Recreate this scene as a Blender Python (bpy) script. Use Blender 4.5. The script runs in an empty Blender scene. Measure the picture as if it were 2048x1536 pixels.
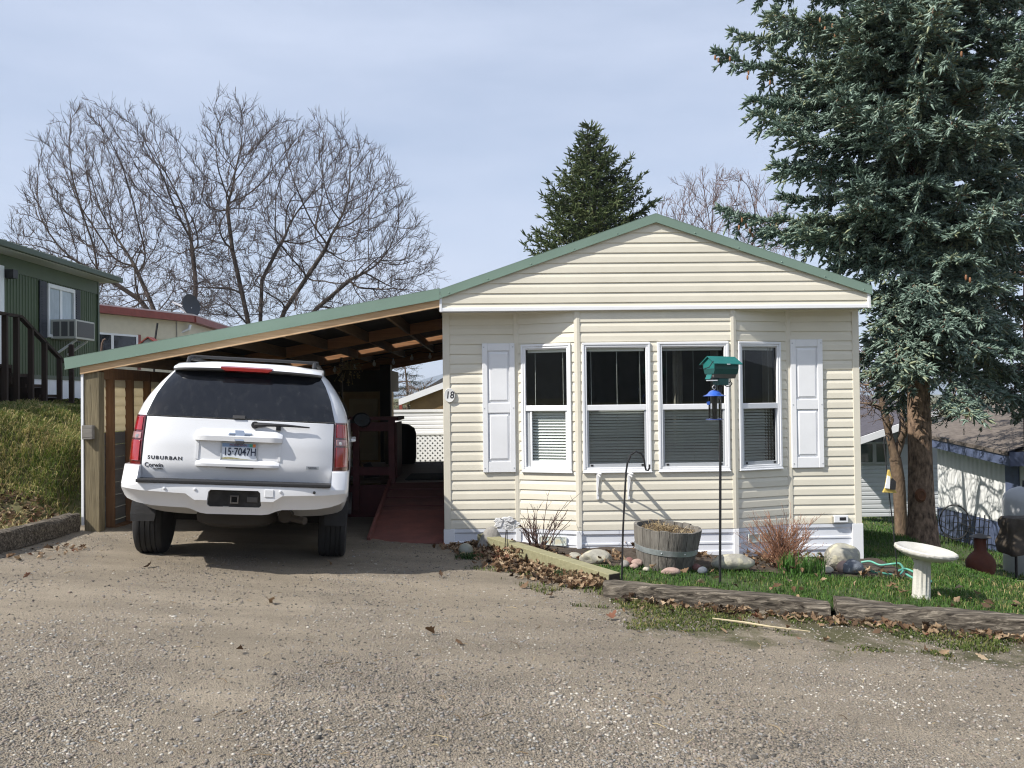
import bpy, bmesh, math, random
import numpy as np
from mathutils import Vector, Matrix

random.seed(7)
rng = np.random.default_rng(7)
PI = math.pi
R_ = math.radians
SC = bpy.context.scene
COL = SC.collection

# ------------------------------------------------------------------ camera
F_PX, CZ = 1750.0, 1.6
cam_d = bpy.data.cameras.new('camera')
cam = bpy.data.objects.new('camera', cam_d)
COL.objects.link(cam)
cam_d.sensor_width = 36.0
cam_d.lens = F_PX / 2048 * 36.0
cam_d.clip_start = 0.05
cam_d.clip_end = 20000
CAM_R = Matrix.Rotation(R_(-1.2), 4, 'Z') @ Matrix.Rotation(R_(90.85), 4, 'X') @ Matrix.Rotation(R_(-0.65), 4, 'Z')
cam.matrix_world = Matrix.Translation((0, 0, CZ)) @ CAM_R
SC.camera = cam

# ------------------------------------------------------------------ light
SUN_DIR = Vector((-1.92, -1.0, 2.22)).normalized()
SUN_EL = math.asin(SUN_DIR.z)
SUN_AZ = math.atan2(SUN_DIR.x, SUN_DIR.y)
world = bpy.data.worlds.new('World')
SC.world = world
world.use_nodes = True
wn, wl = world.node_tree.nodes, world.node_tree.links
wn.clear()
w_out = wn.new('ShaderNodeOutputWorld')
w_bg = wn.new('ShaderNodeBackground')
w_sky = wn.new('ShaderNodeTexSky')
w_sky.sky_type = 'NISHITA'
w_sky.sun_disc = False
w_sky.sun_elevation = SUN_EL
w_sky.sun_rotation = SUN_AZ % (2 * PI)
w_sky.altitude = 900
w_sky.air_density = 1.0
w_sky.dust_density = 2.2
w_sky.ozone_density = 1.6
w_tc = wn.new('ShaderNodeTexCoord')
w_map = wn.new('ShaderNodeMapping')
w_map.inputs['Scale'].default_value = (1.1, 1.1, 4.5)
w_map.inputs['Rotation'].default_value = (0.0, 0.30, 0.4)
w_nz = wn.new('ShaderNodeTexNoise')
w_nz.inputs['Scale'].default_value = 1.7
w_nz.inputs['Detail'].default_value = 6
w_nz.inputs['Roughness'].default_value = 0.55
w_rmp = wn.new('ShaderNodeMapRange')
w_rmp.inputs['From Min'].default_value = 0.32
w_rmp.inputs['From Max'].default_value = 0.72
w_rmp.inputs['To Min'].default_value = 0.52
w_rmp.inputs['To Max'].default_value = 0.95
w_mix = wn.new('ShaderNodeMix')
w_mix.data_type = 'RGBA'
w_mix.inputs[7].default_value = (4.6, 5.2, 6.5, 1)      # thin high cloud
wl.new(w_tc.outputs['Generated'], w_map.inputs['Vector'])
wl.new(w_map.outputs[0], w_nz.inputs['Vector'])
wl.new(w_nz.outputs['Fac'], w_rmp.inputs['Value'])
wl.new(w_rmp.outputs[0], w_mix.inputs[0])
wl.new(w_sky.outputs[0], w_mix.inputs[6])
wl.new(w_mix.outputs[2], w_bg.inputs['Color'])
w_bg.inputs['Strength'].default_value = 0.10
wl.new(w_bg.outputs[0], w_out.inputs['Surface'])

sun_d = bpy.data.lights.new('sun', 'SUN')
sun_d.energy = 4.6
sun_d.angle = R_(0.53)
sun_d.color = (1.0, 0.95, 0.87)
sun = bpy.data.objects.new('sun', sun_d)
COL.objects.link(sun)
sun.rotation_euler = (-SUN_DIR).to_track_quat('-Z', 'Y').to_euler()

SC.view_settings.view_transform = 'Standard'
SC.view_settings.look = 'None'
SC.view_settings.gamma = 1
SC.view_settings.exposure = 0.55
SC.cycles.max_bounces = 8
SC.cycles.transparent_max_bounces = 16
SC.cycles.use_denoising = True
SC.cycles.filter_width = 1.15

# ------------------------------------------------------------------ helpers
def at(px, py, Y):
    """world point on the plane y = Y seen at photo pixel (px, py)"""
    v = (CAM_R @ Vector(((px - 1024) / F_PX, -(py - 768) / F_PX, -1.0, 0))).to_3d()
    return Vector((0, 0, CZ)) + v * (Y / v.y)

def smooth01(t):
    t = np.clip(t, 0, 1)
    return t * t * (3 - 2 * t)

def vnoise(x, y, seed=0):
    x = np.asarray(x, float); y = np.asarray(y, float)
    xi = np.floor(x).astype(np.int64); yi = np.floor(y).astype(np.int64)
    fx = x - xi; fy = y - yi
    def h(a, b):
        n = (a * 374761393 + b * 668265263 + seed * 974711) & 0x7fffffff
        n = ((n ^ (n >> 13)) * 1274126177) & 0x7fffffff
        return ((n ^ (n >> 16)) & 0xffff) / 65535.0
    ux = fx * fx * (3 - 2 * fx); uy = fy * fy * (3 - 2 * fy)
    return (h(xi, yi) * (1 - ux) + h(xi + 1, yi) * ux) * (1 - uy) + (h(xi, yi + 1) * (1 - ux) + h(xi + 1, yi + 1) * ux) * uy

ORG = {}

class MB:
    """collects shapes; build() links them as one mesh object"""
    def __init__(self, M=None):
        self.v = []; self.f = []; self.M = M
    def add(self, vs, fs):
        b = len(self.v)
        if self.M is not None:
            vs = [self.M @ Vector(p) for p in vs]
        self.v += [tuple(p) for p in vs]
        self.f += [tuple(i + b for i in q) for q in fs]
        return self
    def box(self, x0, x1, y0, y1, z0, z1):
        if x0 > x1: x0, x1 = x1, x0
        if y0 > y1: y0, y1 = y1, y0
        if z0 > z1: z0, z1 = z1, z0
        return self.add([(x0,y0,z0),(x1,y0,z0),(x1,y1,z0),(x0,y1,z0),(x0,y0,z1),(x1,y0,z1),(x1,y1,z1),(x0,y1,z1)],
                        [(0,3,2,1),(4,5,6,7),(0,1,5,4),(1,2,6,5),(2,3,7,6),(3,0,4,7)])
    def bar(self, a, b, w, h, up=(0,0,1)):
        """rectangular bar from a to b; w across, h along up"""
        a = Vector(a); b = Vector(b); d = (b - a).normalized()
        up = Vector(up); s = d.cross(up)
        if s.length < 1e-4: s = d.cross(Vector((1,0,0)))
        s.normalize(); u = s.cross(d).normalized()
        s *= w / 2; u *= h / 2
        vs = [a-s-u, a+s-u, a+s+u, a-s+u, b-s-u, b+s-u, b+s+u, b-s+u]
        return self.add(vs, [(0,1,2,3),(7,6,5,4),(0,4,5,1),(1,5,6,2),(2,6,7,3),(3,7,4,0)])
    def prism(self, poly, axis, t0, t1):
        """poly: 2D points; extruded along axis 'x','y' or 'z' from t0 to t1"""
        def mk(p, t):
            return {'x': (t, p[0], p[1]), 'y': (p[0], t, p[1]), 'z': (p[0], p[1], t)}[axis]
        n = len(poly)
        vs = [mk(p, t0) for p in poly] + [mk(p, t1) for p in poly]
        fs = [tuple(range(n))[::-1], tuple(range(n, 2*n))]
        fs += [(i, (i+1) % n, n + (i+1) % n, n + i) for i in range(n)]
        return self.add(vs, fs)
    def tube(self, path, rad, n=8, caps=True):
        path = [Vector(p) for p in path]
        if not hasattr(rad, '__len__'): rad = [rad] * len(path)
        rings = []; ref = None
        for i, p in enumerate(path):
            d = (path[min(i+1, len(path)-1)] - path[max(i-1, 0)]).normalized()
            if ref is None:
                ref = d.orthogonal().normalized()
            s = (ref - d * ref.dot(d))
            if s.length < 1e-5: s = d.orthogonal()
            s.normalize(); ref = s; u = d.cross(s)
            rings.append([p + (s * math.cos(2*PI*k/n) + u * math.sin(2*PI*k/n)) * rad[i] for k in range(n)])
        return self.loft(rings, caps=caps)
    def loft(self, rings, closed=True, caps=True):
        n = len(rings[0]); vs = [p for r in rings for p in r]; fs = []
        for i in range(len(rings) - 1):
            for k in range(n if closed else n - 1):
                a, b = i*n + k, i*n + (k+1) % n
                fs.append((a, b, b + n, a + n))
        if caps and closed:
            fs.append(tuple(range(n))[::-1]); fs.append(tuple(range((len(rings)-1)*n, len(rings)*n)))
        return self.add(vs, fs)
    def lathe(self, prof, c=(0,0,0), n=24, axis='z', caps=True):
        rings = []
        for r, h in prof:
            ring = []
            for k in range(n):
                a = 2*PI*k/n; p = (r*math.cos(a), r*math.sin(a), h)
                if axis == 'x': p = (p[2], p[0], p[1])
                if axis == 'y': p = (p[1], p[2], p[0])
                ring.append((p[0]+c[0], p[1]+c[1], p[2]+c[2]))
            rings.append(ring)
        return self.loft(rings, caps=caps)
    def blob(self, c, r, seed=0, sub=2, rough=.12, flat=0.0):
        """rounded stone"""
        bm = bmesh.new(); bmesh.ops.create_icosphere(bm, subdivisions=sub, radius=1)
        rr = random.Random(seed); dirs = [Vector((rr.gauss(0,1), rr.gauss(0,1), rr.gauss(0,1))).normalized() for _ in range(7)]
        offs = [rr.uniform(.72, 1.0) for _ in dirs]
        vs = []
        for v in bm.verts:
            p = v.co.copy(); s = 1 + rough * (math.sin(p.x*3.1+seed) * math.sin(p.y*2.7+seed*1.7) * math.sin(p.z*3.7+seed*.6))
            for d, o in zip(dirs, offs):
                q = p.dot(d)
                if q > o: s *= (1 - (q - o) * .75)
            p *= s
            z = p.z * r[2]
            if flat: z = max(z, -flat * r[2])
            vs.append((c[0] + p.x*r[0], c[1] + p.y*r[1], c[2] + z))
        fs = [tuple(v.index for v in f.verts) for f in bm.faces]
        bm.free()
        return self.add(vs, fs)
    def mesh(self, me, M=None):
        vs = [(M @ v.co) if M is not None else v.co.copy() for v in me.vertices]
        return self.add(vs, [tuple(p.vertices) for p in me.polygons])
    def build(self, name, m, parent=None, smooth=None, bevel=0, origin=None, local=False, seg=2):
        me = bpy.data.meshes.new(name)
        if parent is not None:
            org = Vector((0,0,0)) if local else ORG.get(parent.name, Vector((0,0,0)))
        else:
            if origin is None:
                a = np.array(self.v); origin = ((a[:,0].min()+a[:,0].max())/2, (a[:,1].min()+a[:,1].max())/2, a[:,2].min())
            org = Vector(origin)
        me.from_pydata([(p[0]-org.x, p[1]-org.y, p[2]-org.z) for p in self.v], [], self.f)
        me.update()
        o = bpy.data.objects.new(name, me); COL.objects.link(o)
        if parent is not None:
            o.parent = parent
            ORG[o.name] = org
        else:
            o.location = org; ORG[o.name] = org
        fix_normals(me)
        if m is not None: me.materials.append(m)
        if smooth is not None:
            me.polygons.foreach_set('use_smooth', [True] * len(me.polygons))
            me.set_sharp_from_angle(angle=R_(smooth))
        if bevel:
            b = o.modifiers.new('bevel', 'BEVEL'); b.width = bevel; b.segments = seg; b.limit_method = 'ANGLE'
            b.angle_limit = R_(35)
        return o

def build_split(mb, name, m, parent=None, gap=False, **kw):
    """each loose piece of the builder becomes an object of its own"""
    n = len(mb.v); p = list(range(n))
    def find(i):
        while p[i] != i: p[i] = p[p[i]]; i = p[i]
        return i
    for f in mb.f:
        a = find(f[0])
        for i in f[1:]: p[find(i)] = a
    groups = {}
    for fi, f in enumerate(mb.f): groups.setdefault(find(f[0]), []).append(f)
    out = []
    for g in groups.values():
        ids = sorted({i for f in g for i in f}); ix = {i: k for k, i in enumerate(ids)}
        b = MB(); b.v = [mb.v[i] for i in ids]; b.f = [tuple(ix[i] for i in f) for f in g]
        out.append(b.build(name, m, parent, **kw))
    return out

def fix_normals(me):
    bm = bmesh.new(); bm.from_mesh(me)
    bmesh.ops.recalc_face_normals(bm, faces=bm.faces)
    bm.to_mesh(me); bm.free()

def np_mesh(name, V, F, m, parent=None, origin=(0,0,0), smooth=False):
    """big mesh from arrays; F is (n,3) or (n,4)"""
    V = np.asarray(V, np.float32) - np.asarray(origin, np.float32)
    F = np.asarray(F, np.int32)
    me = bpy.data.meshes.new(name)
    me.vertices.add(len(V)); me.vertices.foreach_set('co', V.ravel())
    k = F.shape[1]
    me.loops.add(F.size); me.loops.foreach_set('vertex_index', F.ravel())
    me.polygons.add(len(F)); me.polygons.foreach_set('loop_start', np.arange(0, F.size, k, dtype=np.int32))
    me.update(calc_edges=True); me.validate()
    if smooth: me.polygons.foreach_set('use_smooth', [True] * len(me.polygons))
    me.materials.append(m)
    o = bpy.data.objects.new(name, me); COL.objects.link(o)
    o.location = origin if parent is None else (0,0,0)
    o.parent = parent
    ORG[o.name] = Vector(origin)
    return o

def tag(o, label=None, cat=None, group=None, kind=None):
    if label: o['label'] = label
    if cat: o['category'] = cat
    if group: o['group'] = group
    if kind: o['kind'] = kind
    return o

def thing(name, label, cat, loc=(0,0,0), rot=(0,0,0), group=None):
    o = bpy.data.objects.new(name, None); COL.objects.link(o)
    o.empty_display_size = .2
    o.location = loc; o.rotation_euler = rot
    ORG[o.name] = Vector(loc)
    return tag(o, label, cat, group)

def copy_tree(o, parent=None):
    c = o.copy(); COL.objects.link(c)
    if parent is not None: c.parent = parent
    for ch in list(o.children): copy_tree(ch, c)
    return c

def text_me(s, size, ext=.002, sx=1.0, shear=0.0, space=1.0, off=0.0):
    cu = bpy.data.curves.new('lettering', 'FONT'); cu.body = s; cu.size = size; cu.extrude = ext
    cu.align_x = 'CENTER'; cu.align_y = 'CENTER'; cu.shear = shear; cu.space_character = space; cu.offset = off
    cu.resolution_u = 3
    o = bpy.data.objects.new('lettering', cu); COL.objects.link(o)
    dg = bpy.context.evaluated_depsgraph_get()
    me = bpy.data.meshes.new_from_object(o.evaluated_get(dg))
    bpy.data.objects.remove(o)
    for v in me.vertices: v.co.x *= sx
    return me

# ------------------------------------------------------------------ materials
def mat(name, col, rough=.6, var=0.0, vscale=6.0, bump=0.0, bscale=40.0, metal=0.0, coat=0.0, spec=.5,
        col2=None, stretch=(1,1,1), trans=0.0, island=0.0, detail=5.0, aniso=None, speck=None):
    """procedural principled material: colour varied by noise (var / col2), bump, optional per-piece variation"""
    m = bpy.data.materials.new(name); m.use_nodes = True
    nt = m.node_tree; N, L = nt.nodes, nt.links
    b = N['Principled BSDF']
    b.inputs['Roughness'].default_value = rough
    b.inputs['Metallic'].default_value = metal
    b.inputs['Specular IOR Level'].default_value = spec
    if coat: b.inputs['Coat Weight'].default_value = coat; b.inputs['Coat Roughness'].default_value = .06
    tc = N.new('ShaderNodeTexCoord'); mp = N.new('ShaderNodeMapping')
    mp.inputs['Scale'].default_value = stretch
    L.new(tc.outputs['Object'], mp.inputs['Vector'])
    out = None
    c4 = (*col, 1)
    if var or col2:
        nz = N.new('ShaderNodeTexNoise'); nz.inputs['Scale'].default_value = vscale; nz.inputs['Detail'].default_value = detail
        nz.inputs['Roughness'].default_value = .6
        L.new(mp.outputs[0], nz.inputs['Vector'])
        mr = N.new('ShaderNodeMapRange'); mr.inputs['From Min'].default_value = .3; mr.inputs['From Max'].default_value = .7
        L.new(nz.outputs['Fac'], mr.inputs['Value'])
        mx = N.new('ShaderNodeMix'); mx.data_type = 'RGBA'
        lo = col2 if col2 else tuple(max(0, c*(1-var)) for c in col)
        hi = col if col2 else tuple(min(1, c*(1+var*.6)) for c in col)
        mx.inputs[6].default_value = (*lo, 1); mx.inputs[7].default_value = (*hi, 1)
        L.new(mr.outputs[0], mx.inputs[0]); out = mx.outputs[2]
    if speck:
        sc, amount, scol = speck
        n2 = N.new('ShaderNodeTexNoise'); n2.inputs['Scale'].default_value = sc; n2.inputs['Detail'].default_value = 3
        L.new(mp.outputs[0], n2.inputs['Vector'])
        m2 = N.new('ShaderNodeMapRange'); m2.inputs['From Min'].default_value = 1-amount-.05; m2.inputs['From Max'].default_value = 1-amount+.05
        L.new(n2.outputs['Fac'], m2.inputs['Value'])
        x2 = N.new('ShaderNodeMix'); x2.data_type = 'RGBA'; x2.inputs[7].default_value = (*scol, 1)
        L.new(m2.outputs[0], x2.inputs[0])
        if out: L.new(out, x2.inputs[6])
        else: x2.inputs[6].default_value = c4
        out = x2.outputs[2]
    if island:
        ge = N.new('ShaderNodeNewGeometry'); hs = N.new('ShaderNodeHueSaturation')
        m3 = N.new('ShaderNodeMapRange'); m3.inputs['To Min'].default_value = 1-island; m3.inputs['To Max'].default_value = 1+island
        L.new(ge.outputs['Random Per Island'], m3.inputs['Value']); L.new(m3.outputs[0], hs.inputs['Value'])
        if out: L.new(out, hs.inputs['Color'])
        else: hs.inputs['Color'].default_value = c4
        out = hs.outputs[0]
    if out: L.new(out, b.inputs['Base Color'])
    else: b.inputs['Base Color'].default_value = c4
    if bump:
        nb = N.new('ShaderNodeTexNoise'); nb.inputs['Scale'].default_value = bscale; nb.inputs['Detail'].default_value = 6
        L.new(mp.outputs[0], nb.inputs['Vector'])
        bp = N.new('ShaderNodeBump'); bp.inputs['Strength'].default_value = bump; bp.inputs['Distance'].default_value = .02
        L.new(nb.outputs['Fac'], bp.inputs['Height']); L.new(bp.outputs[0], b.inputs['Normal'])
    if trans:
        tr = N.new('ShaderNodeBsdfTranslucent'); ad = N.new('ShaderNodeMixShader'); ad.inputs[0].default_value = trans
        if out: L.new(out, tr.inputs['Color'])
        else: tr.inputs['Color'].default_value = c4
        L.new(b.outputs[0], ad.inputs[1]); L.new(tr.outputs[0], ad.inputs[2])
        L.new(ad.outputs[0], N['Material Output'].inputs['Surface'])
    return m

def ramp_mat(name, stops, rough=.7, island=True, trans=0.0, spec=.3, scale=3.0, bump=0.0):
    """colour taken from a ramp, per loose piece (leaves, blades, stones) mixed with a broad noise"""
    m = bpy.data.materials.new(name); m.use_nodes = True
    N, L = m.node_tree.nodes, m.node_tree.links
    b = N['Principled BSDF']; b.inputs['Roughness'].default_value = rough; b.inputs['Specular IOR Level'].default_value = spec
    cr = N.new('ShaderNodeValToRGB')
    el = cr.color_ramp.elements
    while len(el) < len(stops): el.new(.5)
    for e, (p, c) in zip(el, stops): e.position = p; e.color = (*c, 1)
    ge = N.new('ShaderNodeNewGeometry'); tc = N.new('ShaderNodeTexCoord')
    nz = N.new('ShaderNodeTexNoise'); nz.inputs['Scale'].default_value = scale; nz.inputs['Detail'].default_value = 3
    L.new(tc.outputs['Object'], nz.inputs['Vector'])
    ma = N.new('ShaderNodeMath'); ma.operation = 'MULTIPLY_ADD'; ma.inputs[1].default_value = 1.4; ma.inputs[2].default_value = -.7
    L.new(nz.outputs['Fac'], ma.inputs[0])
    ad = N.new('ShaderNodeMath'); ad.operation = 'ADD'; ad.use_clamp = True
    L.new(ge.outputs['Random Per Island'], ad.inputs[0]); L.new(ma.outputs[0], ad.inputs[1])
    L.new(ad.outputs[0], cr.inputs[0]); L.new(cr.outputs[0], b.inputs['Base Color'])
    if bump:
        nb = N.new('ShaderNodeTexNoise'); nb.inputs['Scale'].default_value = 60
        L.new(tc.outputs['Object'], nb.inputs['Vector'])
        bp = N.new('ShaderNodeBump'); bp.inputs['Strength'].default_value = bump; bp.inputs['Distance'].default_value = .01
        L.new(nb.outputs['Fac'], bp.inputs['Height']); L.new(bp.outputs[0], b.inputs['Normal'])
    if trans:
        tr = N.new('ShaderNodeBsdfTranslucent'); mx = N.new('ShaderNodeMixShader'); mx.inputs[0].default_value = trans
        L.new(cr.outputs[0], tr.inputs['Color']); L.new(b.outputs[0], mx.inputs[1]); L.new(tr.outputs[0], mx.inputs[2])
        L.new(mx.outputs[0], N['Material Output'].inputs['Surface'])
    return m

def glass_mat(name, tint=(.75,.8,.78), refl=1.0, ior=1.5, rough=0.0):
    """thin pane: fresnel reflection over a tinted clear film"""
    m = bpy.data.materials.new(name); m.use_nodes = True
    N, L = m.node_tree.nodes, m.node_tree.links
    N.remove(N['Principled BSDF'])
    fr = N.new('ShaderNodeFresnel'); fr.inputs['IOR'].default_value = ior
    gl = N.new('ShaderNodeBsdfGlossy'); gl.inputs['Roughness'].default_value = rough; gl.inputs['Color'].default_value = (refl, refl, refl, 1)
    tr = N.new('ShaderNodeBsdfTransparent'); tr.inputs['Color'].default_value = (*tint, 1)
    mx = N.new('ShaderNodeMixShader')
    L.new(fr.outputs[0], mx.inputs[0]); L.new(tr.outputs[0], mx.inputs[1]); L.new(gl.outputs[0], mx.inputs[2])
    L.new(mx.outputs[0], N['Material Output'].inputs['Surface'])
    return m

def wood_mat(name, col, dark, rough=.75, axis='x', scale=1.0, bump=.25, knots=False):
    """grain running along one axis"""
    st = {'x': (.9, 14, 14), 'y': (14, .9, 14), 'z': (14, 14, .9)}[axis]
    m = mat(name, col, rough, col2=dark, vscale=2.2*scale, stretch=st, bump=bump, bscale=4*scale, spec=.25, detail=8)
    return m

M = {}
M['siding'] = mat('cream vinyl siding', (.72,.68,.57), .5, var=.07, vscale=1.3, bump=.10, bscale=3.5, spec=.35)
M['siding_back'] = mat('cream vinyl siding thin', (.78,.72,.58), .5, var=.05, trans=.55)
M['trim_cream'] = mat('cream vinyl trim', (.69,.65,.545), .45, var=.04)
M['white'] = mat('white vinyl', (.80,.81,.83), .42, var=.05, vscale=2.5)
M['white_metal'] = mat('white skirting metal', (.74,.765,.82), .4, var=.07, vscale=3, bump=.02, bscale=9)
M['green_metal'] = mat('green painted steel', (.185,.265,.215), .38, var=.06, vscale=2, bump=.015, bscale=5)
M['soffit'] = mat('soffit vinyl', (.62,.62,.62), .6)
M['black_metal'] = mat('black painted metal', (.015,.015,.017), .45, var=.3, bump=.05, bscale=90)
M['black_plastic'] = mat('black plastic', (.018,.018,.02), .6, bump=.04, bscale=120)
M['glass'] = glass_mat('window glass', (.88,.91,.90))
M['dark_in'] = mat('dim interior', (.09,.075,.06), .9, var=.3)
# ------------------------------------------------------------------ ground
def H(x, y):
    """natural height of the terrain"""
    x = np.asarray(x, float); y = np.asarray(y, float)
    yy = np.clip(y, -20, 60); xx = np.clip(x, -16, 16)
    z = -.065 * np.clip(xx, -4.9, 16) - .017 * yy
    # falls away behind the yard on the right
    z = z - (.40 * (np.clip(x - 5.3, 0, 2.05) - .14 * (1 - np.exp(-np.clip(x - 5.3, 0, 2.05) / .14))) + .04 * np.clip(x - 7.5, 0, 8)) * smooth01((y - 8.2) / 2.6)
    z = z + .24 * np.exp(-((x - 6.02)**2 + (y - 12.3)**2) / .36)          # root mound of the spruce
    # bank on the left
    d = -4.98 - x
    b = 1.05 * smooth01((d + .02) / 3.6) + .85 * smooth01((y - 9.6) / 2.0) * smooth01((d + .02) / .5)
    zb = np.minimum(z + b, z * .15 + 1.38 + .012 * (y - 10))
    z = np.where(d > -.02, np.maximum(z, zb), z)
    return z

LAWN_LIFT = .085
def Lz(x, y):
    return float(H(x, y)) + LAWN_LIFT

def gravel_mat():
    m = bpy.data.materials.new('gravel'); m.use_nodes = True
    N, L = m.node_tree.nodes, m.node_tree.links
    b = N['Principled BSDF']; b.inputs['Roughness'].default_value = .9; b.inputs['Specular IOR Level'].default_value = .2
    tc = N.new('ShaderNodeTexCoord')
    def vor(sc, rnd=1.0):
        v = N.new('ShaderNodeTexVoronoi'); v.inputs['Scale'].default_value = sc; v.inputs['Randomness'].default_value = rnd
        L.new(tc.outputs['Object'], v.inputs['Vector']); return v
    def noise(sc, det=5, ro=.6):
        n = N.new('ShaderNodeTexNoise'); n.inputs['Scale'].default_value = sc; n.inputs['Detail'].default_value = det; n.inputs['Roughness'].default_value = ro
        L.new(tc.outputs['Object'], n.inputs['Vector']); return n
    def rng_(src, a, b_, c=0, d=1):
        r = N.new('ShaderNodeMapRange'); r.inputs['From Min'].default_value = a; r.inputs['From Max'].default_value = b_
        r.inputs['To Min'].default_value = c; r.inputs['To Max'].default_value = d
        L.new(src, r.inputs['Value']); return r.outputs[0]
    def mix(f, a, c):
        x = N.new('ShaderNodeMix'); x.data_type = 'RGBA'
        if hasattr(f, 'links'): L.new(f, x.inputs[0])
        else: x.inputs[0].default_value = f
        for s, k in ((a, 6), (c, 7)):
            if hasattr(s, 'links'): L.new(s, x.inputs[k])
            else: x.inputs[k].default_value = (*s, 1)
        return x.outputs[2]
    v1 = vor(72); v2 = vor(150); v3 = vor(34)
    def stones(v):
        sp = N.new('ShaderNodeSeparateColor'); L.new(v.outputs['Color'], sp.inputs[0])
        cr = N.new('ShaderNodeValToRGB'); e = cr.color_ramp.elements
        for _ in range(4): e.new(.5)
        for q, (p, c) in zip(e, ((0, (.055,.050,.045)), (.25, (.16,.14,.115)), (.5, (.28,.245,.20)), (.72, (.19,.15,.12)), (.85, (.20,.205,.21)), (1, (.48,.45,.39)))):
            q.position = p; q.color = (*c, 1)
        cr.color_ramp.interpolation = 'CONSTANT'
        L.new(sp.outputs[0], cr.inputs[0]); return cr.outputs[0]
    dirt = mix(noise(5, 8, .7).outputs['Fac'], (.168,.139,.102), (.295,.25,.188))
    dirt = mix(rng_(noise(150, 2).outputs['Fac'], .42, .72, 0, .75), dirt, (.36,.315,.25))
    dirt = mix(rng_(noise(95, 2).outputs['Fac'], .56, .70, 0, .7), dirt, (.07,.06,.048))
    big = noise(.75, 4, .55)
    pk0 = rng_(big.outputs['Fac'], .36, .60, .25, .95)           # where loose stone lies
    sx = N.new('ShaderNodeSeparateXYZ'); L.new(tc.outputs['Object'], sx.inputs[0])
    def mth(op, a, b_=None, c_=None):
        q = N.new('ShaderNodeMath'); q.operation = op
        for i_, v_ in enumerate((a, b_, c_)):
            if v_ is None: continue
            if hasattr(v_, 'links'): L.new(v_, q.inputs[i_])
            else: q.inputs[i_].default_value = v_
        return q.outputs[0]
    far_ = rng_(sx.outputs['Y'], 4.3, 7.0, 1, .55)               # finer packed grit up the drive
    wob = mth('MULTIPLY', noise(1.2, 3).outputs['Fac'], .5)
    lane = mth('ADD', mth('MULTIPLY_ADD', sx.outputs['Y'], .085, sx.outputs['X']), wob)
    tr_ = mth('MINIMUM', rng_(mth('ABSOLUTE', mth('ADD', lane, .95)), .16, .42, .30, 1), rng_(mth('ABSOLUTE', mth('ADD', lane, 2.65)), .16, .42, .30, 1))
    pk = mth('MULTIPLY', mth('MULTIPLY', pk0, far_), tr_)
    g1 = mix(rng_(v1.outputs['Distance'], .35, .62), stones(v1), dirt)
    g2 = mix(rng_(v2.outputs['Distance'], .40, .68), stones(v2), dirt)
    sep = noise(9, 3)
    g = mix(rng_(sep.outputs['Fac'], .45, .55), g2, g1)
    c = mix(pk, dirt, g)
    # brown damp and mossy patches broad over the lot
    c = mix(rng_(noise(.42, 5, .6).outputs['Fac'], .50, .72, 0, .35), c, (.175,.145,.11))
    # long darker drifts lying across the lot
    st = N.new('ShaderNodeMapping'); st.inputs['Scale'].default_value = (.35, 1.5, 1); L.new(tc.outputs['Object'], st.inputs[0])
    ns = N.new('ShaderNodeTexNoise'); ns.inputs['Scale'].default_value = 1.3; ns.inputs['Detail'].default_value = 7; ns.inputs['Roughness'].default_value = .62
    L.new(st.outputs[0], ns.inputs['Vector'])
    hs_ = N.new('ShaderNodeHueSaturation'); L.new(c, hs_.inputs['Color']); L.new(rng_(ns.outputs['Fac'], .32, .68, .88, 1.34), hs_.inputs['Value']); c = hs_.outputs[0]
    # damp soil and moss creeping out from the timbers (line of the timbers: y = 8.10 - .2327 x)
    dl = mth('SUBTRACT', mth('MULTIPLY_ADD', sx.outputs['X'], -.2327, 8.10), sx.outputs['Y'])
    on = rng_(sx.outputs['X'], .7, 1.5)
    mo = mth('SUBTRACT', noise(2.3, 6, .65).outputs['Fac'], mth('MULTIPLY', dl, .17))
    c = mix(mth('MULTIPLY', mth('MULTIPLY', rng_(mo, .27, .43, 0, .85), on), rng_(dl, 1.9, 1.2)), c, (.070,.072,.028))
    c = mix(mth('MULTIPLY', rng_(mth('ADD', dl, mth('MULTIPLY', noise(5, 4).outputs['Fac'], .35)), .75, .35, 0, .8), on), c, (.085,.064,.042))
    L.new(c, b.inputs['Base Color'])
    h1 = N.new('ShaderNodeMath'); h1.operation = 'MULTIPLY'
    L.new(rng_(v1.outputs['Distance'], 0, .6, 1, 0), h1.inputs[0]); L.new(pk, h1.inputs[1])
    h2 = N.new('ShaderNodeMath'); h2.operation = 'MULTIPLY_ADD'; h2.inputs[1].default_value = .45
    L.new(rng_(v2.outputs['Distance'], 0, .6, 1, 0), h2.inputs[0]); L.new(h1.outputs[0], h2.inputs[2])
    bp = N.new('ShaderNodeBump'); bp.inputs['Strength'].default_value = 1.0; bp.inputs['Distance'].default_value = .016
    L.new(h2.outputs[0], bp.inputs['Height']); L.new(bp.outputs[0], b.inputs['Normal'])
    return m

def grid(name, xs, ys, zf, m, kind='structure', smooth=True):
    X, Y = np.meshgrid(xs, ys)
    Z = zf(X, Y)
    V = np.stack([X.ravel(), Y.ravel(), Z.ravel()], 1)
    nx, ny = len(xs), len(ys)
    i = np.arange(nx - 1)[None, :] + nx * np.arange(ny - 1)[:, None]
    i = i.ravel()
    F = np.stack([i, i + 1, i + nx + 1, i + nx], 1)
    o = np_mesh(name, V, F, m, smooth=smooth)
    if kind: o['kind'] = kind
    return o

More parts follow.
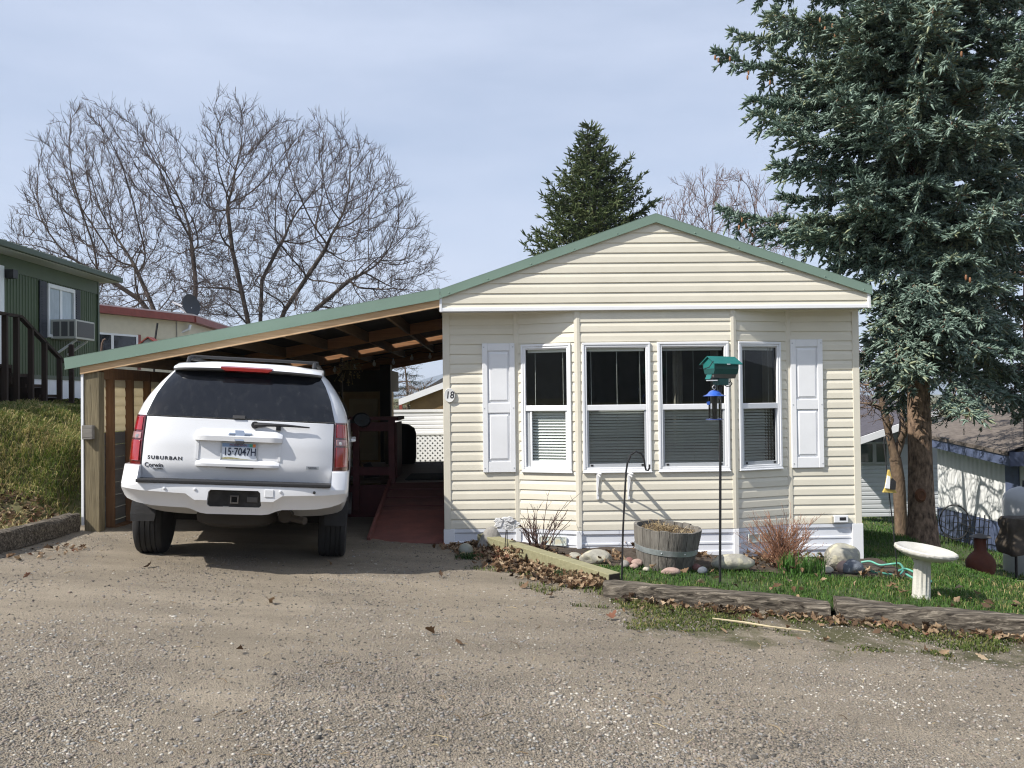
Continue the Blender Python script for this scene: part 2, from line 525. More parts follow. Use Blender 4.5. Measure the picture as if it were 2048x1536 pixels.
M['gravel'] = gravel_mat()
M['earth'] = mat('dry grass earth', (.13,.125,.05), .95, col2=(.07,.075,.03), vscale=3, bump=.5, bscale=12)
M['lawn_soil'] = mat('lawn soil', (.055,.085,.022), .95, col2=(.04,.055,.018), vscale=6, bump=.4, bscale=30)
M['bank_soil'] = mat('bank soil', (.13,.115,.05), .95, col2=(.07,.075,.028), vscale=4, bump=.5, bscale=25)
M['bed_soil'] = mat('bed soil', (.07,.05,.035), .95, col2=(.035,.027,.02), vscale=9, bump=.6, bscale=30)

def far_h(X, Y):
    return H(X, Y) - .06
gx = np.unique(np.concatenate([np.linspace(-900, -30, 24), np.linspace(-30, 30, 81), np.linspace(30, 900, 24)]))
gy = np.unique(np.concatenate([np.linspace(-300, -10, 10), np.linspace(-10, 50, 81), np.linspace(50, 3200, 40)]))
grid('ground', gx, gy, far_h, M['earth'])

def drive_h(X, Y):
    n = (vnoise(X*1.1, Y*1.1, 3) - .5) * .035 + (vnoise(X*4, Y*4, 5) - .5) * .014 + (vnoise(X*17, Y*17, 8) - .5) * .007 + (vnoise(X*45, Y*45, 9) - .5) * .004
    # shallow wheel tracks running up to the carport
    tr = np.exp(-((X + 1.6 + (Y-6)*.08) / .28)**2) + np.exp(-((X + 3.2 + (Y-6)*.08) / .28)**2)
    return H(np.maximum(X, -4.95), Y) + n - .012 * tr
grid('driveway', np.arange(-5.0, 5.2, .032), np.arange(1.6, 10.9, .032), drive_h, M['gravel'])
grid('carport_floor', np.arange(-4.9, -.55, .12), np.arange(10.86, 21.5, .12), lambda X, Y: drive_h(X, Y) - .004, M['gravel'])
grid('road', np.concatenate([np.arange(-40, -4.9, .6), np.arange(-4.9, 5, .4), np.arange(5.0, 40, .6)]), np.arange(-14, 6.4, .3), lambda X, Y: H(np.maximum(X, -4.95), Y) - .035, M['gravel'])

# loose stones lying on the gravel: nobody could count them
def scatter_stones():
    n = 120000
    u = rng.random(n)
    yy = 3.3 + 7.0 * u**1.9
    xx = (rng.random(n) * 2 - 1) * (yy * .62) + yy * .02
    dens = vnoise(xx * .9, yy * .9, 21) * .6 + vnoise(xx * 2.7, yy * 2.7, 22) * .4
    lane = xx + .085*yy + .5*vnoise(xx*1.2, yy*1.2, 77)
    dens = dens * (1 - .35 * smooth01((yy - 4.4) / 2.2)) * (1 - .6*np.exp(-((lane + .95)/.28)**2)) * (1 - .6*np.exp(-((lane + 2.65)/.28)**2))
    keep = (dens > rng.random(n) * .62 + .06) & (xx > -4.7) & (xx < 5.1)
    keep &= ~((xx > -.2) & (yy > 8.0)) & ~((xx > .9) & (yy > 7.95 - (xx - .99) * .19))
    keep &= ~((xx > -3.4) & (xx < -1.6) & (yy > 9.0))
    xx, yy = xx[keep], yy[keep]; n = len(xx)
    s = .0030 + .0070 * rng.random(n)**1.8
    s = np.where(rng.random(n) < .006, s * 1.6 + .003, s)
    bm = bmesh.new(); bmesh.ops.create_icosphere(bm, subdivisions=1, radius=1)
    bv = np.array([v.co[:] for v in bm.verts]); bf = np.array([[v.index for v in f.verts] for f in bm.faces]); bm.free()
    nv = len(bv)
    V = np.repeat(bv[None], n, 0) * (1 + .38 * (rng.random((n, nv, 1)) - .5))
    V *= (s[:, None] * np.stack([.8 + .7*rng.random(n), .8 + .6*rng.random(n), .45 + .35*rng.random(n)], 1))[:, None, :]
    a = rng.random(n) * 2 * PI; ca, sa = np.cos(a)[:, None], np.sin(a)[:, None]
    x = V[..., 0] * ca - V[..., 1] * sa; y = V[..., 0] * sa + V[..., 1] * ca
    V[..., 0] = x + xx[:, None]; V[..., 1] = y + yy[:, None]
    V[..., 2] += (drive_h(xx, yy) + s * .15)[:, None]
    F = (bf[None] + (np.arange(n) * nv)[:, None, None]).reshape(-1, 3)
    m = ramp_mat('loose stone', [(0, (.07,.066,.06)), (.25, (.17,.15,.125)), (.5, (.27,.238,.195)), (.7, (.225,.18,.15)), (.85, (.24,.24,.235)), (.97, (.33,.305,.26)), (1, (.46,.43,.38))], .85, scale=.6)
    o = np_mesh('gravel_stones', V.reshape(-1, 3), F, m)
    o['kind'] = 'stuff'; o['label'] = 'loose pale and grey pebbles scattered over the gravel driveway'
scatter_stones()

# ---- blades and leaves
def blades(xx, yy, zz, h, w, lean, seed=1, droop=.35):
    r = np.random.default_rng(seed); n = len(xx)
    a = r.random(n) * 2 * PI; hh = h * (.5 + r.random(n)); ll = lean * hh * (.3 + 1.2 * r.random(n))
    dx, dy = np.cos(a), np.sin(a); b = a + PI/2 + (r.random(n) - .5)
    wx, wy = np.cos(b) * w / 2, np.sin(b) * w / 2
    def pt(t, s, dz):
        lx = ll * t**1.8
        return np.stack([xx + dx*lx + s*wx, yy + dy*lx + s*wy, zz + dz], 1)
    p0, p1 = pt(0, -1, -.01), pt(0, 1, -.01)
    p2, p3 = pt(.55, -.8, hh*.6), pt(.55, .8, hh*.6)
    p4 = pt(1, 0, hh*(1-droop*lean))
    V = np.stack([p0, p1, p2, p3, p4], 1).reshape(-1, 3)
    k = np.arange(n)[:, None] * 5
    F = np.concatenate([k + np.array([[0, 1, 3]]), k + np.array([[0, 3, 2]]), k + np.array([[2, 3, 4]])], 0)
    return V, F

LEAF = np.array([(0,0,0), (.12,.10,.05), (.10,.26,.10), (.26,.30,.16), (.20,.48,.15), (.34,.62,.24), (.18,.72,.14), (.12,.92,.1), (0,1.05,.02),
                 (-.12,.92,.1), (-.18,.72,.14), (-.34,.62,.24), (-.20,.48,.15), (-.26,.30,.16), (-.10,.26,.10), (-.12,.10,.05), (0,.5,0)])
LEAF_F = np.array([(16, i, i+1) for i in range(0, 15)] + [(16, 15, 0)])
def leaves(xx, yy, zz, size, seed=1, tilt=.9):
    r = np.random.default_rng(seed); n = len(xx)
    L = LEAF - np.array([0, .5, 0])
    V = np.repeat(L[None], n, 0)
    V[..., 2] *= (r.random((n, 1)) * 3.4 - .9)                     # curl
    V[..., 2] += (V[..., 1]**2) * (r.random((n, 1)) * 1.8 - .5)
    V *= (size * (.55 + .9 * r.random(n)))[:, None, None]
    e = (r.random((n, 3)) - .5) * np.array([2*tilt, 2*tilt, 2*PI])
    cx, sx = np.cos(e[:, 0])[:, None], np.sin(e[:, 0])[:, None]
    y, z = V[..., 1]*cx - V[..., 2]*sx, V[..., 1]*sx + V[..., 2]*cx; V[..., 1], V[..., 2] = y, z
    cx, sx = np.cos(e[:, 1])[:, None], np.sin(e[:, 1])[:, None]
    x, z = V[..., 0]*cx + V[..., 2]*sx, -V[..., 0]*sx + V[..., 2]*cx; V[..., 0], V[..., 2] = x, z
    cx, sx = np.cos(e[:, 2])[:, None], np.sin(e[:, 2])[:, None]
    x, y = V[..., 0]*cx - V[..., 1]*sx, V[..., 0]*sx + V[..., 1]*cx; V[..., 0], V[..., 1] = x, y
    V += np.stack([xx, yy, zz], 1)[:, None, :]
    V[..., 2] += (size * .28)
    F = (LEAF_F[None] + (np.arange(n) * len(LEAF))[:, None, None]).reshape(-1, 3)
    return V.reshape(-1, 3), F
# ------------------------------------------------------------------ the mobile home
HX0, HX1, HY = -.578, 4.338, 10.35        # flush front wall
HB = 10.08                                # bay front
GY = 10.03                                 # gable face
BX = (.274, .965, 2.781, 3.502)           # bay corners
ZS, ZT = .056, 2.60                       # siding bottom / gable bottom
COURSE = .1143
HLEN = 18.0

def siding_strips(mb, o, u, n, z0, z1, xl, xr, holes=(), zb=None, out=.016):
    """lapped vinyl courses on a vertical plane; xl/xr give the edges at a height; holes are (x0,x1,z0,z1)"""
    o, u, n = Vector(o), Vector(u), Vector(n)
    if zb is None: zb = z0
    def P(x, z, d): return o + u * x + n * d + Vector((0, 0, z))
    k = 0
    while zb + k * COURSE < z1 - 1e-4:
        za = zb + k * COURSE
        brk = [(za, .002, za + .0001, out), (za + .0001, out, za + .064, out - .0015), (za + .064, out - .0015, za + COURSE, .0025)]
        for a, da, b, db in brk:
            cuts = sorted({a, b, *[h for hh in holes for h in hh[2:] if a < h < b], *[q for q in (z0, z1) if a < q < b]})
            for c, d in zip(cuts[:-1], cuts[1:]):
                mid = (c + d) / 2
                if mid < z0 or mid > z1: continue
                t0, t1 = (c - a) / (b - a), (d - a) / (b - a)
                e0, e1 = da + (db - da) * t0, da + (db - da) * t1
                spans = [(0.0, 1.0)]
                L0, R0, L1, R1 = xl(c), xr(c), xl(d), xr(d)
                segs = [((L0, L1), (R0, R1))]
                for h in holes:
                    if h[2] <= mid <= h[3]:
                        new = []
                        for (l, r) in segs:
                            if h[0] > l[0] and h[1] < r[0]: new += [(l, (h[0], h[0])), ((h[1], h[1]), r)]
                            else: new.append((l, r))
                        segs = new
                for (l, r) in segs:
                    if r[0] - l[0] < 1e-4 and r[1] - l[1] < 1e-4: continue
                    mb.add([P(l[0], c, e0), P(r[0], c, e0), P(r[1], d, e1), P(l[1], d, e1)], [(0, 1, 2, 3)])
        k += 1
    return mb

house = thing('mobile_home', 'cream sided mobile home with green roof edge and a bay of four white windows', 'house', (1.88, HY, -.2))

# panels of the front: (start, end)
PAN = [((HX0, HY), (BX[0], HY)), ((BX[0], HY), (BX[1], HB)), ((BX[1], HB), (BX[2], HB)), ((BX[2], HB), (BX[3], HY)), ((BX[3], HY), (HX1, HY))]
def frame_of(p):
    a, b = Vector((*p[0], 0)), Vector((*p[1], 0)); u = (b - a); w = u.length; u.normalize()
    return a, u, Vector((u.y, -u.x, 0)), w
WZ0, WZ1 = .725, 2.215
# windows: (panel index, x0, x1 along the panel) outer frame
WIN = [(1, .062, .672), (2, .055, .845), (2, .93, 1.755), (3, .055, .655)]
def tilt_fix(i): return 0
mb = MB()
for i, p in enumerate(PAN):
    a, u, n, w = frame_of(p)
    holes = [(x0 + .03, x1 - .03, WZ0 + .03, WZ1 - .03) for (k, x0, x1) in WIN if k == i]
    siding_strips(mb, a, u, n, ZS, ZT + .02, lambda z: 0.0, lambda z, w=w: w, holes)
# side walls and back, flat sheets of the same siding
siding_strips(mb, (HX0, HY + HLEN, 0), (0, -1, 0), (-1, 0, 0), ZS, ZT + .1, lambda z: 0, lambda z: HLEN)
siding_strips(mb, (HX1, HY, 0), (0, 1, 0), (1, 0, 0), ZS, ZT + .1, lambda z: 0, lambda z: HLEN)
mb.add([(HX0, HY+HLEN, ZS), (HX1, HY+HLEN, ZS), (HX1, HY+HLEN, ZT+.1), (HX0, HY+HLEN, ZT+.1)], [(0, 1, 2, 3)])
mb.build('wall', M['siding'], house)
# room behind the windows
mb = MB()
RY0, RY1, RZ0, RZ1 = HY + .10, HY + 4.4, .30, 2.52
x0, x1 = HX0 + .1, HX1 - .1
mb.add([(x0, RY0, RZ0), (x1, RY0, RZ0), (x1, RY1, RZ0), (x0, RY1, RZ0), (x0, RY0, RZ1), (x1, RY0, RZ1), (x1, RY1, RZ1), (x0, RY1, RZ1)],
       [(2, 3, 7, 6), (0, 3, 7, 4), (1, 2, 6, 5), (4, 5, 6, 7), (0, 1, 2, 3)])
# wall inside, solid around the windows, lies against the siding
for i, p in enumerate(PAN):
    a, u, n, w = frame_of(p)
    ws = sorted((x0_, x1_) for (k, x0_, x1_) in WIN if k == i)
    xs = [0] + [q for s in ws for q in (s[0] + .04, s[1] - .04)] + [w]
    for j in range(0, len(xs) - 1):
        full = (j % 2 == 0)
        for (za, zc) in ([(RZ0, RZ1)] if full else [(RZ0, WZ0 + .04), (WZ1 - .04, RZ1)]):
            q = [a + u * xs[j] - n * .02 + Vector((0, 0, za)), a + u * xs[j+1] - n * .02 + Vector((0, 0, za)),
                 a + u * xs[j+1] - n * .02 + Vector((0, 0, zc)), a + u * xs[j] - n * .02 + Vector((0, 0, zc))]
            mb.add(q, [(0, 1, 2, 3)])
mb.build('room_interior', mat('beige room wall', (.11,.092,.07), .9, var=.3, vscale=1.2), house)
# a drawn back curtain, a cabinet and a chair back standing in the room
mb = MB()
for cx, w_ in ((2.18, .12), (2.62, .10), (3.25, .12), (1.0, .1)):
    prof = []
    for k in range(15):
        t = k / 14; prof.append((cx - w_/2 + w_ * t, HY - .02 + .03 * math.sin(t * 22)))
    r0 = [(x, y, .8) for x, y in prof]; r1 = [(x, y, 2.2) for x, y in prof]
    mb.loft([r0, r1], closed=False, caps=False)
build_split(mb, 'curtain', mat('pale curtain', (.30,.28,.23), .9, var=.2), house)

# corner boards
mb = MB()
for x in (HX0, HX1):
    s = -1 if x == HX0 else 1
    mb.box(x - (.020 if s < 0 else .062), x + (.062 if s < 0 else .020), HY - .022, HY + .07, ZS - .004, ZT + .01)
build_split(mb, 'corner_board', M['trim_cream'], house, bevel=.004)
mb = MB()
for i, (bx, by) in enumerate(((BX[0], HY), (BX[1], HB), (BX[2], HB), (BX[3], HY))):
    sgn = 1 if i in (1, 2) else -.35
    mb.prism([(bx - .034, by - .021 + (.010 if i == 1 else 0)), (bx, by - .024), (bx + .034, by - .021 + (.010 if i == 2 else 0)), (bx + .03, by + .02), (bx - .03, by + .02)], 'z', ZS - .002, ZT + .008)
build_split(mb, 'bay_corner_board', M['trim_cream'], house, bevel=.003)

# gable
RX, RZ = 1.888, 3.655                     # peak of the gable face
SL = .3435
def gl(z): return max(HX0 - .012, RX - (RZ - z) / SL) if z > 2.7 else HX0 - .012
def gr(z): return min(HX1 + .02, RX + (RZ - z) / SL) if z > 2.7 else HX1 + .02
mb = MB()
siding_strips(mb, (0, GY + .016, 0), (1, 0, 0), (0, -1, 0), ZT + .022, RZ - .003, gl, gr, zb=ZT - .035)
mb.build('gable', M['siding'], house)
mb = MB()
mb.box(HX0 - .016, HX1 + .022, GY - .012, GY + .02, ZT - .014, ZT + .028)       # white starter strip
mb.box(HX1 + .0, HX1 + .034, GY - .016, GY + .05, ZT - .018, 2.80)
mb.box(HX0 - .032, HX0 - .004, GY - .016, GY + .05, ZT - .018, 2.78)
mb.box(HX1 + .022, HX1 + .034, GY + .05, GY + HLEN, ZT + .0, 2.80)
mb.build('gable_trim', M['white'], house, bevel=.004)
mb = MB()
mb.add([(HX0 - .02, GY + .02, ZT), (HX1 + .03, GY + .02, ZT), (HX1 + .03, HY + .05, ZT), (HX0 - .02, HY + .05, ZT)], [(0, 1, 2, 3)])
mb.build('soffit', M['soffit'], house)

# roof of ribbed green steel, and the folded rake trim
mb = MB()
def roof_z(x): return 3.692 - SL * abs(x - RX)
xa, xb = HX0 - .022, HX1 + .049
for s, xe in ((-1, xa), (1, xb)):
    nrib = 1
    a = [(xe, GY - .01, roof_z(xe) - .012), (RX, GY - .01, 3.692 - .012), (RX, GY + HLEN, 3.692 - .012), (xe, GY + HLEN, roof_z(xe) - .012)]
    b = [(p[0], p[1], p[2] - .03) for p in a]
    mb.add(a + b, [(0, 1, 2, 3), (7, 6, 5, 4), (0, 4, 5, 1), (3, 2, 6, 7), (0, 3, 7, 4)])
    y = GY + .3
    while y < GY + HLEN:
        mb.bar((xe, y, roof_z(xe) - .004), (RX, y, 3.692 - .004), .03, .018)
        y += .3048
mb.build('roof', M['green_metal'], house)
mb = MB()
th = .088
for s, xe, in ((-1, xa), (1, xb)):
    p = [(xe, roof_z(xe)), (RX, 3.692), (RX, 3.692 - th), (xe, roof_z(xe) - th)]
    mb.prism(p, 'y', GY - .026, GY - .012)
    # the lower hem kicks out a little and catches the light
    mb.prism([(xe, roof_z(xe) - th + .002), (RX, 3.692 - th + .002), (RX, 3.692 - th - .012), (xe, roof_z(xe) - th - .012)], 'y', GY - .034, GY - .010)
    mb.prism([(xe, roof_z(xe) + .006), (RX, 3.698), (RX, 3.694), (xe, roof_z(xe) + .002)], 'y', GY - .026, GY + .16)
rk = mb.build('rake_trim', M['green_metal'], house)
mb = MB()
for s, xe in ((-1, xa), (1, xb)):
    for t in (.04, .22, .42, .62, .82):
        x = xe + (RX - xe) * t
        mb.lathe([(0, 0), (.008, .001), (.008, .006), (.004, .009), (0, .009)], (0, 0, 0), 8, axis='y')
        k = 40
        for j in range(len(mb.v) - 40, len(mb.v)):
            v = mb.v[j]; mb.v[j] = (v[0] + x, GY - .026 - v[1], v[2] + roof_z(x) - th + .016)
build_split(mb, 'screw', M['green_metal'], rk)

# skirting: horizontal ribbed white panels between white posts, standing on the ground
def skirt_strips(mb, a, u, n, w, zlow):
    prof = [(ZS - .004, .012), (ZS - .045, .012), (ZS - .062, -.004), (ZS - .15, -.004), (ZS - .155, .004), (ZS - .175, .004), (ZS - .18, -.004),
            (ZS - .25, -.004), (ZS - .262, .012), (ZS - .305, .012), (ZS - .32, -.004), (ZS - .40, -.004), (ZS - .41, .01), (ZS - .45, .01), (ZS - .46, -.004), (ZS - .62, -.004)]
    r = [[a + u * x + n * d + Vector((0, 0, z)) for z, d in prof] for x in (0, w)]
    mb.loft(r, closed=False, caps=False)
mb = MB()
for p in PAN:
    a, u, n, w = frame_of(p)
    skirt_strips(mb, a, u, n, w, 0)
skirt_strips(mb, Vector((HX1, HY, 0)), Vector((0, 1, 0)), Vector((1, 0, 0)), HLEN, 0)
skirt_strips(mb, Vector((HX0, HY + HLEN, 0)), Vector((0, -1, 0)), Vector((-1, 0, 0)), HLEN, 0)
sk = mb.build('skirting', M['white_metal'], house)
mb = MB()
mb.box(HX0 - .028, HX0 + .10, HY - .03, HY + .08, -.7, ZS - .006)
mb.box(HX1 - .10, HX1 + .030, HY - .03, HY + .08, -.9, ZS - .006)
for bx, by in ((BX[0], HY), (BX[1], HB), (BX[2], HB), (BX[3], HY)):
    mb.box(bx - .03, bx + .03, by - .026, by + .02, -.8, ZS - .006)
build_split(mb, 'skirting_post', M['white'], house, bevel=.004)
# two small vents low in the skirting
for i, (px, py, pan) in enumerate(((1107, 1078, 1), (1517, 1078, 3))):
    a, u, n, w = frame_of(PAN[pan])
    Mx = Matrix.Translation(a + n * .010 + Vector((0, 0, -.075))) @ Matrix(((u.x, -n.x, 0, 0), (u.y, -n.y, 0, 0), (0, 0, 1, 0), (0, 0, 0, 1)))
    mb = MB(Mx); cx = w * .58 if pan == 1 else w * .42
    for k in (-1, 1):
        c = cx + k * .085
        mb.box(c - .078, c + .078, -.012, .0, -.052, -.042); mb.box(c - .078, c + .078, -.012, 0, .042, .052)
        mb.box(c - .078, c - .068, -.012, 0, -.042, .042); mb.box(c + .068, c + .078, -.012, 0, -.042, .042)
    v = mb.build('skirting_vent', mat('vent frame', (.62,.65,.62), .5), sk)
    mb = MB(Mx)
    for k in (-1, 1):
        c = cx + k * .085
        mb.box(c - .067, c + .067, -.006, -.001, -.041, .041)
    mb.build('vent_screen', mat('vent screen', (.42,.55,.60), .5, col2=(.60,.50,.30), vscale=9), sk)

# windows
M['blind'] = mat('blind slat', (.82,.84,.81), .5)
M['screen'] = None
def screen_mat():
    m = bpy.data.materials.new('insect screen'); m.use_nodes = True
    N, L = m.node_tree.nodes, m.node_tree.links
    d = N['Principled BSDF']; d.inputs['Base Color'].default_value = (.02,.022,.022,1); d.inputs['Roughness'].default_value = .7
    t = N.new('ShaderNodeBsdfTransparent'); x = N.new('ShaderNodeMixShader'); x.inputs[0].default_value = .10
    L.new(t.outputs[0], x.inputs[1]); L.new(d.outputs[0], x.inputs[2]); L.new(x.outputs[0], N['Material Output'].inputs['Surface'])
    return m
M['screen'] = screen_mat()
M['rail_grey'] = mat('grey screen frame', (.42,.44,.46), .45)
M['cord'] = mat('blind cord', (.55,.55,.5), .8)
for wi, (k, x0, x1) in enumerate(WIN):
    a, u, n, w = frame_of(PAN[k])
    Mx = Matrix.Translation(a) @ Matrix(((u.x, n.x, 0, 0), (u.y, n.y, 0, 0), (0, 0, 1, 0), (0, 0, 0, 1)))   # x along, y outward
    zt, zb = WZ1, WZ0
    zm0, zm1 = 1.432, 1.497                                       # meeting rail
    fw = .052
    mb = MB(Mx)
    # brickmould frame, mitred: outer lip then stepped inner face
    for (g0, g1, d0, d1) in ((0, .028, -.01, .034), (.028, fw, -.01, .026)):
        mb.box(x0 + g0, x1 - g0, d0, d1, zt - g1, zt - g0); mb.box(x0 + g0, x1 - g0, d0, d1, zb + g0, zb + g1)
        mb.box(x0 + g0, x0 + g1, d0, d1, zb + g1, zt - g1); mb.box(x1 - g1, x1 - g0, d0, d1, zb + g1, zt - g1)
    mb.box(x0 - .006, x1 + .006, .0, .044, zb - .012, zb + .004)
    mb.box(x0 + fw, x1 - fw, -.02, .022, zm0, zm1)               # meeting rail
    mb.box(x0 + fw, x1 - fw, -.022, .012, zt - fw - .012, zt - fw)
    fr = mb.build('window', M['white'], house, bevel=.005)
    # lower sash and screen frame
    mb = MB(Mx)
    s0, s1 = x0 + fw, x1 - fw
    open_side = wi == 0
    if open_side: s0 += .05
    t = .022
    z0_, z1_ = zb + fw, zm0
    zz = z0_ + (.05 if open_side else .018)
    mb.box(s0, s0 + t, -.012, .010, zz, z1_); mb.box(s1 - t, s1, -.012, .010, zz, z1_); mb.box(s0, s1, -.012, .0105, z0_ + .002, zz + t)
    mb.build('screen_frame', M['white'] if open_side else M['rail_grey'], fr, bevel=.002)
    if open_side:
        mb = MB(Mx); mb.box(x0 + fw, s0 - .008, -.016, .002, z0_, z1_)
        mb.build('sash_track', M['rail_grey'], fr)
    else:
        mb = MB(Mx)
        for c in (s0 + .05, s1 - .05): mb.box(c - .014, c + .014, .008, .016, z0_ + .012, z0_ + .034)
        build_split(mb, 'latch', M['black_plastic'], fr)
    # panes
    mb = MB(Mx)
    q = [(x0 + fw - .01, -.004, zm1 - .01), (x1 - fw + .01, -.004, zm1 - .01), (x1 - fw + .01, -.004, zt - fw), (x0 + fw - .01, -.004, zt - fw)]
    mb.add(q, [(0, 1, 2, 3)]); mb.build('pane', M['glass'], fr)
    mb = MB(Mx)
    q = [(x0 + fw, -.022, zb + fw), (x1 - fw, -.022, zb + fw), (x1 - fw, -.022, zm0 + .01), (x0 + fw, -.022, zm0 + .01)]
    mb.add(q, [(0, 1, 2, 3)]); mb.build('pane', M['glass'], fr)
    if not open_side:
        mb = MB(Mx); q = [(s0 + .01, .002, zz), (s1 - .01, .002, zz), (s1 - .01, .002, z1_), (s0 + .01, .002, z1_)]
        mb.add(q, [(0, 1, 2, 3)]); mb.build('insect_screen', M['screen'], fr)
    # blind: head rail, cords and the slats lowered over the bottom half
    mb = MB(Mx)
    mb.box(x0 + fw + .01, x1 - fw - .01, -.085, -.045, zt - fw - .045, zt - fw - .012)
    mb.box(x0 + fw + .01, x1 - fw - .01, -.085, -.055, zm0 - .012, zm0 + .012)
    build_split(mb, 'blind_rail', M['blind'], fr); mb = MB(Mx)
    z = zm0 - .03; rr = random.Random(wi)
    while z > zb + fw + .01:
        t_ = .014 + rr.uniform(-.002, .002)
        c = -.068
        pts = [(x0 + fw + .012, c + .016, z - t_), (x0 + fw + .012, c + .003, z + .002), (x0 + fw + .012, c - .016, z + t_)]
        pts2 = [(x1 - fw - .012, p[1], p[2]) for p in pts]
        mb.loft([pts, pts2], closed=False, caps=False)
        z -= .034
    bl = mb.build('blind', M['blind'], fr, smooth=60)
    mb = MB(Mx)
    ws = x1 - x0
    for tt in ((.24, .80) if wi in (0, 3) else (.14, .52, .86)):
        mb.box(x0 + ws*tt, x0 + ws*tt + .0035, -.066, -.0625, zb + fw, zt - fw - .02)
    build_split(mb, 'blind_cord', M['cord'], fr)

# panelled shutters
for pi_, xs0, xs1 in ((0, .445, .828), (4, .025, .408)):
    a, u, n, w = frame_of(PAN[pi_])
    Mx = Matrix.Translation(a + n * .014) @ Matrix(((u.x, n.x, 0, 0), (u.y, n.y, 0, 0), (0, 0, 1, 0), (0, 0, 0, 1)))
    mb = MB(Mx); z0, z1 = (.715, 2.235) if pi_ == 0 else (.722, 2.245)
    st = .062
    mb.box(xs0, xs0 + st, 0, .030, z0, z1); mb.box(xs1 - st, xs1, 0, .030, z0, z1)
    rails = [(z0, z0 + .125), (1.415, 1.53), (z1 - .088, z1)]
    for r0, r1 in rails: mb.box(xs0 + st, xs1 - st, 0, .026, r0, r1)
    mb.box(xs0 + st, xs1 - st, 0, .008, z0 + .125, z1 - .088)
    for r0, r1 in ((z0 + .125, 1.415), (1.53, z1 - .088)):
        b = .022; i0, i1 = xs0 + st + .008, xs1 - st - .008
        q = [(i0, .0081, r0 + .008), (i1, .0081, r0 + .008), (i1, .0081, r1 - .008), (i0, .0081, r1 - .008)]
        p = [(i0 + b, .024, r0 + .008 + b*1.4), (i1 - b, .024, r0 + .008 + b*1.4), (i1 - b, .024, r1 - .008 - b*1.4), (i0 + b, .024, r1 - .008 - b*1.4)]
        mb.add(q + p, [(4, 5, 6, 7), (0, 1, 5, 4), (1, 2, 6, 5), (2, 3, 7, 6), (3, 0, 4, 7)])
    sh = mb.build('shutter', M['white'], house, bevel=.004)
    mb = MB(Mx)
    for cx in (xs0 + .02, xs1 - .02):
        for cz in (z0 + .05, 1.47, z1 - .045):
            mb.box(cx - .006, cx + .006, .03, .033, cz - .006, cz + .006)
    build_split(mb, 'shutter_peg', M['rail_grey'], sh)
# ------------------------------------------------------------------ carport
CX0, CX1 = -4.862, -.605
CZ0, CZ1 = 2.093, 2.849
CS = (CZ1 - CZ0) / (CX1 - CX0)
CY0, CY1 = GY, 20.6
def cz(x): return CZ0 + CS * (x - CX0)
M['fir'] = wood_mat('new fir board', (.60,.42,.25), (.44,.28,.15), axis='x', scale=1.2)
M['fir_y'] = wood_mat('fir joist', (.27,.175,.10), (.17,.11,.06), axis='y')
M['fir_warm'] = wood_mat('fir blocking', (.46,.24,.115), (.30,.14,.065), axis='x')
M['post_wood'] = wood_mat('treated post', (.235,.195,.12), (.11,.09,.055), axis='z', scale=1.3, bump=.4)
M['stud_wood'] = wood_mat('brown stud', (.24,.13,.065), (.14,.075,.04), axis='z', bump=.3)
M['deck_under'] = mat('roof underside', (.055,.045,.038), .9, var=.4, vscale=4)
M['grey_wood'] = wood_mat('weathered grey wood', (.24,.225,.20), (.12,.11,.10), axis='x', bump=.5)

carport = thing('carport', 'open carport with green metal lean-to roof, bare wood rafter and timber post', 'carport', (-2.7, 10, .1))
mb = MB()
def slab(y0, y1):
    a = [(CX0, y0, cz(CX0) - .012), (CX1, y0, cz(CX1) - .012), (CX1, y1, cz(CX1) - .012), (CX0, y1, cz(CX0) - .012)]
    b = [(p[0], p[1], p[2] - .02) for p in a]
    mb.add(a + b, [(0, 1, 2, 3), (7, 6, 5, 4), (0, 4, 5, 1), (1, 5, 6, 2), (2, 6, 7, 3), (3, 7, 4, 0)])
slab(CY0 - .01, 15.86); slab(15.90, CY1)
build_split(mb, 'roof_sheet', M['green_metal'], carport)
mb = MB()
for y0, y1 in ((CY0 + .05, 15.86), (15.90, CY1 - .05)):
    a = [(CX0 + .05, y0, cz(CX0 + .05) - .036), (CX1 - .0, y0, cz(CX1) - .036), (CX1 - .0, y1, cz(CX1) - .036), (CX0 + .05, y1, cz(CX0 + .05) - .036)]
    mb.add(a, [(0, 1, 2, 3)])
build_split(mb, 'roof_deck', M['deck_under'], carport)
mb = MB(); th = .112
mb.prism([(CX0, CZ0), (CX1, CZ1), (CX1, CZ1 - th), (CX0 + .012, CZ0 - th)], 'y', CY0 - .026, CY0 - .012)
mb.prism([(CX0 + .012, CZ0 - th + .002), (CX1, CZ1 - th + .002), (CX1, CZ1 - th - .014), (CX0 + .012, CZ0 - th - .014)], 'y', CY0 - .036, CY0 - .010)
mb.prism([(CX0, CZ0 + .006), (CX1, CZ1 + .006), (CX1, CZ1 + .002), (CX0, CZ0 + .002)], 'y', CY0 - .026, CY0 + .12)
fa = mb.build('fascia_trim', M['green_metal'], carport)
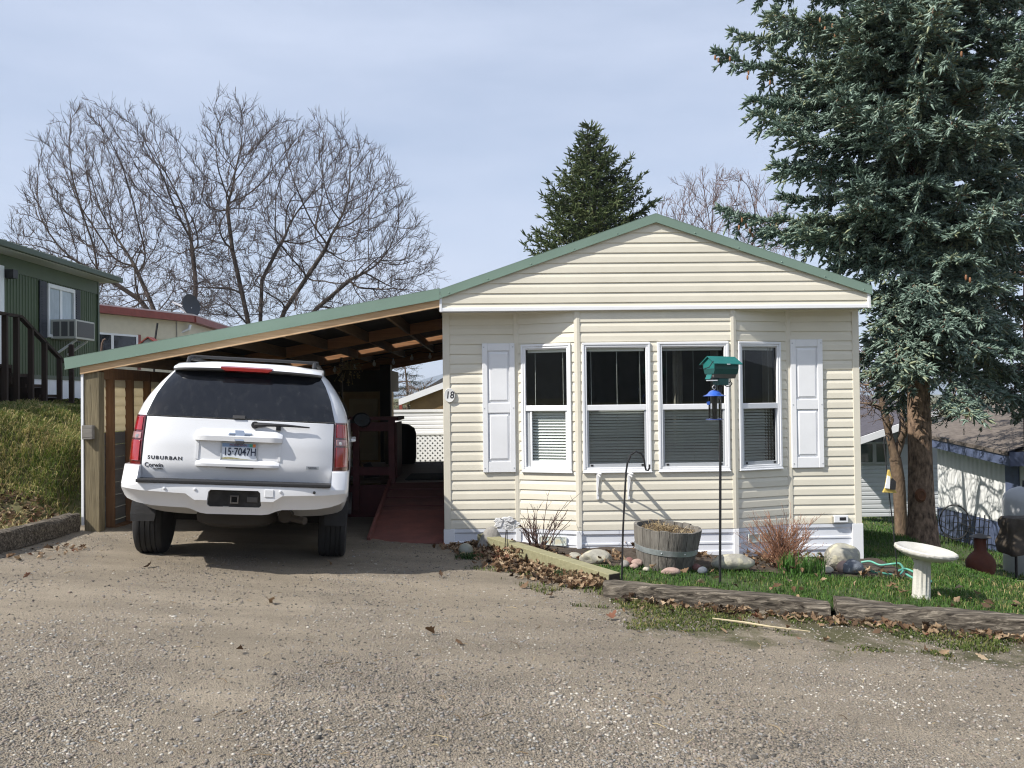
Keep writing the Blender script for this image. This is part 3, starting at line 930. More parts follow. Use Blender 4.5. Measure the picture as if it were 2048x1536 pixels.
# front rafter, then the deeper ones
def rafter(y0, y1, dz0, dz1, x0, x1, m, name='rafter'):
    b = MB(); b.prism([(x0, cz(x0) - dz0), (x1, cz(x1) - dz0), (x1, cz(x1) - dz1), (x0, cz(x0) - dz1)], 'y', y0, y1)
    return b.build(name, m, carport, bevel=.003)
rafter(CY0 - .009, CY0 + .030, .05, .212, CX0 + .17, CX1 + .005, M['fir'], 'front_rafter')
rafter(13.0, 13.04, .04, .20, CX0 + .17, CX1, M['fir_warm'])
for y in (18.3, 19.4, 20.5): rafter(y, y + .04, .04, .25, CX0 + .17, CX1, M['fir_warm'])
JX = [-.64 - .61 * k for k in range(7)]
for x in JX:
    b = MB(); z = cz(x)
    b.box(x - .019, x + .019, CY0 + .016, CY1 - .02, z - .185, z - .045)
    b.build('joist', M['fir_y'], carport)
for a, b_ in zip(JX[:-1], JX[1:]):
    rafter(15.905, 15.945, .05, .185, b_ + .02, a - .02, M['fir_warm'], 'blocking')
# left wall: post, studs, siding seen from inside
mb = MB(); mb.box(-4.66, -4.49, CY0 + .02, CY0 + .16, -.1, cz(-4.6) - .20); mb.build('post', M['post_wood'], carport, bevel=.006)
mb = MB(); mb.box(-4.655, -4.54, CY0 - .045, CY0 + .02, 1.175, 1.335); mb.build('post_block', M['grey_wood'], carport, bevel=.005)
mb = MB(); mb.box(-4.69, -4.664, CY0 + .01, CY0 + .12, .2, cz(-4.7) - .19); mb.build('corner_trim', M['white'], carport)
for k in range(15):
    y = 10.43 + .55 * k
    if y > CY1 - .3: break
    mb = MB(); mb.box(-4.585, -4.49, y, y + .04, .12, cz(-4.55) - .2); mb.build('stud', M['stud_wood'], carport, bevel=.002)
mb = MB(); mb.box(-4.585, -4.49, CY0 + .16, CY1 - .2, .02, .115); mb.build('sill_plate', M['stud_wood'], carport)
mb = MB()
siding_strips(mb, (-4.592, CY0 + .16, 0), (0, 1, 0), (1, 0, 0), 1.24, 1.86, lambda z: 0, lambda z: CY1 - CY0 - .3, zb=1.2, out=.014)
siding_strips(mb, (-4.598, CY0 + .16, 0), (0, 1, 0), (-1, 0, 0), 1.24, 1.86, lambda z: 0, lambda z: CY1 - CY0 - .3, zb=1.2, out=.014)
mb.v = mb.v; mb.build('siding_panel', M['siding_back'], carport)
mb = MB()
for k in range(8):
    mb.box(-4.606, -4.592, CY0 + .16, CY1 - .2, .02 + k * .152, .165 + k * .152)
mb.build('unlit_lower_siding', mat('grey unlit siding', (.17,.165,.16), .8, var=.3, vscale=3, stretch=(1,.3,3)), carport)  # grey colour stands for shade on the siding that the bank keeps unlit
mb = MB(); mb.box(-4.62, -4.50, CY0 + .16, CY1 - .2, 1.86, 1.99); mb.build('top_plate', M['stud_wood'], carport)
# plain dark panel along the house side, nearly full height
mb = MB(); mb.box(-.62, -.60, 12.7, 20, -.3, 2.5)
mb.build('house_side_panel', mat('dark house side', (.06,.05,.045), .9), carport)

# ------------------------------------------------------------------ ramp, landing and rail
M['red_deck'] = mat('red deck paint', (.205,.077,.064), .7, col2=(.13,.052,.045), vscale=5, stretch=(1,1,3), bump=.15, bscale=20, speck=(14,.30,(.12,.075,.06)))
M['red_rail'] = mat('dark red paint', (.095,.018,.02), .55, var=.3, vscale=6)
M['deck_wood'] = wood_mat('worn deck boards', (.20,.16,.13), (.11,.08,.065), axis='x')
ramp = thing('ramp', 'dull red wooden wheelchair ramp rising beside the house wall', 'ramp', (-1.05, 10.5, -.1))
A0, A1 = Vector((-1.05, 10.38, -.105)), Vector((-1.05, 12.62, .395))
Am = A0.lerp(A1, .50)
mb = MB(); mb.bar(A0 + Vector((0,0,-.02)), Am + Vector((0,0,-.02)), .86, .03); mb.build('deck_sheet', M['red_deck'], ramp, bevel=.004)
mb = MB(); mb.bar(Am + Vector((0,.004,-.018)), A1 + Vector((0,0,-.02)), .86, .03); mb.build('upper_deck_sheet', mat('worn brown deck', (.17,.07,.058), .8, col2=(.10,.046,.04), vscale=4, stretch=(1,1,3)), ramp, bevel=.004)
for k in range(3):
    t = .56 + .15 * k
    mb = MB(); p = A0.lerp(A1, t); mb.bar(p + Vector((-.43,0,.002)), p + Vector((.43,0,.002)), .02, .012)
    mb.build('tread_strip', M['red_rail'], ramp)
for sx in (-1, 1):
    mb = MB(); mb.bar(A0 + Vector((sx*.445, 0, .02)), A1 + Vector((sx*.445, 0, .02)), .04, .10); mb.build('curb', M['red_deck'], ramp, bevel=.003)
landing = thing('landing', 'wooden landing at the top of the red ramp under the carport', 'deck', (-1.5, 14, .2))
for k in range(28):
    mb = MB(); y = 12.63 + k * .143
    mb.box(-3.4 if k > 1 else -1.48, -.605, y, y + .135, .36, .397); mb.build('board', M['deck_wood'], landing)
mb = MB(); mb.box(-3.4, -.62, 12.66, 12.70, -.2, .355); mb.build('skirt_board', M['red_rail'], landing)
mat_ = MB().box(-1.32, -.66, 12.9, 13.9, .398, .409).build('door_mat', mat('black rubber mat', (.02,.02,.02), .9, bump=.4, bscale=80), bevel=.003)
tag(mat_, 'black mat lying on the landing at the top of the ramp', 'mat')
rail = thing('ramp_rail', 'dark red wooden guard rail of open panels along the landing', 'railing', (-2.0, 12.75, .4))
RZT = 1.31
for x in (-2.62, -1.98, -1.47):
    MB().box(x - .045, x + .045, 12.56, 12.65, .0, RZT - .02).build('post', M['red_rail'], rail, bevel=.004)
MB().box(-2.7, -1.40, 12.54, 12.67, RZT - .02, RZT + .03).build('top_rail', M['red_rail'], rail, bevel=.004)
MB().box(-2.6, -1.47, 12.58, 12.63, .50, .62).build('bottom_rail', M['red_rail'], rail, bevel=.004)
MB().box(-2.6, -1.47, 12.58, 12.63, 1.13, 1.26).build('upper_rail', M['red_rail'], rail, bevel=.004)
MB().box(-1.46, -1.38, 12.66, 13.5, RZT - .03, RZT + .02).build('side_rail', M['red_rail'], rail, bevel=.004)
MB().box(-1.44, -1.41, 12.70, 13.4, .45, RZT - .06).build('side_panel', M['red_rail'], rail)
# things under the roof
shed = thing('storage_room', 'tan storage room with a white door at the back of the carport', 'shed', (-3.2, 18.8, 0))
MB().box(-4.45, -2.32, 18.6, 20.3, -.2, 1.75).build('wall', mat('tan painted panel', (.42,.32,.18), .8, var=.15), shed)
MB().box(-4.45, -2.2, 18.55, 20.3, 1.752, 2.2).build('header', mat('dark stained header', (.03,.025,.022), .8), shed)
dr = MB().box(-3.06, -2.46, 18.565, 18.598, .30, 1.60).build('door', mat('pale door', (.50,.48,.40), .6), shed, bevel=.004)
MB().box(-2.97, -2.55, 18.555, 18.563, .45, .95).box(-2.97, -2.55, 18.555, 18.563, 1.05, 1.48).build('door_panel', mat('pale door panel', (.46,.44,.37), .6), dr)
MB().box(-2.36, -2.14, 18.2, 18.5, -.3, 2.3).build('post', mat('black stained post', (.022,.018,.018), .7), shed, bevel=.004)
mb = MB(); mb.box(-2.585, -2.545, 14.8, 14.84, .39, 2.3); o = mb.build('steel_post', mat('brown steel post', (.06,.045,.04), .5), bevel=.003)
tag(o, 'thin brown post standing in front of the tan storage room door', 'post')
sh = thing('shovel', 'long handled shovel leaning on the dark red rail', 'shovel', (-2.2, 12.9, .4))
mb = MB(); mb.tube([(-1.90, 13.0, .50), (-2.34, 12.70, 1.42)], .016, 8); mb.build('handle', mat('shovel handle', (.14,.08,.04), .6), sh)
mb = MB(); mb.bar((-2.30, 12.72, 1.40), (-2.40, 12.67, 1.56), .10, .03); mb.build('grip', mat('red grip', (.30,.06,.03), .5), sh, bevel=.01)
mb = MB(); mb.loft([[(-1.96,13.0,.62),(-1.84,13.0,.66),(-1.84,13.02,.66),(-1.96,13.02,.62)],[(-1.93,13.03,.42),(-1.70,13.03,.44),(-1.70,13.05,.44),(-1.93,13.05,.42)]]); mb.build('blade', M['black_metal'], sh)
bk = thing('bucket', 'white plastic bucket standing behind the dark red rail', 'bucket', (-2.25, 13.2, .4))
MB().lathe([(0,.40),(.12,.40),(.15,.70),(.142,.70),(.115,.42),(0,.42)], (-2.25,13.2,0), 20).build('tub', mat('old white plastic', (.55,.58,.55), .5), bk, smooth=40)
# covered black cooker
mb = MB(); mb.lathe([(.27,.40),(.30,.5),(.30,.95),(.27,1.05),(.16,1.12),(0,1.14)], (-1.74,16.2,0), 20)
o = mb.build('covered_grill', mat('black grill cover', (.012,.012,.013), .6, bump=.3, bscale=8), smooth=40)
tag(o, 'black covered round grill at the far end of the landing', 'grill')
# rolled bamboo shade / broom by the house wall
mb = MB(); mb.tube([(-.80, 14.6, .55), (-.665, 14.6, 1.22)], .035, 8); o = mb.build('rolled_blind', mat('rolled bamboo', (.22,.12,.05), .7), smooth=40)
tag(o, 'brown rolled bamboo blind leaning on the house wall by the landing', 'blind')
# wind chime
wc = thing('wind_chime', 'silver tube wind chime hanging at the back corner of the carport', 'wind chime', (-.78, 14.9, 1.7))
mb = MB(); mb.tube([(-.78,14.9,1.86),(-.78,14.9,1.58)], .003, 5); mb.tube([(-.76+.05*math.cos(t)-.02, 14.9, 1.86+.05*math.sin(t)) for t in np.linspace(0, PI, 9)], .006, 6); mb.build('hook', M['black_metal'], wc)
mb = MB(); mb.lathe([(0,1.60),(.05,1.57),(.055,1.54),(0,1.53)], (-.78,14.9,0), 14); mb.build('cap', M['rail_grey'], wc)
mb = MB()
for k in range(5):
    a = k*2*PI/5; mb.tube([(-.78+.045*math.cos(a),14.9+.045*math.sin(a),1.53),(-.78+.045*math.cos(a),14.9+.045*math.sin(a),.92+.06*k)], .008, 6)
build_split(mb, 'chime_tube', mat('brushed aluminium', (.6,.6,.58), .3, metal=1), wc)
# bulbs on a string across the back rafters
ls = thing('string_lights', 'string of clear glass bulbs sagging below the back rafters', 'string lights', (-2.2, 17, 2.2))
mb = MB(); pts = []
for k in range(25):
    t = k/24; x = -3.3 + 2.55*t; s = abs(math.sin(t*PI*4)); pts.append((x, 15.0 + t*1.5, cz(x) - .25 - .07*s))
mb.tube(pts, .005, 5); mb.build('wire', M['black_plastic'], ls)
for k in range(2, 24, 3):
    p = pts[k]; mb = MB(); mb.lathe([(0,0),(.012,-.005),(.014,-.035),(.03,-.06),(.032,-.085),(.02,-.11),(0,-.118)], p, 10)
    mb.build('bulb', mat('bulb glass', (.75,.75,.72), .08, spec=.8) if k == 2 else bpy.data.materials['bulb glass'], ls, smooth=60)
# dry hanging basket
hb = thing('hanging_basket', 'dry brown plant in a basket hanging from the carport rafters', 'plant', (-2.17, 13.2, 2.15))
mb = MB(); mb.lathe([(0,1.90),(.06,1.90),(.11,1.98),(.12,2.03),(0,2.03)], (-2.17,13.2,0), 14); mb.build('basket', mat('dark moss basket', (.05,.04,.025), .9), hb)
rr = random.Random(3); mb = MB()
for k in range(70):
    a = rr.uniform(0, 2*PI); e = rr.uniform(-.7, 1.0); r = rr.uniform(.12, .26); c = Vector((-2.17, 13.2, 2.04))
    d = Vector((math.cos(a)*math.cos(e), math.sin(a)*math.cos(e), math.sin(e)))
    p1 = c + d*r*.6 + Vector((0,0,.02)); p2 = c + d*r - Vector((0,0,rr.uniform(0,.10)))
    mb.tube([c, p1, p2], [.003,.0025,.002], 3, caps=False)
    mb.blob(p2, (.014,.014,.012), k, 1)
mb.build('stems', mat('dry straw stems', (.34,.27,.13), .9, island=.4), hb)
mb = MB(); mb.tube([(-2.17,13.2,2.02),(-2.17,13.2,2.40)], .004, 5); mb.build('hanger', M['black_metal'], hb)
# ------------------------------------------------------------------ the white SUV (local axes: x right, y forward, z up)
M['paint'] = mat('white car paint', (.74,.75,.77), .28, var=.035, vscale=1.4, coat=.6, spec=.5, bump=.008, bscale=3)
M['paint_dirty'] = mat('dusty white car paint', (.70,.69,.67), .42, var=.12, vscale=2.5, coat=.2, speck=(30, .24, (.45,.42,.38)))
def dark_glass():
    m = bpy.data.materials.new('dark car glass'); m.use_nodes = True
    N, L = m.node_tree.nodes, m.node_tree.links
    b = N['Principled BSDF']; b.inputs['Base Color'].default_value = (.008,.009,.012,1); b.inputs['IOR'].default_value = 1.5
    tc = N.new('ShaderNodeTexCoord'); mp = N.new('ShaderNodeMapping'); mp.inputs['Scale'].default_value = (9, 9, 2.2)
    nz = N.new('ShaderNodeTexNoise'); nz.inputs['Scale'].default_value = 2.2; nz.inputs['Detail'].default_value = 7
    L.new(tc.outputs['Object'], mp.inputs[0]); L.new(mp.outputs[0], nz.inputs['Vector'])
    r = N.new('ShaderNodeMapRange'); r.inputs['From Min'].default_value = .45; r.inputs['From Max'].default_value = .85; r.inputs['To Min'].default_value = .03; r.inputs['To Max'].default_value = .12
    L.new(nz.outputs['Fac'], r.inputs['Value']); L.new(r.outputs[0], b.inputs['Roughness'])
    x = N.new('ShaderNodeMix'); x.data_type = 'RGBA'; x.inputs[6].default_value = (.007,.008,.011,1); x.inputs[7].default_value = (.019,.020,.022,1)
    r2 = N.new('ShaderNodeMapRange'); r2.inputs['From Min'].default_value = .5; r2.inputs['From Max'].default_value = .8
    L.new(nz.outputs['Fac'], r2.inputs['Value']); L.new(r2.outputs[0], x.inputs[0]); L.new(x.outputs[2], b.inputs['Base Color'])
    return m
M['car_glass'] = dark_glass()
M['rubber'] = mat('tyre rubber', (.022,.022,.023), .85, var=.35, vscale=7, bump=.1, bscale=60)
M['chrome'] = mat('chrome', (.62,.63,.65), .12, metal=1)
M['red_lens'] = mat('red lens', (.32,.006,.010), .10, spec=.7, coat=1, var=.35, vscale=7)
M['red_lens_dark'] = mat('deep red lens', (.10,.003,.005), .12, spec=.7, coat=1, var=.3, vscale=9)
M['clear_lens'] = mat('clear lens', (.40,.22,.22), .12, coat=1, var=.3, vscale=25)
M['under'] = mat('underbody', (.02,.018,.016), .9, var=.4)
M['dark_letter'] = mat('dark lettering', (.02,.02,.025), .35)
M['steel_alu'] = mat('wheel alloy', (.45,.45,.46), .35, metal=1)

SUV_P = Vector((-2.385, 7.92, 0.0)); SUV_P.z = float(H(SUV_P.x, SUV_P.y)) - .004
suv = thing('parked_suv', 'dusty white SUV seen from behind, parked half under the carport', 'car', SUV_P)
suv.rotation_euler = (Matrix.Rotation(R_(8.8), 3, 'Z') @ Matrix.Rotation(R_(3.5), 3, 'Y') @ Matrix.Rotation(R_(-1.0), 3, 'X')).to_euler()

WT = [(.40,.90),(.60,.985),(.85,1.0),(1.15,.992),(1.42,.963),(1.52,.935),(1.62,.888),(1.74,.815),(1.84,.738),(1.90,.672),(1.935,.59),(1.955,.45)]
YT = [(.40,1.0),(.56,.55),(.66,.16),(.84,.165),(.95,.12),(1.0,.115),(1.2,.125),(1.42,.165),(1.55,.235),(1.7,.345),(1.86,.475),(1.93,.52),(1.955,.60)]
def lerp_t(T, z):
    return float(np.interp(z, [a for a, b in T], [b for a, b in T]))
def RS(x, z, off=0.0):
    """rear surface: y at (x, z); off moves it rearward"""
    w = lerp_t(WT, z); q = min(.999, abs(x) / w)
    return lerp_t(YT, z) + .42 * (1 - (1 - q**4)**.25) - off
def outline(z, yf, rf=.5, n=15):
    w = lerp_t(WT, z); pts = []
    for k in range(n + 1):                                  # rear, left to right
        a = -PI/2 + PI * k / n
        x = w * math.copysign(abs(math.sin(a))**.5, math.sin(a))
        pts.append((x, lerp_t(YT, z) + .42 * (1 - abs(math.cos(a))**.5), z))
    yr = pts[-1][1]
    for k in range(1, 10): pts.append((w, yr + (yf - rf - yr) * k / 10, z))
    for k in range(n + 1):
        a = PI/2 - PI * k / n
        pts.append((w * math.copysign(abs(math.sin(a))**.6, math.sin(a)) * 1.0, yf - rf * (1 - abs(math.cos(a))**.6), z))
    for k in range(1, 10): pts.append((-w, yf - rf + (yr - yf + rf) * k / 10, z))
    return pts
# lower body
mb = MB()
nose = {.40:5.45,.60:5.58,.85:5.62,1.0:5.58,1.12:5.5}
rings = [outline(z, float(np.interp(z, list(nose), list(nose.values())))) for z in (.40,.48,.56,.66,.74,.85,1.0,1.12)]
# above the wing line only the cabin part of the body carries on up to the belt
rings += [outline(z, 4.95 - (z - 1.15) * 2.2, .35) for z in (1.15,1.24,1.33,1.42)]
mb.loft(rings)
body = mb.build('body', M['paint'], suv, smooth=40, local=True)
cut = MB()
for ax in (1.32, 4.62):
    cut.lathe([(.47,-1.2),(.47,1.2)], (0,0,0), 32, axis='x')
    for j in range(len(cut.v) - 64, len(cut.v)):
        v = cut.v[j]; cut.v[j] = (v[0], v[1] + ax, v[2] + .42)
def boolean(o, cutter):
    me = bpy.data.meshes.new('cutter'); me.from_pydata(cutter.v, [], cutter.f); me.update(); fix_normals(me)
    c = bpy.data.objects.new('cutter', me); COL.objects.link(c)
    mdl = o.modifiers.new('cut', 'BOOLEAN'); mdl.operation = 'DIFFERENCE'; mdl.object = c; mdl.solver = 'EXACT'
    pm, o.parent = o.parent, None
    dg = bpy.context.evaluated_depsgraph_get(); dg.update()
    new = bpy.data.meshes.new_from_object(o.evaluated_get(dg))
    o.modifiers.remove(mdl); old = o.data; o.data = new; o.parent = pm
    bpy.data.objects.remove(c); bpy.data.meshes.remove(old)
    new.name = o.name
boolean(body, cut)
# greenhouse with windscreen slope
mb = MB()
rings = [outline(z, 4.38 - (z - 1.42) * 1.75, .35) for z in (1.421,1.47,1.52,1.57,1.62,1.68,1.74,1.79,1.84,1.875,1.90,1.92,1.935,1.948,1.955)]
mb.loft(rings)
mb.build('cabin', M['paint'], suv, smooth=50, local=True)

def patch(x0f, x1f, zs, off, nx=22, xs=None):
    """strip of the rear surface between two edge functions of z"""
    rows = []
    for z in zs:
        a, b = x0f(z), x1f(z)
        rows.append([(a + (b - a) * k / nx, RS(a + (b - a) * k / nx, z, off), z) for k in range(nx + 1)])
    return rows
def solid_patch(x0f, x1f, zs, off, depth, nx=22):
    mb = MB(); r = patch(x0f, x1f, zs, off, nx); n = nx + 1
    back = [[(p[0], p[1] + depth, p[2]) for p in row] for row in r]
    m = len(r); vs = [p for row in r for p in row] + [p for row in back for p in row]; B = m * n; fs = []
    for i in range(m - 1):
        for k in range(nx):
            a = i*n + k; fs += [(a, a+1, a+n+1, a+n), (B+a+n, B+a+n+1, B+a+1, B+a)]
    for k in range(nx):
        fs += [(k, B+k, B+k+1, k+1), ((m-1)*n+k, (m-1)*n+k+1, B+(m-1)*n+k+1, B+(m-1)*n+k)]
    for i in range(m - 1):
        fs += [(i*n, (i+1)*n, B+(i+1)*n, B+i*n), (i*n+nx, B+i*n+nx, B+(i+1)*n+nx, (i+1)*n+nx)]
    mb.add(vs, fs); return mb
tin = lambda z: lerp_t([(.82,.845),(1.0,.845),(1.42,.835)], z)
gin = lambda z: lerp_t([(1.42,.845),(1.62,.79),(1.75,.735),(1.86,.670)], z)
zs = np.linspace(.845, 1.405, 12)
tg = solid_patch(lambda z: -tin(z), tin, zs, .014, .02).build('tailgate', M['paint'], suv, smooth=40, bevel=.004, local=True)
zs = np.linspace(1.418, 1.855, 14)
rw = solid_patch(lambda z: -gin(z), gin, zs, .016, .02).build('rear_window', M['car_glass'], suv, smooth=40, local=True)
# dark seam round the tailgate
solid_patch(lambda z: -tin(z) - .008, lambda z: tin(z) + .008, np.linspace(.838, 1.412, 10), .004, .02).build('tailgate_seam', M['under'], suv, local=True)

# tail lamps wrap round the corners
for s in (-1, 1):
    def xi(z, s=s): return s * (tin(z) + .012)
    def xo(z, s=s): return s * (lerp_t(WT, z) * .999)
    def band(z0, z1, off, m, n=6, par=None, ins=0.0, name='tail_light'):
        zz = np.linspace(z0, z1, n)
        f0 = (lambda z: xi(z) + s*ins); f1 = (lambda z: xo(z) - s*ins*.5)
        return solid_patch((lambda z: min(f0(z), f1(z))), (lambda z: max(f0(z), f1(z))), zz, off, .05, 10).build(name, m, par or suv, smooth=40, bevel=.006 if name == 'tail_light' else .004, local=True)
    tl = band(.955, 1.415, .024, M['red_lens_dark'])
    band(1.275, 1.40, .032, M['red_lens'], 5, tl, .018, 'upper_lens')
    band(1.20, 1.258, .031, M['clear_lens'], 4, tl, .018, 'reverse_lens')
    band(1.0, 1.185, .034, M['red_lens'], 5, tl, .018, 'lower_lens')
    c = s * .905; zc = 1.222
    b = MB(); b.lathe([(.0,0),(.017,0),(.017,.006),(0,.008)], (0,0,0), 12, axis='y')
    for j in range(len(b.v)): v = b.v[j]; b.v[j] = (v[0]+c, RS(c, zc, .034) - v[1], v[2]+zc)
    b.build('bulb', M['rail_grey'], tl, local=True)

# spoiler with the high brake lamp
mb = MB()
def spo(x):
    q = abs(x) / .685; y = lerp_t(YT, 1.9) + .30 * (1 - (1 - min(.99, q)**4)**.25)
    return y
xs = np.linspace(-.69, .69, 25)
sec = []
for x in xs:
    y = spo(x); dz = -.016 * (abs(x)/.69)**2
    sec.append([(x, y - .115, 1.905 + dz), (x, y - .145, 1.885 + dz), (x, y - .135, 1.868 + dz), (x, y - .0, 1.855 + dz), (x, y + .30, 1.885 + dz), (x, y + .28, 1.952 + dz), (x, y + .10, 1.945 + dz)])
mb.loft(sec); spl = mb.build('spoiler', M['paint'], suv, smooth=40, local=True)
mb = MB(); sec = []
for x in xs:
    y = spo(x); dz = -.016 * (abs(x)/.69)**2
    sec.append([(x, y - .146, 1.884 + dz), (x, y - .137, 1.8665 + dz), (x, y - .0, 1.8535 + dz), (x, y, 1.862 + dz)])
mb.loft(sec); mb.build('spoiler_lip', mat('grey plastic', (.13,.13,.135), .5), spl, smooth=30, local=True)
mb = MB(); sec = []
for x in np.linspace(-.235, .235, 13):
    y = spo(x); e = .0 if abs(x) < .2 else (abs(x) - .2) * .5
    sec.append([(x, y - .128, 1.906 - e*.2), (x, y - .158, 1.892), (x, y - .156, 1.862 + e), (x, y - .10, 1.852 + e), (x, y - .08, 1.90)])
mb.loft(sec); mb.build('brake_light', M['red_lens'], spl, smooth=40, local=True)

# licence plate recess, garnish bars
mb = MB()
def bar_on(z0, z1, hw, prot, zt=None, n=14):
    sec = []
    for k in range(n + 1):
        x = -hw + 2*hw*k/n; e = max(0, (abs(x) - hw + .05) / .05); p = prot * (1 - .55 * e**2)
        ya, yb = RS(x, z0, .012), RS(x, z1, .012)
        zt_ = z1 - .018 * e**2
        sec.append([(x, ya + .02, z0), (x, ya - p, z0 + .004), (x, ya - p - .003, z0 + (zt_ - z0)*.45), (x, yb - p*.45, zt_ - .01), (x, yb + .002, zt_), (x, yb + .03, zt_ - .01)])
    b = MB(); b.loft(sec); return b
gb = bar_on(1.205, 1.318, .385, .062).build('garnish', M['paint'], suv, smooth=40, bevel=.003, local=True)
lb = bar_on(.972, 1.042, .368, .040).build('pull_handle', M['paint'], suv, smooth=40, bevel=.003, local=True)
mb = MB(); mb.box(-.10, .14, RS(0,.98,.014) - .036, RS(0,.98,0), .964, .975); mb.build('grip', M['under'], lb, local=True)
for s in (-1, 1):
    mb = MB(); x = s * .362
    sec = []
    for z in np.linspace(1.04, 1.21, 5): sec.append([(x - .012, RS(x, z, .013)+.01, z), (x - .012, RS(x, z, .022), z), (x + .012, RS(x, z, .022), z), (x + .012, RS(x, z, .013)+.01, z)])
    mb.loft(sec); mb.build('recess_cheek', M['paint'], gb, local=True)
# plate
def rear_frame(x, z, off):
    y = RS(x, z, off); dz = .02
    t = Vector((0, RS(x, z+dz, off) - RS(x, z-dz, off), 2*dz)).normalized()
    u = Vector((2*dz, RS(x+dz, z, off) - RS(x-dz, z, off), 0)).normalized()
    n = u.cross(t).normalized(); t = n.cross(u)
    return Matrix(((u.x, t.x, n.x, x), (u.y, t.y, n.y, y), (u.z, t.z, n.z, z), (0, 0, 0, 1)))
F0 = rear_frame(.005, 1.118, .020)
mb = MB(F0); mb.box(-.155, .155, -.078, .078, 0, .004); pl = mb.build('license_plate', mat('plate white', (.66,.70,.76), .4, var=.05), suv, local=True, bevel=.002)
mb = MB(F0); mb.box(-.155, .155, -.083, -.073, .004, .008); mb.box(-.155, .155, .073, .083, .004, .008); mb.box(-.162, -.152, -.083, .083, .004, .008); mb.box(.152, .162, -.083, .083, .004, .008)
build_split(mb, 'plate_frame', M['rail_grey'], pl, local=True)
mb = MB(F0); mb.box(-.15, .15, .040, .072, .0041, .0048); mb.build('sky_band', mat('plate sky', (.20,.30,.47), .4, var=.3, vscale=12), pl, local=True)
mb = MB(F0); mb.prism([(-.15,-.072),(.12,-.072),(.02,-.064),(-.04,-.056),(-.10,-.052),(-.15,-.060)], 'z', .0041, .0048); mb.build('hill_band', mat('plate hills', (.20,.19,.10), .5, col2=(.45,.42,.25), vscale=40), pl, local=True)
me = text_me('15\u00b77047H', .098, .0012, .74, off=.0015)
mb = MB(F0 @ Matrix.Translation((.008, -.006, .0055))); mb.mesh(me); mb.build('plate_number', mat('plate ink', (.02,.03,.06), .5), pl, local=True)
me = text_me('MONTANA', .030, .0008, 1.0)
mb = MB(F0 @ Matrix.Translation((-.01, .056, .0056))); mb.mesh(me); mb.build('plate_word', mat('plate word ink', (.20,.05,.06), .5), pl, local=True)
mb = MB(F0); mb.box(.090, .116, .042, .070, .005, .0056); mb.build('month_sticker', mat('green sticker', (.05,.35,.22), .5), pl, local=True)
mb = MB(F0); mb.box(.118, .144, .042, .070, .005, .0056); mb.build('year_sticker', mat('orange sticker', (.70,.22,.05), .5), pl, local=True)
# emblem: a slanted cross shaped like a bow tie
F1 = rear_frame(.005, 1.262, .068)
bt = [(-.115,-.028),(-.045,-.028),(-.035,-.052),(.045,-.052),(.040,-.028),(.088,-.028),(.115,.026),(.045,.026),(.036,.050),(-.044,.050),(-.038,.026),(-.090,.026)]
mb = MB(F1); mb.prism(bt, 'z', 0, .012); em = mb.build('emblem', M['chrome'], suv, bevel=.004, local=True)
mb = MB(F1); mb.prism([(-.100,-.016),(-.040,-.016),(-.033,.012),(-.082,.012)], 'z', .0121, .0135); mb.prism([(.040,-.016),(.088,-.016),(.100,.014),(.046,.014)], 'z', .0121, .0135)
build_split(mb, 'emblem_inset', mat('satin grey', (.30,.31,.33), .25, metal=1), em, local=True)
mb = MB(F1); mb.box(-.03, .045, -.075, -.054, -.002, .010); mb.build('lock', M['black_plastic'], em, local=True)
# lettering
def letter(s, x, z, size, sx, m, name, space=1.0, off=0.0):
    me = text_me(s, size, .0015, sx, space=space, off=off)
    b = MB(); b.add([(x + v.co.x, RS(x + v.co.x, z + v.co.y, .0155) - v.co.z, z + v.co.y) for v in me.vertices], [tuple(p.vertices) for p in me.polygons])
    return b.build(name, m, tg, local=True)
letter('SUBURBAN', -.640, 1.035, .042, 1.20, M['dark_letter'], 'model_lettering', 1.30, .001)
letter('Corwin', -.735, .968, .055, 1.0, M['dark_letter'], 'dealer_lettering', 1.0, .0)
letter('KALISPELL', -.695, .935, .017, 1.15, M['dark_letter'], 'town_lettering', 1.1)
mb = MB(rear_frame(.665, .990, .016)); mb.box(-.058, .058, -.015, .015, 0, .003); bd = mb.build('fuel_badge', M['rail_grey'], tg, local=True)
mb = MB(rear_frame(.665, .990, .0195)); mb.mesh(text_me('FLEXFUEL', .022, .001, .85)); mb.build('badge_lettering', M['dark_letter'], bd, local=True)
# wiper
mb = MB(); p = lambda x, z, o: (x, RS(x, z, o), z)
mb.tube([p(.13,1.365,.03), p(.24,1.372,.055), p(.42,1.372,.058), p(.62,1.362,.045)], [.026,.017,.012,.006], 8); wp = mb.build('wiper', M['black_plastic'], suv, smooth=40, local=True)
mb = MB(); mb.tube([p(.13,1.365,.012), p(.13,1.365,.045)], .034, 12); mb.build('wiper_hub', M['black_plastic'], wp, smooth=40, local=True)
mb = MB(); x, z = .34, 1.345; mb.box(x-.02, x+.02, RS(x,z,.05), RS(x,z,.01), z-.02, z+.025); mb.build('wiper_park', M['black_plastic'], wp, local=True)
mb = MB(); x, z = -.02, 1.432; sec = [[(x0, RS(x0, z-.014, .017), z-.014), (x0, RS(x0, z-.014, .030), z-.012), (x0, RS(x0, z+.016, .028), z+.014), (x0, RS(x0, z+.016, .014), z+.016)] for x0 in (x-.055, x+.055)]
mb.loft(sec); mb.build('glass_latch', M['black_plastic'], rw, local=True)

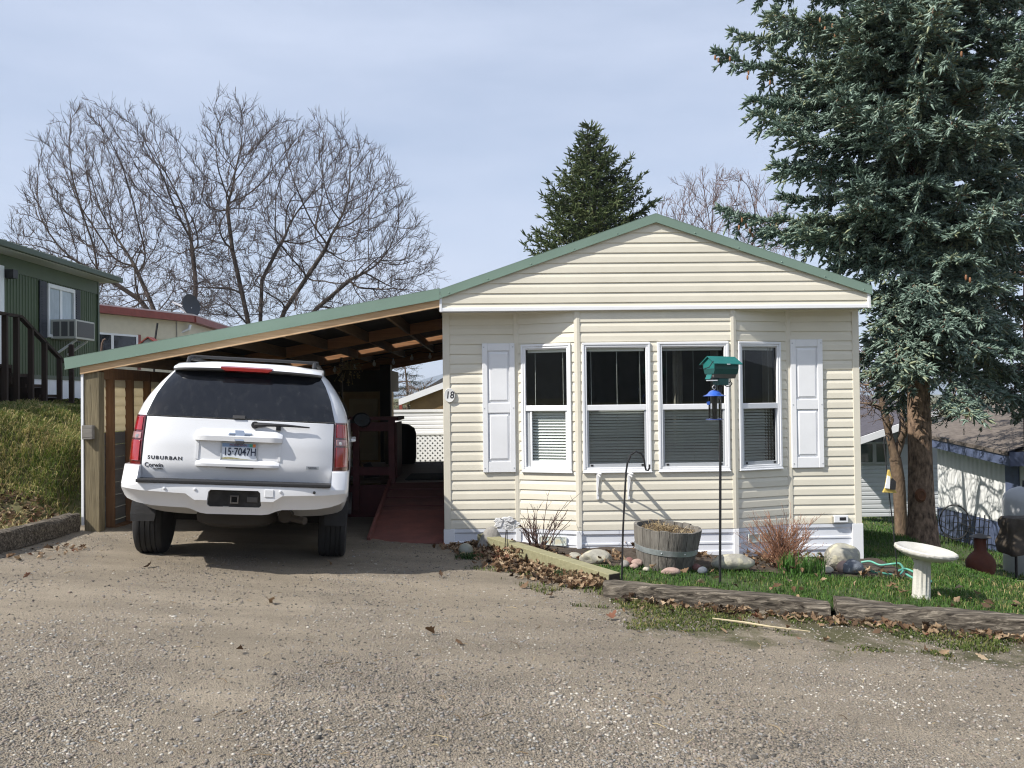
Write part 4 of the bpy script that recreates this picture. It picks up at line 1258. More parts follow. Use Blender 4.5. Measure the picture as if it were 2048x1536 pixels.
# bumper
def bsec(x):
    a = abs(x); y = -.02 + .30 * (1 - (1 - min(.9995, a/1.005)**5)**.2) ; corner = a > .845
    zt = .965 if corner else .828
    zb = float(np.interp(a, [0,.28,.40,.70,.85,.95,1.005], [.55,.55,.60,.61,.635,.67,.73]))
    zm = float(np.interp(a, [0,.34,.42,.80,1.0], [.68,.68,.735,.75,.77]))
    yt = y + (.075 if corner else .0)
    return [(x, y + .26, zt), (x, yt + .012, zt), (x, yt, zt - .012), (x, y - .004, min(zt - .03, .80)), (x, y - .002, zm), (x, y + .022, zm - .022), (x, y + .065, (zm - .03)*.45 + zb*.55), (x, y + .085, zb), (x, y + .26, zb + .02)]
xs = [-1.004,-1.0,-.99,-.97,-.94,-.90,-.87,-.847,-.844,-.80,-.72,-.6,-.5,-.42,-.38,-.34,-.30,-.24,-.12]
xs = xs + [0] + [-x for x in xs[::-1]]
mb = MB(); mb.loft([bsec(x) for x in xs]); bp_ = mb.build('rear_bumper', M['paint'], suv, smooth=17, local=True)
c = MB(); c.prism([(-.215,.62),(.215,.62),(.235,.64),(.225,.755),(.205,.775),(-.205,.775),(-.225,.755),(-.235,.64)], 'y', -.2, .06)
boolean(bp_, c)
mb = MB(); mb.box(-.235, .235, .045, .058, .60, .79); hp = mb.build('hitch_recess', mat('dusty black plastic', (.03,.028,.025), .8, var=.6, vscale=12), bp_, local=True)
mb = MB(); o_, i_ = .036, .026; zc = .69
for q in ((-o_,o_,-o_,-i_),(-o_,o_,i_,o_),(-o_,-i_,-i_,i_),(i_,o_,-i_,i_)): mb.box(q[0], q[1], .0, .05, zc+q[2], zc+q[3])
mb.build('hitch_tube', mat('dirty steel', (.12,.11,.10), .55, metal=.6), hp, local=True)
mb = MB(); mb.box(.105, .20, .034, .046, .665, .715); mb.build('trailer_socket', mat('socket lid', (.07,.065,.06), .6), hp, local=True, bevel=.004)
mb = MB(); mb.box(-.10, -.05, .03, .046, .62, .626); mb.build('safety_loop', M['steel_alu'], hp, local=True)
mb = MB(); mb.box(-.843, .843, -.035, .16, .822, .852); mb.build('step_pad', M['black_plastic'], suv, bevel=.006, local=True)
for x in (-.60, -.34, .40, .70):
    b = MB(); z = .775; y = bsec(x)[3][1] - .001
    b.lathe([(0,-.006),(.010,-.006),(.013,-.004),(.013,.004),(0,.004)], (x, y, z), 12, axis='y')
    for j in range(len(b.v)): v = b.v[j]
    b.build('parking_sensor', M['black_plastic'] if x == .70 else M['paint'], bp_, local=True, smooth=40)
mb = MB(); y = bsec(.3)[3][1] - .002; mb.box(.262, .342, y - .003, y + .01, .722, .79); mb.build('tow_cover', M['paint'], bp_, local=True, bevel=.004)

# wheels
def wheel(x, y):
    s = 1 if x > 0 else -1
    prof = [(.20,-.13),(.30,-.138),(.352,-.142),(.385,-.128),(.398,-.105)]
    for g in (-.062, -.012, .038, .082): prof += [(.402, g-.018-.010), (.402, g-.010), (.392, g-.008), (.392, g+.000), (.402, g+.002)]
    prof += [(.398,.105),(.385,.128),(.352,.142),(.30,.138),(.20,.13)]
    b = MB(); b.lathe(prof, (0,0,0), 48, axis='x')
    b.v = [(v[0]+x, v[1]+y, v[2]+.395) for v in b.v]
    w = b.build('wheel', M['rubber'], suv, smooth=30, local=True)
    b = MB(); b.lathe([(0,.06),(.05,.07),(.09,.05),(.19,.09),(.225,.125),(.232,.128),(.232,-.1),(0,-.1)], (0,0,0), 32, axis='x')
    b.v = [(v[0]*s+x, v[1]+y, v[2]+.395) for v in b.v]
    b.build('rim', M['steel_alu'], w, smooth=30, local=True)
for x in (-.935, .86):
    for y in (1.32, 4.62): wheel(x, y)
for s in (-1, 1):
    b = MB(); sec = []
    for z, y, w in ((.62,.88,.11),(.52,.85,.115),(.44,.83,.115),(.375,.82,.105)):
        xc = s*(.89 if s > 0 else .955)
        sec.append([(xc-w, y, z), (xc+w, y + (.02), z), (xc+w, y+.014+.02, z), (xc-w, y+.014, z)])
    b.loft(sec); b.build('mud_flap', M['rubber'], suv, local=True)
mb = MB(); mb.box(-.66, .66, .95, 5.2, .45, .60); mb.build('underbody', M['under'], suv, local=True)
mb = MB(); mb.lathe([(.0,.385),(.30,.385),(.37,.42),(.38,.48),(.36,.55),(0,.55)], (-.05, .72, 0), 32); mb.build('spare_wheel', mat('dusty spare tyre', (.04,.034,.028), .9), suv, smooth=40, local=True)
mb = MB(); mb.tube([(.42,.45,.50),(.42,1.1,.50)], .065, 14); mb.tube([(.50,.30,.50),(.62,.20,.49)], .035, 12); build_split(mb, 'exhaust', mat('dull exhaust', (.05,.042,.035), .6, metal=.5), suv, local=True, smooth=40)
mb = MB(); mb.bar((-.75,1.32,.395), (.75,1.32,.395), .10, .10); mb.build('axle', M['under'], suv, local=True)
# roof rails and cross bars
for s in (-1, 1):
    b = MB(); b.tube([(s*.60,.72,1.93),(s*.60,.78,1.985),(s*.61,1.2,2.0),(s*.61,2.9,2.0),(s*.60,3.3,1.985),(s*.60,3.36,1.935)], .021, 8)
    b.build('roof_rail', M['black_plastic'], suv, smooth=40, local=True)
for y in (.98, 2.7):
    b = MB(); b.box(-.63, .63, y, y+.07, 2.0, 2.028); b.build('cross_bar', M['black_plastic'], suv, bevel=.008, local=True)
# side glass, handles, mirrors, door seams
for s in (-1, 1):
    for y0, y1, yt0, yt1 in ((.82,1.86,1.0,1.84),(1.98,2.80,1.98,2.78),(2.92,3.98,2.90,3.58)):
        rows = []
        for z in np.linspace(1.445, 1.815, 8):
            t = (z - 1.445) / .37; w = lerp_t(WT, z) + .004
            a, b2 = y0 + (yt0 - y0)*t, y1 + (yt1 - y1)*t
            rows.append([(s*w, a, z), (s*w, b2, z), (s*(w-.012), b2, z), (s*(w-.012), a, z)])
        b = MB(); b.loft(rows); b.build('side_window', M['car_glass'], suv, smooth=30, local=True)
    for y in (1.92, 2.86):
        b = MB(); b.loft([[(s*(lerp_t(WT,z)+.002), y, z), (s*(lerp_t(WT,z)+.002), y+.010, z), (s*(lerp_t(WT,z)-.01), y+.010, z), (s*(lerp_t(WT,z)-.01), y, z)] for z in np.linspace(.55,1.42,8)]); b.build('door_seam', M['under'], suv, local=True)
    for y in (2.05, 3.02):
        b = MB(); w = lerp_t(WT, 1.2); b.tube([(s*(w+.005),y,1.20),(s*(w+.045),y+.03,1.205),(s*(w+.045),y+.17,1.205),(s*(w+.005),y+.20,1.20)], .018, 8); b.build('door_handle', M['paint'], suv, smooth=40, local=True)
    b = MB(); b.blob((s*1.11, 3.72, 1.43), (.125,.09,.105), 5, 3, .02); mi = b.build('side_mirror', M['black_plastic'], suv, smooth=60, local=True)
    b = MB(); b.lathe([(0,0),(.10,0),(.10,.006),(0,.006)], (0,0,0), 20, axis='y'); b.v = [(v[0]*1.0 + s*1.115, v[1]+3.632, v[2]*.8+1.432) for v in b.v]; b.build('mirror_glass', M['car_glass'], mi, local=True)
    b = MB(); b.bar((s*.93,3.78,1.40),(s*1.06,3.74,1.42), .06, .05); b.build('mirror_arm', M['black_plastic'], mi, local=True)
    b = MB(); b.bar((s*.97,1.9,.40),(s*.97,4.1,.40), .14, .06); b.build('running_board', M['black_plastic'], suv, bevel=.01, local=True)
# ------------------------------------------------------------------ yard: lawn, bed, bank
def tline(x): return 7.87 - (x - .99) * .2327          # centre line of the old timbers
def gline(y): return -.13 + (10.1 - y) * .626           # centre line of the green timber
def in_lawn(X, Y, m=0.0):
    a = (X > gline(np.minimum(Y, 10.3)) + m) & (Y > tline(X) + m) & (X < 24) & (Y < 34)
    a = a & (((X - 7.5) / 2.0)**2 + ((Y - 12.6) / 2.2)**2 > 1 + .25*np.sin(X*3) + .2*np.sin(Y*4.1))
    return a & ~((X < 4.36) & (Y > 10.36)) & ~((X > -.7) & (X < 1.3) & (Y > 10.36))
def lawn_h(X, Y):
    e = smooth01((Y - tline(X)) / .9)
    n = (vnoise(X*1.3, Y*1.3, 31) - .5) * .04 + (vnoise(X*5, Y*5, 32) - .5) * .016
    return H(X, Y) + .055 + .03 * e + n * e
def masked_grid(name, xs, ys, zf, m, mask, kind='structure'):
    X, Y = np.meshgrid(xs, ys); Z = zf(X, Y); nx, ny = len(xs), len(ys)
    V = np.stack([X.ravel(), Y.ravel(), Z.ravel()], 1)
    i = (np.arange(nx-1)[None, :] + nx*np.arange(ny-1)[:, None]).ravel()
    F = np.stack([i, i+1, i+nx+1, i+nx], 1)
    c = V[F].mean(1); F = F[mask(c[:, 0], c[:, 1])]
    u = np.unique(F); ix = np.full(len(V), -1); ix[u] = np.arange(len(u))
    o = np_mesh(name, V[u], ix[F], m, smooth=True); o['kind'] = kind; return o
lx = np.concatenate([np.arange(-.3, 8, .07), np.arange(8, 24, .4)]); ly = np.concatenate([np.arange(5.5, 13, .07), np.arange(13, 34, .4)])
masked_grid('lawn', lx, ly, lawn_h, M['lawn_soil'], lambda x, y: in_lawn(x, y, .03))
grid('spruce_litter', np.arange(5, 10.2, .08), np.arange(9.8, 15.4, .08), lambda X, Y: H(X, Y) + .035 + (vnoise(X*7, Y*7, 36) - .5) * .05, M['bed_soil'])
# mulch bed along the skirting
def bed_edge(x): return np.interp(x, [-.3, .4, 1.2, 2.4, 3.2, 4.5], [9.75, 9.15, 8.85, 8.98, 8.88, 9.15])
def in_bed(X, Y): return (Y > bed_edge(X)) & (X > gline(np.minimum(Y, 10.3))) & (X < 4.55 - .0*Y) & (Y < 10.36)
def bed_h(X, Y): return lawn_h(X, Y) + .012 + (vnoise(X*9, Y*9, 41) - .5) * .03
masked_grid('flower_bed', np.arange(-.3, 4.7, .05), np.arange(8.7, 10.37, .05), bed_h, M['bed_soil'], in_bed)
bx_ = np.concatenate([np.arange(-24, -10, .5), np.arange(-10, -4.90, .07)])
def bank_h(X, Y):
    return H(X, Y) + .02 + (vnoise(X*1.6, Y*1.6, 51) - .5) * .12 * smooth01((-5.1 - X) / .5) + (vnoise(X*6, Y*6, 52) - .5) * .05
grid('bank', bx_, np.concatenate([np.arange(4, 13, .09), np.arange(13, 34, .4)]), bank_h, M['bank_soil'])

# ---- grass
g_mat = ramp_mat('lawn blades', [(0, (.028,.075,.012)), (.3, (.05,.13,.018)), (.6, (.08,.175,.025)), (.85, (.12,.19,.04)), (1, (.28,.25,.10))], .6, trans=.35, scale=1.1)
def scatter_grass(name, n, xr, yr, maskf, hf, h, w, lean, m, seed, label, dens=None):
    r = np.random.default_rng(seed)
    x = xr[0] + (xr[1]-xr[0]) * r.random(n); y = yr[0] + (yr[1]-yr[0]) * r.random(n)**1.15
    k = maskf(x, y)
    if dens is not None: k &= dens(x, y) > r.random(n)
    x, y = x[k], y[k]
    hh = h * (.65 + .7 * vnoise(x*2.1, y*2.1, seed))
    V, F = blades(x, y, hf(x, y), hh, w, lean, seed)
    o = np_mesh(name, V, F, m); o['kind'] = 'stuff'; o['label'] = label
    return o
lawn_mask = lambda x, y: in_lawn(x, y, .08) & ~(in_bed(x, y))
scatter_grass('grass', 210000, (.9, 9.5), (5.6, 14.5), lawn_mask, lawn_h, .042, .0055, .8, g_mat, 61, 'short green lawn grass behind the old timbers', lambda x, y: .25 + .75 * (1 - smooth01((np.hypot(x-2.2, (y-8.5)*.8) - .10) / -.2)) - .75*np.exp(-(((x-2.15)/.30)**2 + ((y-8.42)/.26)**2)))
scatter_grass('far_grass', 90000, (4.4, 22), (12, 32), lambda x, y: in_lawn(x, y), lawn_h, .06, .014, .7, g_mat, 62, 'green lawn beyond the spruce trunk')
y_mat = ramp_mat('straw blades', [(0, (.10,.13,.03)), (.35, (.20,.20,.07)), (.7, (.36,.29,.13)), (1, (.48,.39,.20))], .75, trans=.25, scale=1.0)
scatter_grass('dry_grass', 15000, (3.3, 8), (6.2, 9.6), lawn_mask, lawn_h, .045, .006, .9, y_mat, 63, 'yellowed patches in the lawn by the bird bath', lambda x, y: .8 * smooth01((x - 3.6) / 1.2) * vnoise(x*1.7, y*1.7, 7))
bank_g = ramp_mat('bank grass', [(0, (.055,.095,.016)), (.3, (.11,.165,.03)), (.55, (.20,.23,.055)), (.75, (.34,.30,.11)), (1, (.48,.39,.19))], .75, trans=.3, scale=.9)
bankm = lambda x, y: (x < -5.0)
scatter_grass('bank_grass', 120000, (-11, -4.95), (7.6, 16), bankm, bank_h, .125, .009, 1.3, bank_g, 64, 'tangled green and straw grass on the bank by the carport', lambda x, y: smooth01((y - 10.35 + (-5.0 - x) * .27 + .5*vnoise(x*1.8, y*1.8, 91)) / .8) + .02)
scatter_grass('bank_straw', 42000, (-9.5, -4.93), (7.2, 13), bankm, bank_h, .15, .009, 1.9, y_mat, 65, 'flattened straw lying on the lower bank', lambda x, y: .10 + .42 * smooth01((10.2 - y) / 1.2) * smooth01((vnoise(x*1.5, y*1.5, 92) - .3)/.3))
scatter_grass('far_bank_grass', 50000, (-16, -8), (15, 30), bankm, bank_h, .2, .03, 1.0, bank_g, 66, 'rough grass below the green trailer')
# moss and weeds creeping over the gravel in front of the timbers
def moss_d(x, y):
    d = tline(x) - y
    return smooth01((vnoise(x*1.4+3, y*2.2, 71)*.65 + vnoise(x*4, y*5, 72)*.35 - .40 - .30*np.clip(d - .5, 0, 2) + .16*smooth01((.55 - d)/.4)) / .12) * (x > 1.0) * (d > .13)
moss_m = ramp_mat('moss', [(0, (.035,.055,.010)), (.4, (.075,.11,.02)), (.75, (.12,.14,.035)), (1, (.22,.18,.08))], .85, trans=.2, scale=2)
scatter_grass('moss', 60000, (.8, 5.2), (4.6, 7.9), lambda x, y: y < 99, drive_h, .022, .009, 1.0, moss_m, 73, 'mossy weeds creeping over gravel below the old timbers', moss_d)
scatter_grass('weed_tufts', 9000, (-.5, 2.0), (7.4, 9.6), lambda x, y: x < gline(y) - .12, drive_h, .035, .008, 1.0, moss_m, 74, 'small weeds beside the green timber', lambda x, y: smooth01((vnoise(x*3, y*3, 75) - .62) / .1) * (gline(y) - x < .9))

# ---- fallen leaves
leaf_m = ramp_mat('dry leaves', [(0, (.04,.026,.016)), (.2, (.11,.062,.032)), (.45, (.21,.135,.078)), (.7, (.31,.22,.135)), (.92, (.43,.33,.22)), (1, (.20,.09,.055))], .7, trans=.2, scale=1.3)
def leafset(name, pts, size, lift, seed, label):
    p = np.array(pts); V, F = leaves(p[:, 0], p[:, 1], p[:, 2] + lift, size, seed)
    o = np_mesh(name, V, F, leaf_m); o['kind'] = 'stuff'; o['label'] = label
rr = np.random.default_rng(5)
pts = []
for k in range(1250):                                          # drift against the green timber
    y = 10.25 - 2.15 * rr.random()**.9; d = abs(rr.normal(0, .17)) + .08
    x = gline(y) - d; h = max(0, .11 - d*.35) * rr.random()
    if d < .62: pts.append((x, y - d*.25, float(drive_h(x, y)) + h))
leafset('leaf_drift', pts, .066, 0, 1, 'drift of brown leaves against the green timber')
pts = []
for k in range(300):                                           # along the old timbers
    x = 1.05 + 3.9 * rr.random()**1.1; d = abs(rr.normal(0, .10)) + .13; y = tline(x) - d
    pts.append((x, y, float(drive_h(x, y)) + max(0, .05 - d*.2)*rr.random()))
for k in range(60):
    x = 1.0 + 4 * rr.random(); y = tline(x) - .2 - 1.0*rr.random()**2; pts.append((x, y, float(drive_h(x, y))))
leafset('timber_leaves', pts, .065, 0, 2, 'brown leaves scattered along the foot of the old timbers')
pts = []
for k in range(700):                                           # in the bed and on the lawn
    x = -.1 + 4.4 * rr.random(); e = float(bed_edge(x)); y = e - .1 + (10.25 - e) * rr.random()**.8
    cl = float(vnoise(x*2.3, y*2.3, 81))
    if cl > .42 and not (1.35 < x < 2.1 and y > 8.6 and y < 9.35): pts.append((x, y, float(bed_h(x, y)) + .05*rr.random()))
for k in range(55):
    x = 1.3 + 4 * rr.random(); y = tline(x) + .15 + 1.2 * rr.random(); pts.append((x, y, float(lawn_h(x, y)) + .03))
leafset('bed_leaves', pts, .07, 0, 3, 'brown leaves lying in the mulch bed below the windows')
pts = []
for k in range(5200):                                           # bank foot
    x = -4.98 - 2.7 * rr.random(); y = 7.4 + 3.0 * rr.random()
    pts.append((x, y, float(bank_h(x, y)) + .05 * rr.random()))
for k in range(40):
    x = -4.6 + .5 * rr.random(); y = 7.9 + 1.3 * rr.random(); pts.append((x, y, float(drive_h(x, y))))
leafset('bank_leaves', pts, .055, 0, 4, 'brown leaf litter on the lower bank and beside the curb')
pts = [(at(px, py, Y).x, Y, 0) for px, py, Y in ((882,1163,8.3),(660,1135,8.8),(1222,1250,7.0),(300,1160,8.1),(55,1205,7.3),(540,1232,7.0),(480,1330,5.6),(1050,1185,8.0),(860,1280,6.2),(1100,1190,7.7),(920,1300,6.0))]
pts = [(x, y, float(drive_h(x, y))) for x, y, _ in pts]
leafset('stray_leaves', pts, .10, 0, 6, 'single brown leaves lying out on the gravel')
# bits of twig and straw on the gravel
mb = MB(); r2 = random.Random(9)
for k in range(170):
    y = 3.6 + 5.5 * r2.random()**1.4; x = r2.uniform(-.55, .55) * y
    if x > gline(y) - .1 and y > 7.3: continue
    a = r2.uniform(0, PI); L = r2.uniform(.02, .11) * (1.8 if r2.random() < .12 else 1); z = float(drive_h(x, y)) + .006
    mb.tube([(x, y, z), (x + math.cos(a)*L*.5, y + math.sin(a)*L*.5, z + .006), (x + math.cos(a+.2)*L, y + math.sin(a+.2)*L, z)], [.0022, .002, .001], 4)
o = mb.build('twig_litter', ramp_mat('twigs', [(0,(.08,.05,.03)),(.6,(.25,.18,.10)),(1,(.42,.34,.2))], .8)); o['kind'] = 'stuff'; o['label'] = 'thin twigs and straws littering the gravel driveway'
mb = MB(); mb.tube([(at(px, py, Y).x, Y, float(drive_h(at(px,py,Y).x, Y)) + z) for px, py, Y, z in ((1425,1242,7.02,.03),(1490,1246,6.95,.035),(1540,1255,6.85,.03),(1620,1258,6.8,.02))], [.006,.009,.007,.004], 6)
tag(mb.build('dry_stalk', mat('pale dry reed', (.50,.42,.27), .8)), 'long pale dry stalk lying on the weeds below the old timber', 'stalk')
# dead stalks bundled on the bank
mb = MB(); r2 = random.Random(4)
for k in range(420):
    cx, cy = -5.75 + r2.gauss(0,.16), 8.75 + r2.gauss(0,.14); z = float(bank_h(cx, cy)); a = r2.uniform(0, 2*PI); L = r2.uniform(.3,.62)
    b = Vector((cx, cy, z)); d = Vector((math.cos(a)*.5 + .35, math.sin(a)*.4 - .25, .75)); p1 = b + d*L*.5; p2 = b + d*L*.8 + Vector((d.x*.3*L, d.y*.3*L, -.30*L))
    mb.tube([b, p1, p2], [.004,.0035,.0015], 3, caps=False)
tag(mb.build('ornamental_grass', ramp_mat('dry clump', [(0,(.16,.12,.06)),(.5,(.34,.27,.14)),(1,(.47,.39,.23))], .8, trans=.2)), 'dry straw coloured clump of ornamental grass on the bank corner', 'plant')
mb = MB(); r2 = random.Random(14)
for k in range(70):
    cx, cy = -6.6 + r2.gauss(0,.3), 9.4 + r2.gauss(0,.25); z = float(bank_h(cx, cy)); L = r2.uniform(.6,1.1)
    b = Vector((cx, cy, z+.02)); d = Vector((.62 + r2.gauss(0,.15), -.5, .42 + r2.gauss(0,.1)))
    mb.tube([b, b + d*L*.6, b + d*L + Vector((0,0,-.12))], [.007,.006,.003], 4, caps=False)
tag(mb.build('dead_stalks', mat('grey dead stalks', (.24,.20,.15), .85, island=.4)), 'grey dead stalks leaning out over the leaf litter on the bank', 'plant')

# ------------------------------------------------------------------ timbers
M['green_timber'] = wood_mat('green treated timber', (.29,.275,.17), (.21,.20,.115), axis='x', bump=.2)
def old_timber(name, a, b, h, w, label, seed, knot=None):
    a, b = Vector(a), Vector(b); d = (b - a); L = d.length; d.normalize(); s = Vector((d.y, -d.x, 0)).normalized()
    rr = random.Random(seed); n = 44; rings = []
    for k in range(n + 1):
        t = k / n; c = a + (b - a) * t
        ring = []
        for j, (u, v) in enumerate(((-.5,-.5),(-.2,-.5),(.5,-.5),(.5,-.15),(.5,.2),(.47,.42),(.38,.5),(.15,.5),(-.1,.5),(-.42,.5),(-.5,.4),(-.5,0))):
            e = .016 * (float(vnoise(t*9 + j*3.1, seed, 3)) - .5) + .012 * (float(vnoise(t*31 + j*7.7, seed, 5)) - .5)
            if v > .3: e -= .020 * max(0, float(vnoise(t*6+seed, 2.2, 11)) - .55) * 4 * (.5 + .5*rr.random())
            ring.append(c + s * (u*w + e) + Vector((0, 0, v*h + e)))
        rings.append(ring)
    mb = MB(); mb.loft(rings); ob = mb.build(name, M['old_timber'], None, smooth=50, origin=(a + b) / 2)
    if knot:
        k = MB(); c = a + (b - a) * knot + s * (w*.5 + .001) + Vector((0, 0, -.01))
        Mx = Matrix.Translation(c) @ s.to_track_quat('Z', 'Y').to_matrix().to_4x4()
        k.M = Mx; k.lathe([(.0,.0),(.022,.001),(.026,.006),(.040,.004),(.046,-.002)], (0,0,0), 16)
        k.build('knot', mat('dark knot', (.03,.022,.017), .9, var=.4, vscale=30), ob)
    return tag(ob, label, 'timber', 'old landscape timbers')
def old_wood():
    m = bpy.data.materials.new('weathered timber'); m.use_nodes = True
    N, L = m.node_tree.nodes, m.node_tree.links; b = N['Principled BSDF']; b.inputs['Roughness'].default_value = .9; b.inputs['Specular IOR Level'].default_value = .2
    tc = N.new('ShaderNodeTexCoord'); mp = N.new('ShaderNodeMapping'); mp.inputs['Scale'].default_value = (1.0, 16, 16); mp.inputs['Rotation'].default_value = (0, 0, R_(13.1))
    L.new(tc.outputs['Object'], mp.inputs[0])
    wv = N.new('ShaderNodeTexNoise'); wv.inputs['Scale'].default_value = 2.4; wv.inputs['Detail'].default_value = 9; wv.inputs['Roughness'].default_value = .7; wv.inputs['Distortion'].default_value = .6
    L.new(mp.outputs[0], wv.inputs['Vector'])
    cr = N.new('ShaderNodeValToRGB'); e = cr.color_ramp.elements; e.new(.5)
    for q, (p, c) in zip(e, ((.36,(.022,.018,.014)),(.52,(.115,.098,.078)),(.70,(.36,.315,.25)))): q.position = p; q.color = (*c, 1)
    L.new(wv.outputs['Fac'], cr.inputs[0]); L.new(cr.outputs[0], b.inputs['Base Color'])
    bp = N.new('ShaderNodeBump'); bp.inputs['Strength'].default_value = .9; bp.inputs['Distance'].default_value = .02
    L.new(wv.outputs['Fac'], bp.inputs['Height']); L.new(bp.outputs[0], b.inputs['Normal'])
    return m
M['old_timber'] = old_wood()
def tp(x, lift): return (x, tline(x), float(H(x, tline(x))) + lift)
old_timber('landscape_timber', tp(.97, .045), tp(2.84, .055), .175, .20, 'split grey timber between the green timber and its knotted neighbour', 3)
old_timber('landscape_timber', tp(2.89, .075), tp(5.6, .05), .19, .21, 'weathered grey timber with a dark round knot in front of the bird bath', 8, .115)
a, b = Vector((-.15, 10.12, -.045)), Vector((1.10, 8.13, -.125))
mb = MB(); mb.bar(a, b, .14, .155); o = mb.build('landscape_timber', M['green_timber'], None, bevel=.006, origin=(a+b)/2)
tag(o, 'pale green treated timber lying over the drift of brown leaves', 'timber')
mb = MB(); d = (b - a).normalized(); mb.bar(b + d*.0005, b + d*.003, .128, .142); mb.build('end_grain', mat('dark end grain', (.06,.045,.03), .95, var=.5, vscale=30), o)
a, b = Vector((-4.80, 7.2, float(H(-4.8, 7.2)) + .09)), Vector((-4.765, 10.02, float(H(-4.8, 10)) + .10))
o = old_timber('curb_timber', a, b, .20, .15, 'dark grey timber curb at the foot of the bank beside the driveway', 12)
del o['group']

# ------------------------------------------------------------------ rocks
def rock(px, py, Y, r, seed, m, label, rough=.14, flat=.6, rz=0, sink=.25, h=bed_h):
    p = at(px, py, Y); z = float(h(np.array(p.x), np.array(Y)))
    mb = MB(Matrix.Translation((p.x, Y, z + r[2]*(1-sink)*.9)) @ Matrix.Rotation(rz, 4, 'Z'))
    mb.blob((0,0,0), r, seed, 3, rough, flat)
    return tag(mb.build('rock', m, None, smooth=70), label, 'rock', 'rocks in the flower bed')
def rmat(n, c, c2, sp=None): return mat(n, c, .85, col2=c2, vscale=9, bump=.5, bscale=22, speck=sp, detail=8)
R1 = rmat('grey stone', (.30,.285,.26), (.17,.16,.15), (14,.32,(.42,.40,.34)))
R2 = rmat('lichen stone', (.40,.385,.32), (.24,.23,.20), (11,.42,(.48,.45,.33)))
R3 = rmat('pink stone', (.42,.30,.25), (.30,.21,.18))
R4 = rmat('red stone', (.21,.10,.085), (.13,.06,.055))
R5 = rmat('blue grey stone', (.16,.18,.21), (.08,.09,.11), (25,.33,(.40,.42,.44)))
R6 = rmat('pale stone', (.50,.46,.38), (.36,.33,.27))
mb = MB(); p = at(978, 1075, 9.98)
rings = []
for k, (w, d, z, ox) in enumerate(((.17,.11,-.12,0),(.165,.11,-.02,.0),(.14,.10,.07,.01),(.11,.085,.14,.022),(.075,.06,.20,.03),(.05,.04,.23,.03),(.02,.02,.243,.03))):
    rings.append([(p.x + ox + w*math.cos(t)*(1+.10*math.sin(3*t+k)), 9.98 + d*math.sin(t), float(H(p.x,9.98)) + .05 + z) for t in np.linspace(0, 2*PI, 15)[:-1]])
mb.loft(rings); tag(mb.build('rock', R1, None, smooth=60), 'tall pointed grey stone standing at the end of the green timber', 'rock', 'rocks in the flower bed')
rock(931, 1085, 9.72, (.085,.075,.075), 2, mat('smooth grey green stone', (.25,.26,.22), .6, var=.15), 'smooth round grey stone at the corner of the skirting', h=drive_h, rough=.04)
rock(1150, 1115, 9.35, (.075,.07,.045), 3, R2, 'small tan stone behind the green timber')
rock(1192, 1125, 9.05, (.165,.11,.085), 4, R2, 'pale lichen covered rock between the green timber and the shepherd hook')
rock(1259, 1125, 8.95, (.052,.05,.045), 5, R4, 'dark red cobble highest in the cobble heap by the barrel', rough=.05)
rock(1274, 1132, 8.86, (.060,.045,.042), 6, R3, 'pink cobble in the middle of the heap by the barrel', rough=.05)
rock(1284, 1128, 8.93, (.050,.045,.042), 7, R6, 'cream oval cobble touching the barrel on its left', rough=.05)
rock(1250, 1136, 8.78, (.045,.04,.04), 8, R1, 'grey cobble beside the shepherd hook', rough=.05)
rock(1268, 1138, 8.74, (.045,.04,.03), 9, R3, 'flat pink cobble lowest in the heap by the barrel', rough=.05)
rock(1292, 1142, 8.66, (.034,.028,.026), 10, R6, 'little white cobble on the grass edge by the barrel', rough=.04)
rock(1341, 1141, 8.55, (.10,.055,.04), 11, R3, 'long pink cobble lying in front of the barrel', rough=.04)
rock(1393, 1138, 8.80, (.045,.04,.04), 12, R4, 'dark purple cobble right of the barrel', rough=.05)
rock(1405, 1139, 8.72, (.05,.04,.04), 13, R5, 'blue grey cobble right of the barrel', rough=.05)
rock(1466, 1130, 9.02, (.22,.13,.10), 14, R2, 'big flat topped pale rock behind the feeder pole', .10, rz=.1, sink=.15)
rock(1683, 1128, 9.40, (.215,.16,.17), 15, R2, 'largest rounded boulder at the right corner of the house', .08, sink=.2)
rock(1690, 1138, 9.16, (.09,.06,.075), 16, R3, 'pink rock leaning on the front of the largest boulder', .06)
rock(1704, 1146, 9.14, (.12,.09,.085), 17, R5, 'dark blue speckled rock at the foot of the largest boulder', .12)
rock(1655, 1140, 9.14, (.06,.05,.045), 18, R6, 'white rock left of the largest boulder')

# ------------------------------------------------------------------ half barrel
bc = at(1329, 1142, 8.98); bz = float(bed_h(bc.x, 8.98)) - .03
barrel = thing('barrel_planter', 'weathered half barrel planter with a galvanised hoop and dead stems', 'planter', (bc.x, 8.98, bz))
BM = Matrix.Translation((bc.x, 8.98, bz)) @ Matrix.Rotation(R_(4.5), 4, 'Y') @ Matrix.Rotation(R_(3), 4, 'X')
mb = MB(BM); n = 22
def br(t): return .262 + .085 * t - .012*(2*t-1)**2 + .010
for k in range(n):
    a0, a1 = 2*PI*k/n + .008, 2*PI*(k+1)/n - .008; rings = []; dz = random.Random(k).uniform(-.008, .006)
    for t in np.linspace(0, 1, 7):
        r = br(t); z = t*(.445 + dz)
        rings.append([(r*math.cos(a0), r*math.sin(a0), z), (r*1.004*math.cos((a0+a1)/2), r*1.004*math.sin((a0+a1)/2), z), (r*math.cos(a1), r*math.sin(a1), z), ((r-.028)*math.cos(a1), (r-.028)*math.sin(a1), z), ((r-.028)*math.cos(a0), (r-.028)*math.sin(a0), z)])
    mb.loft(rings)
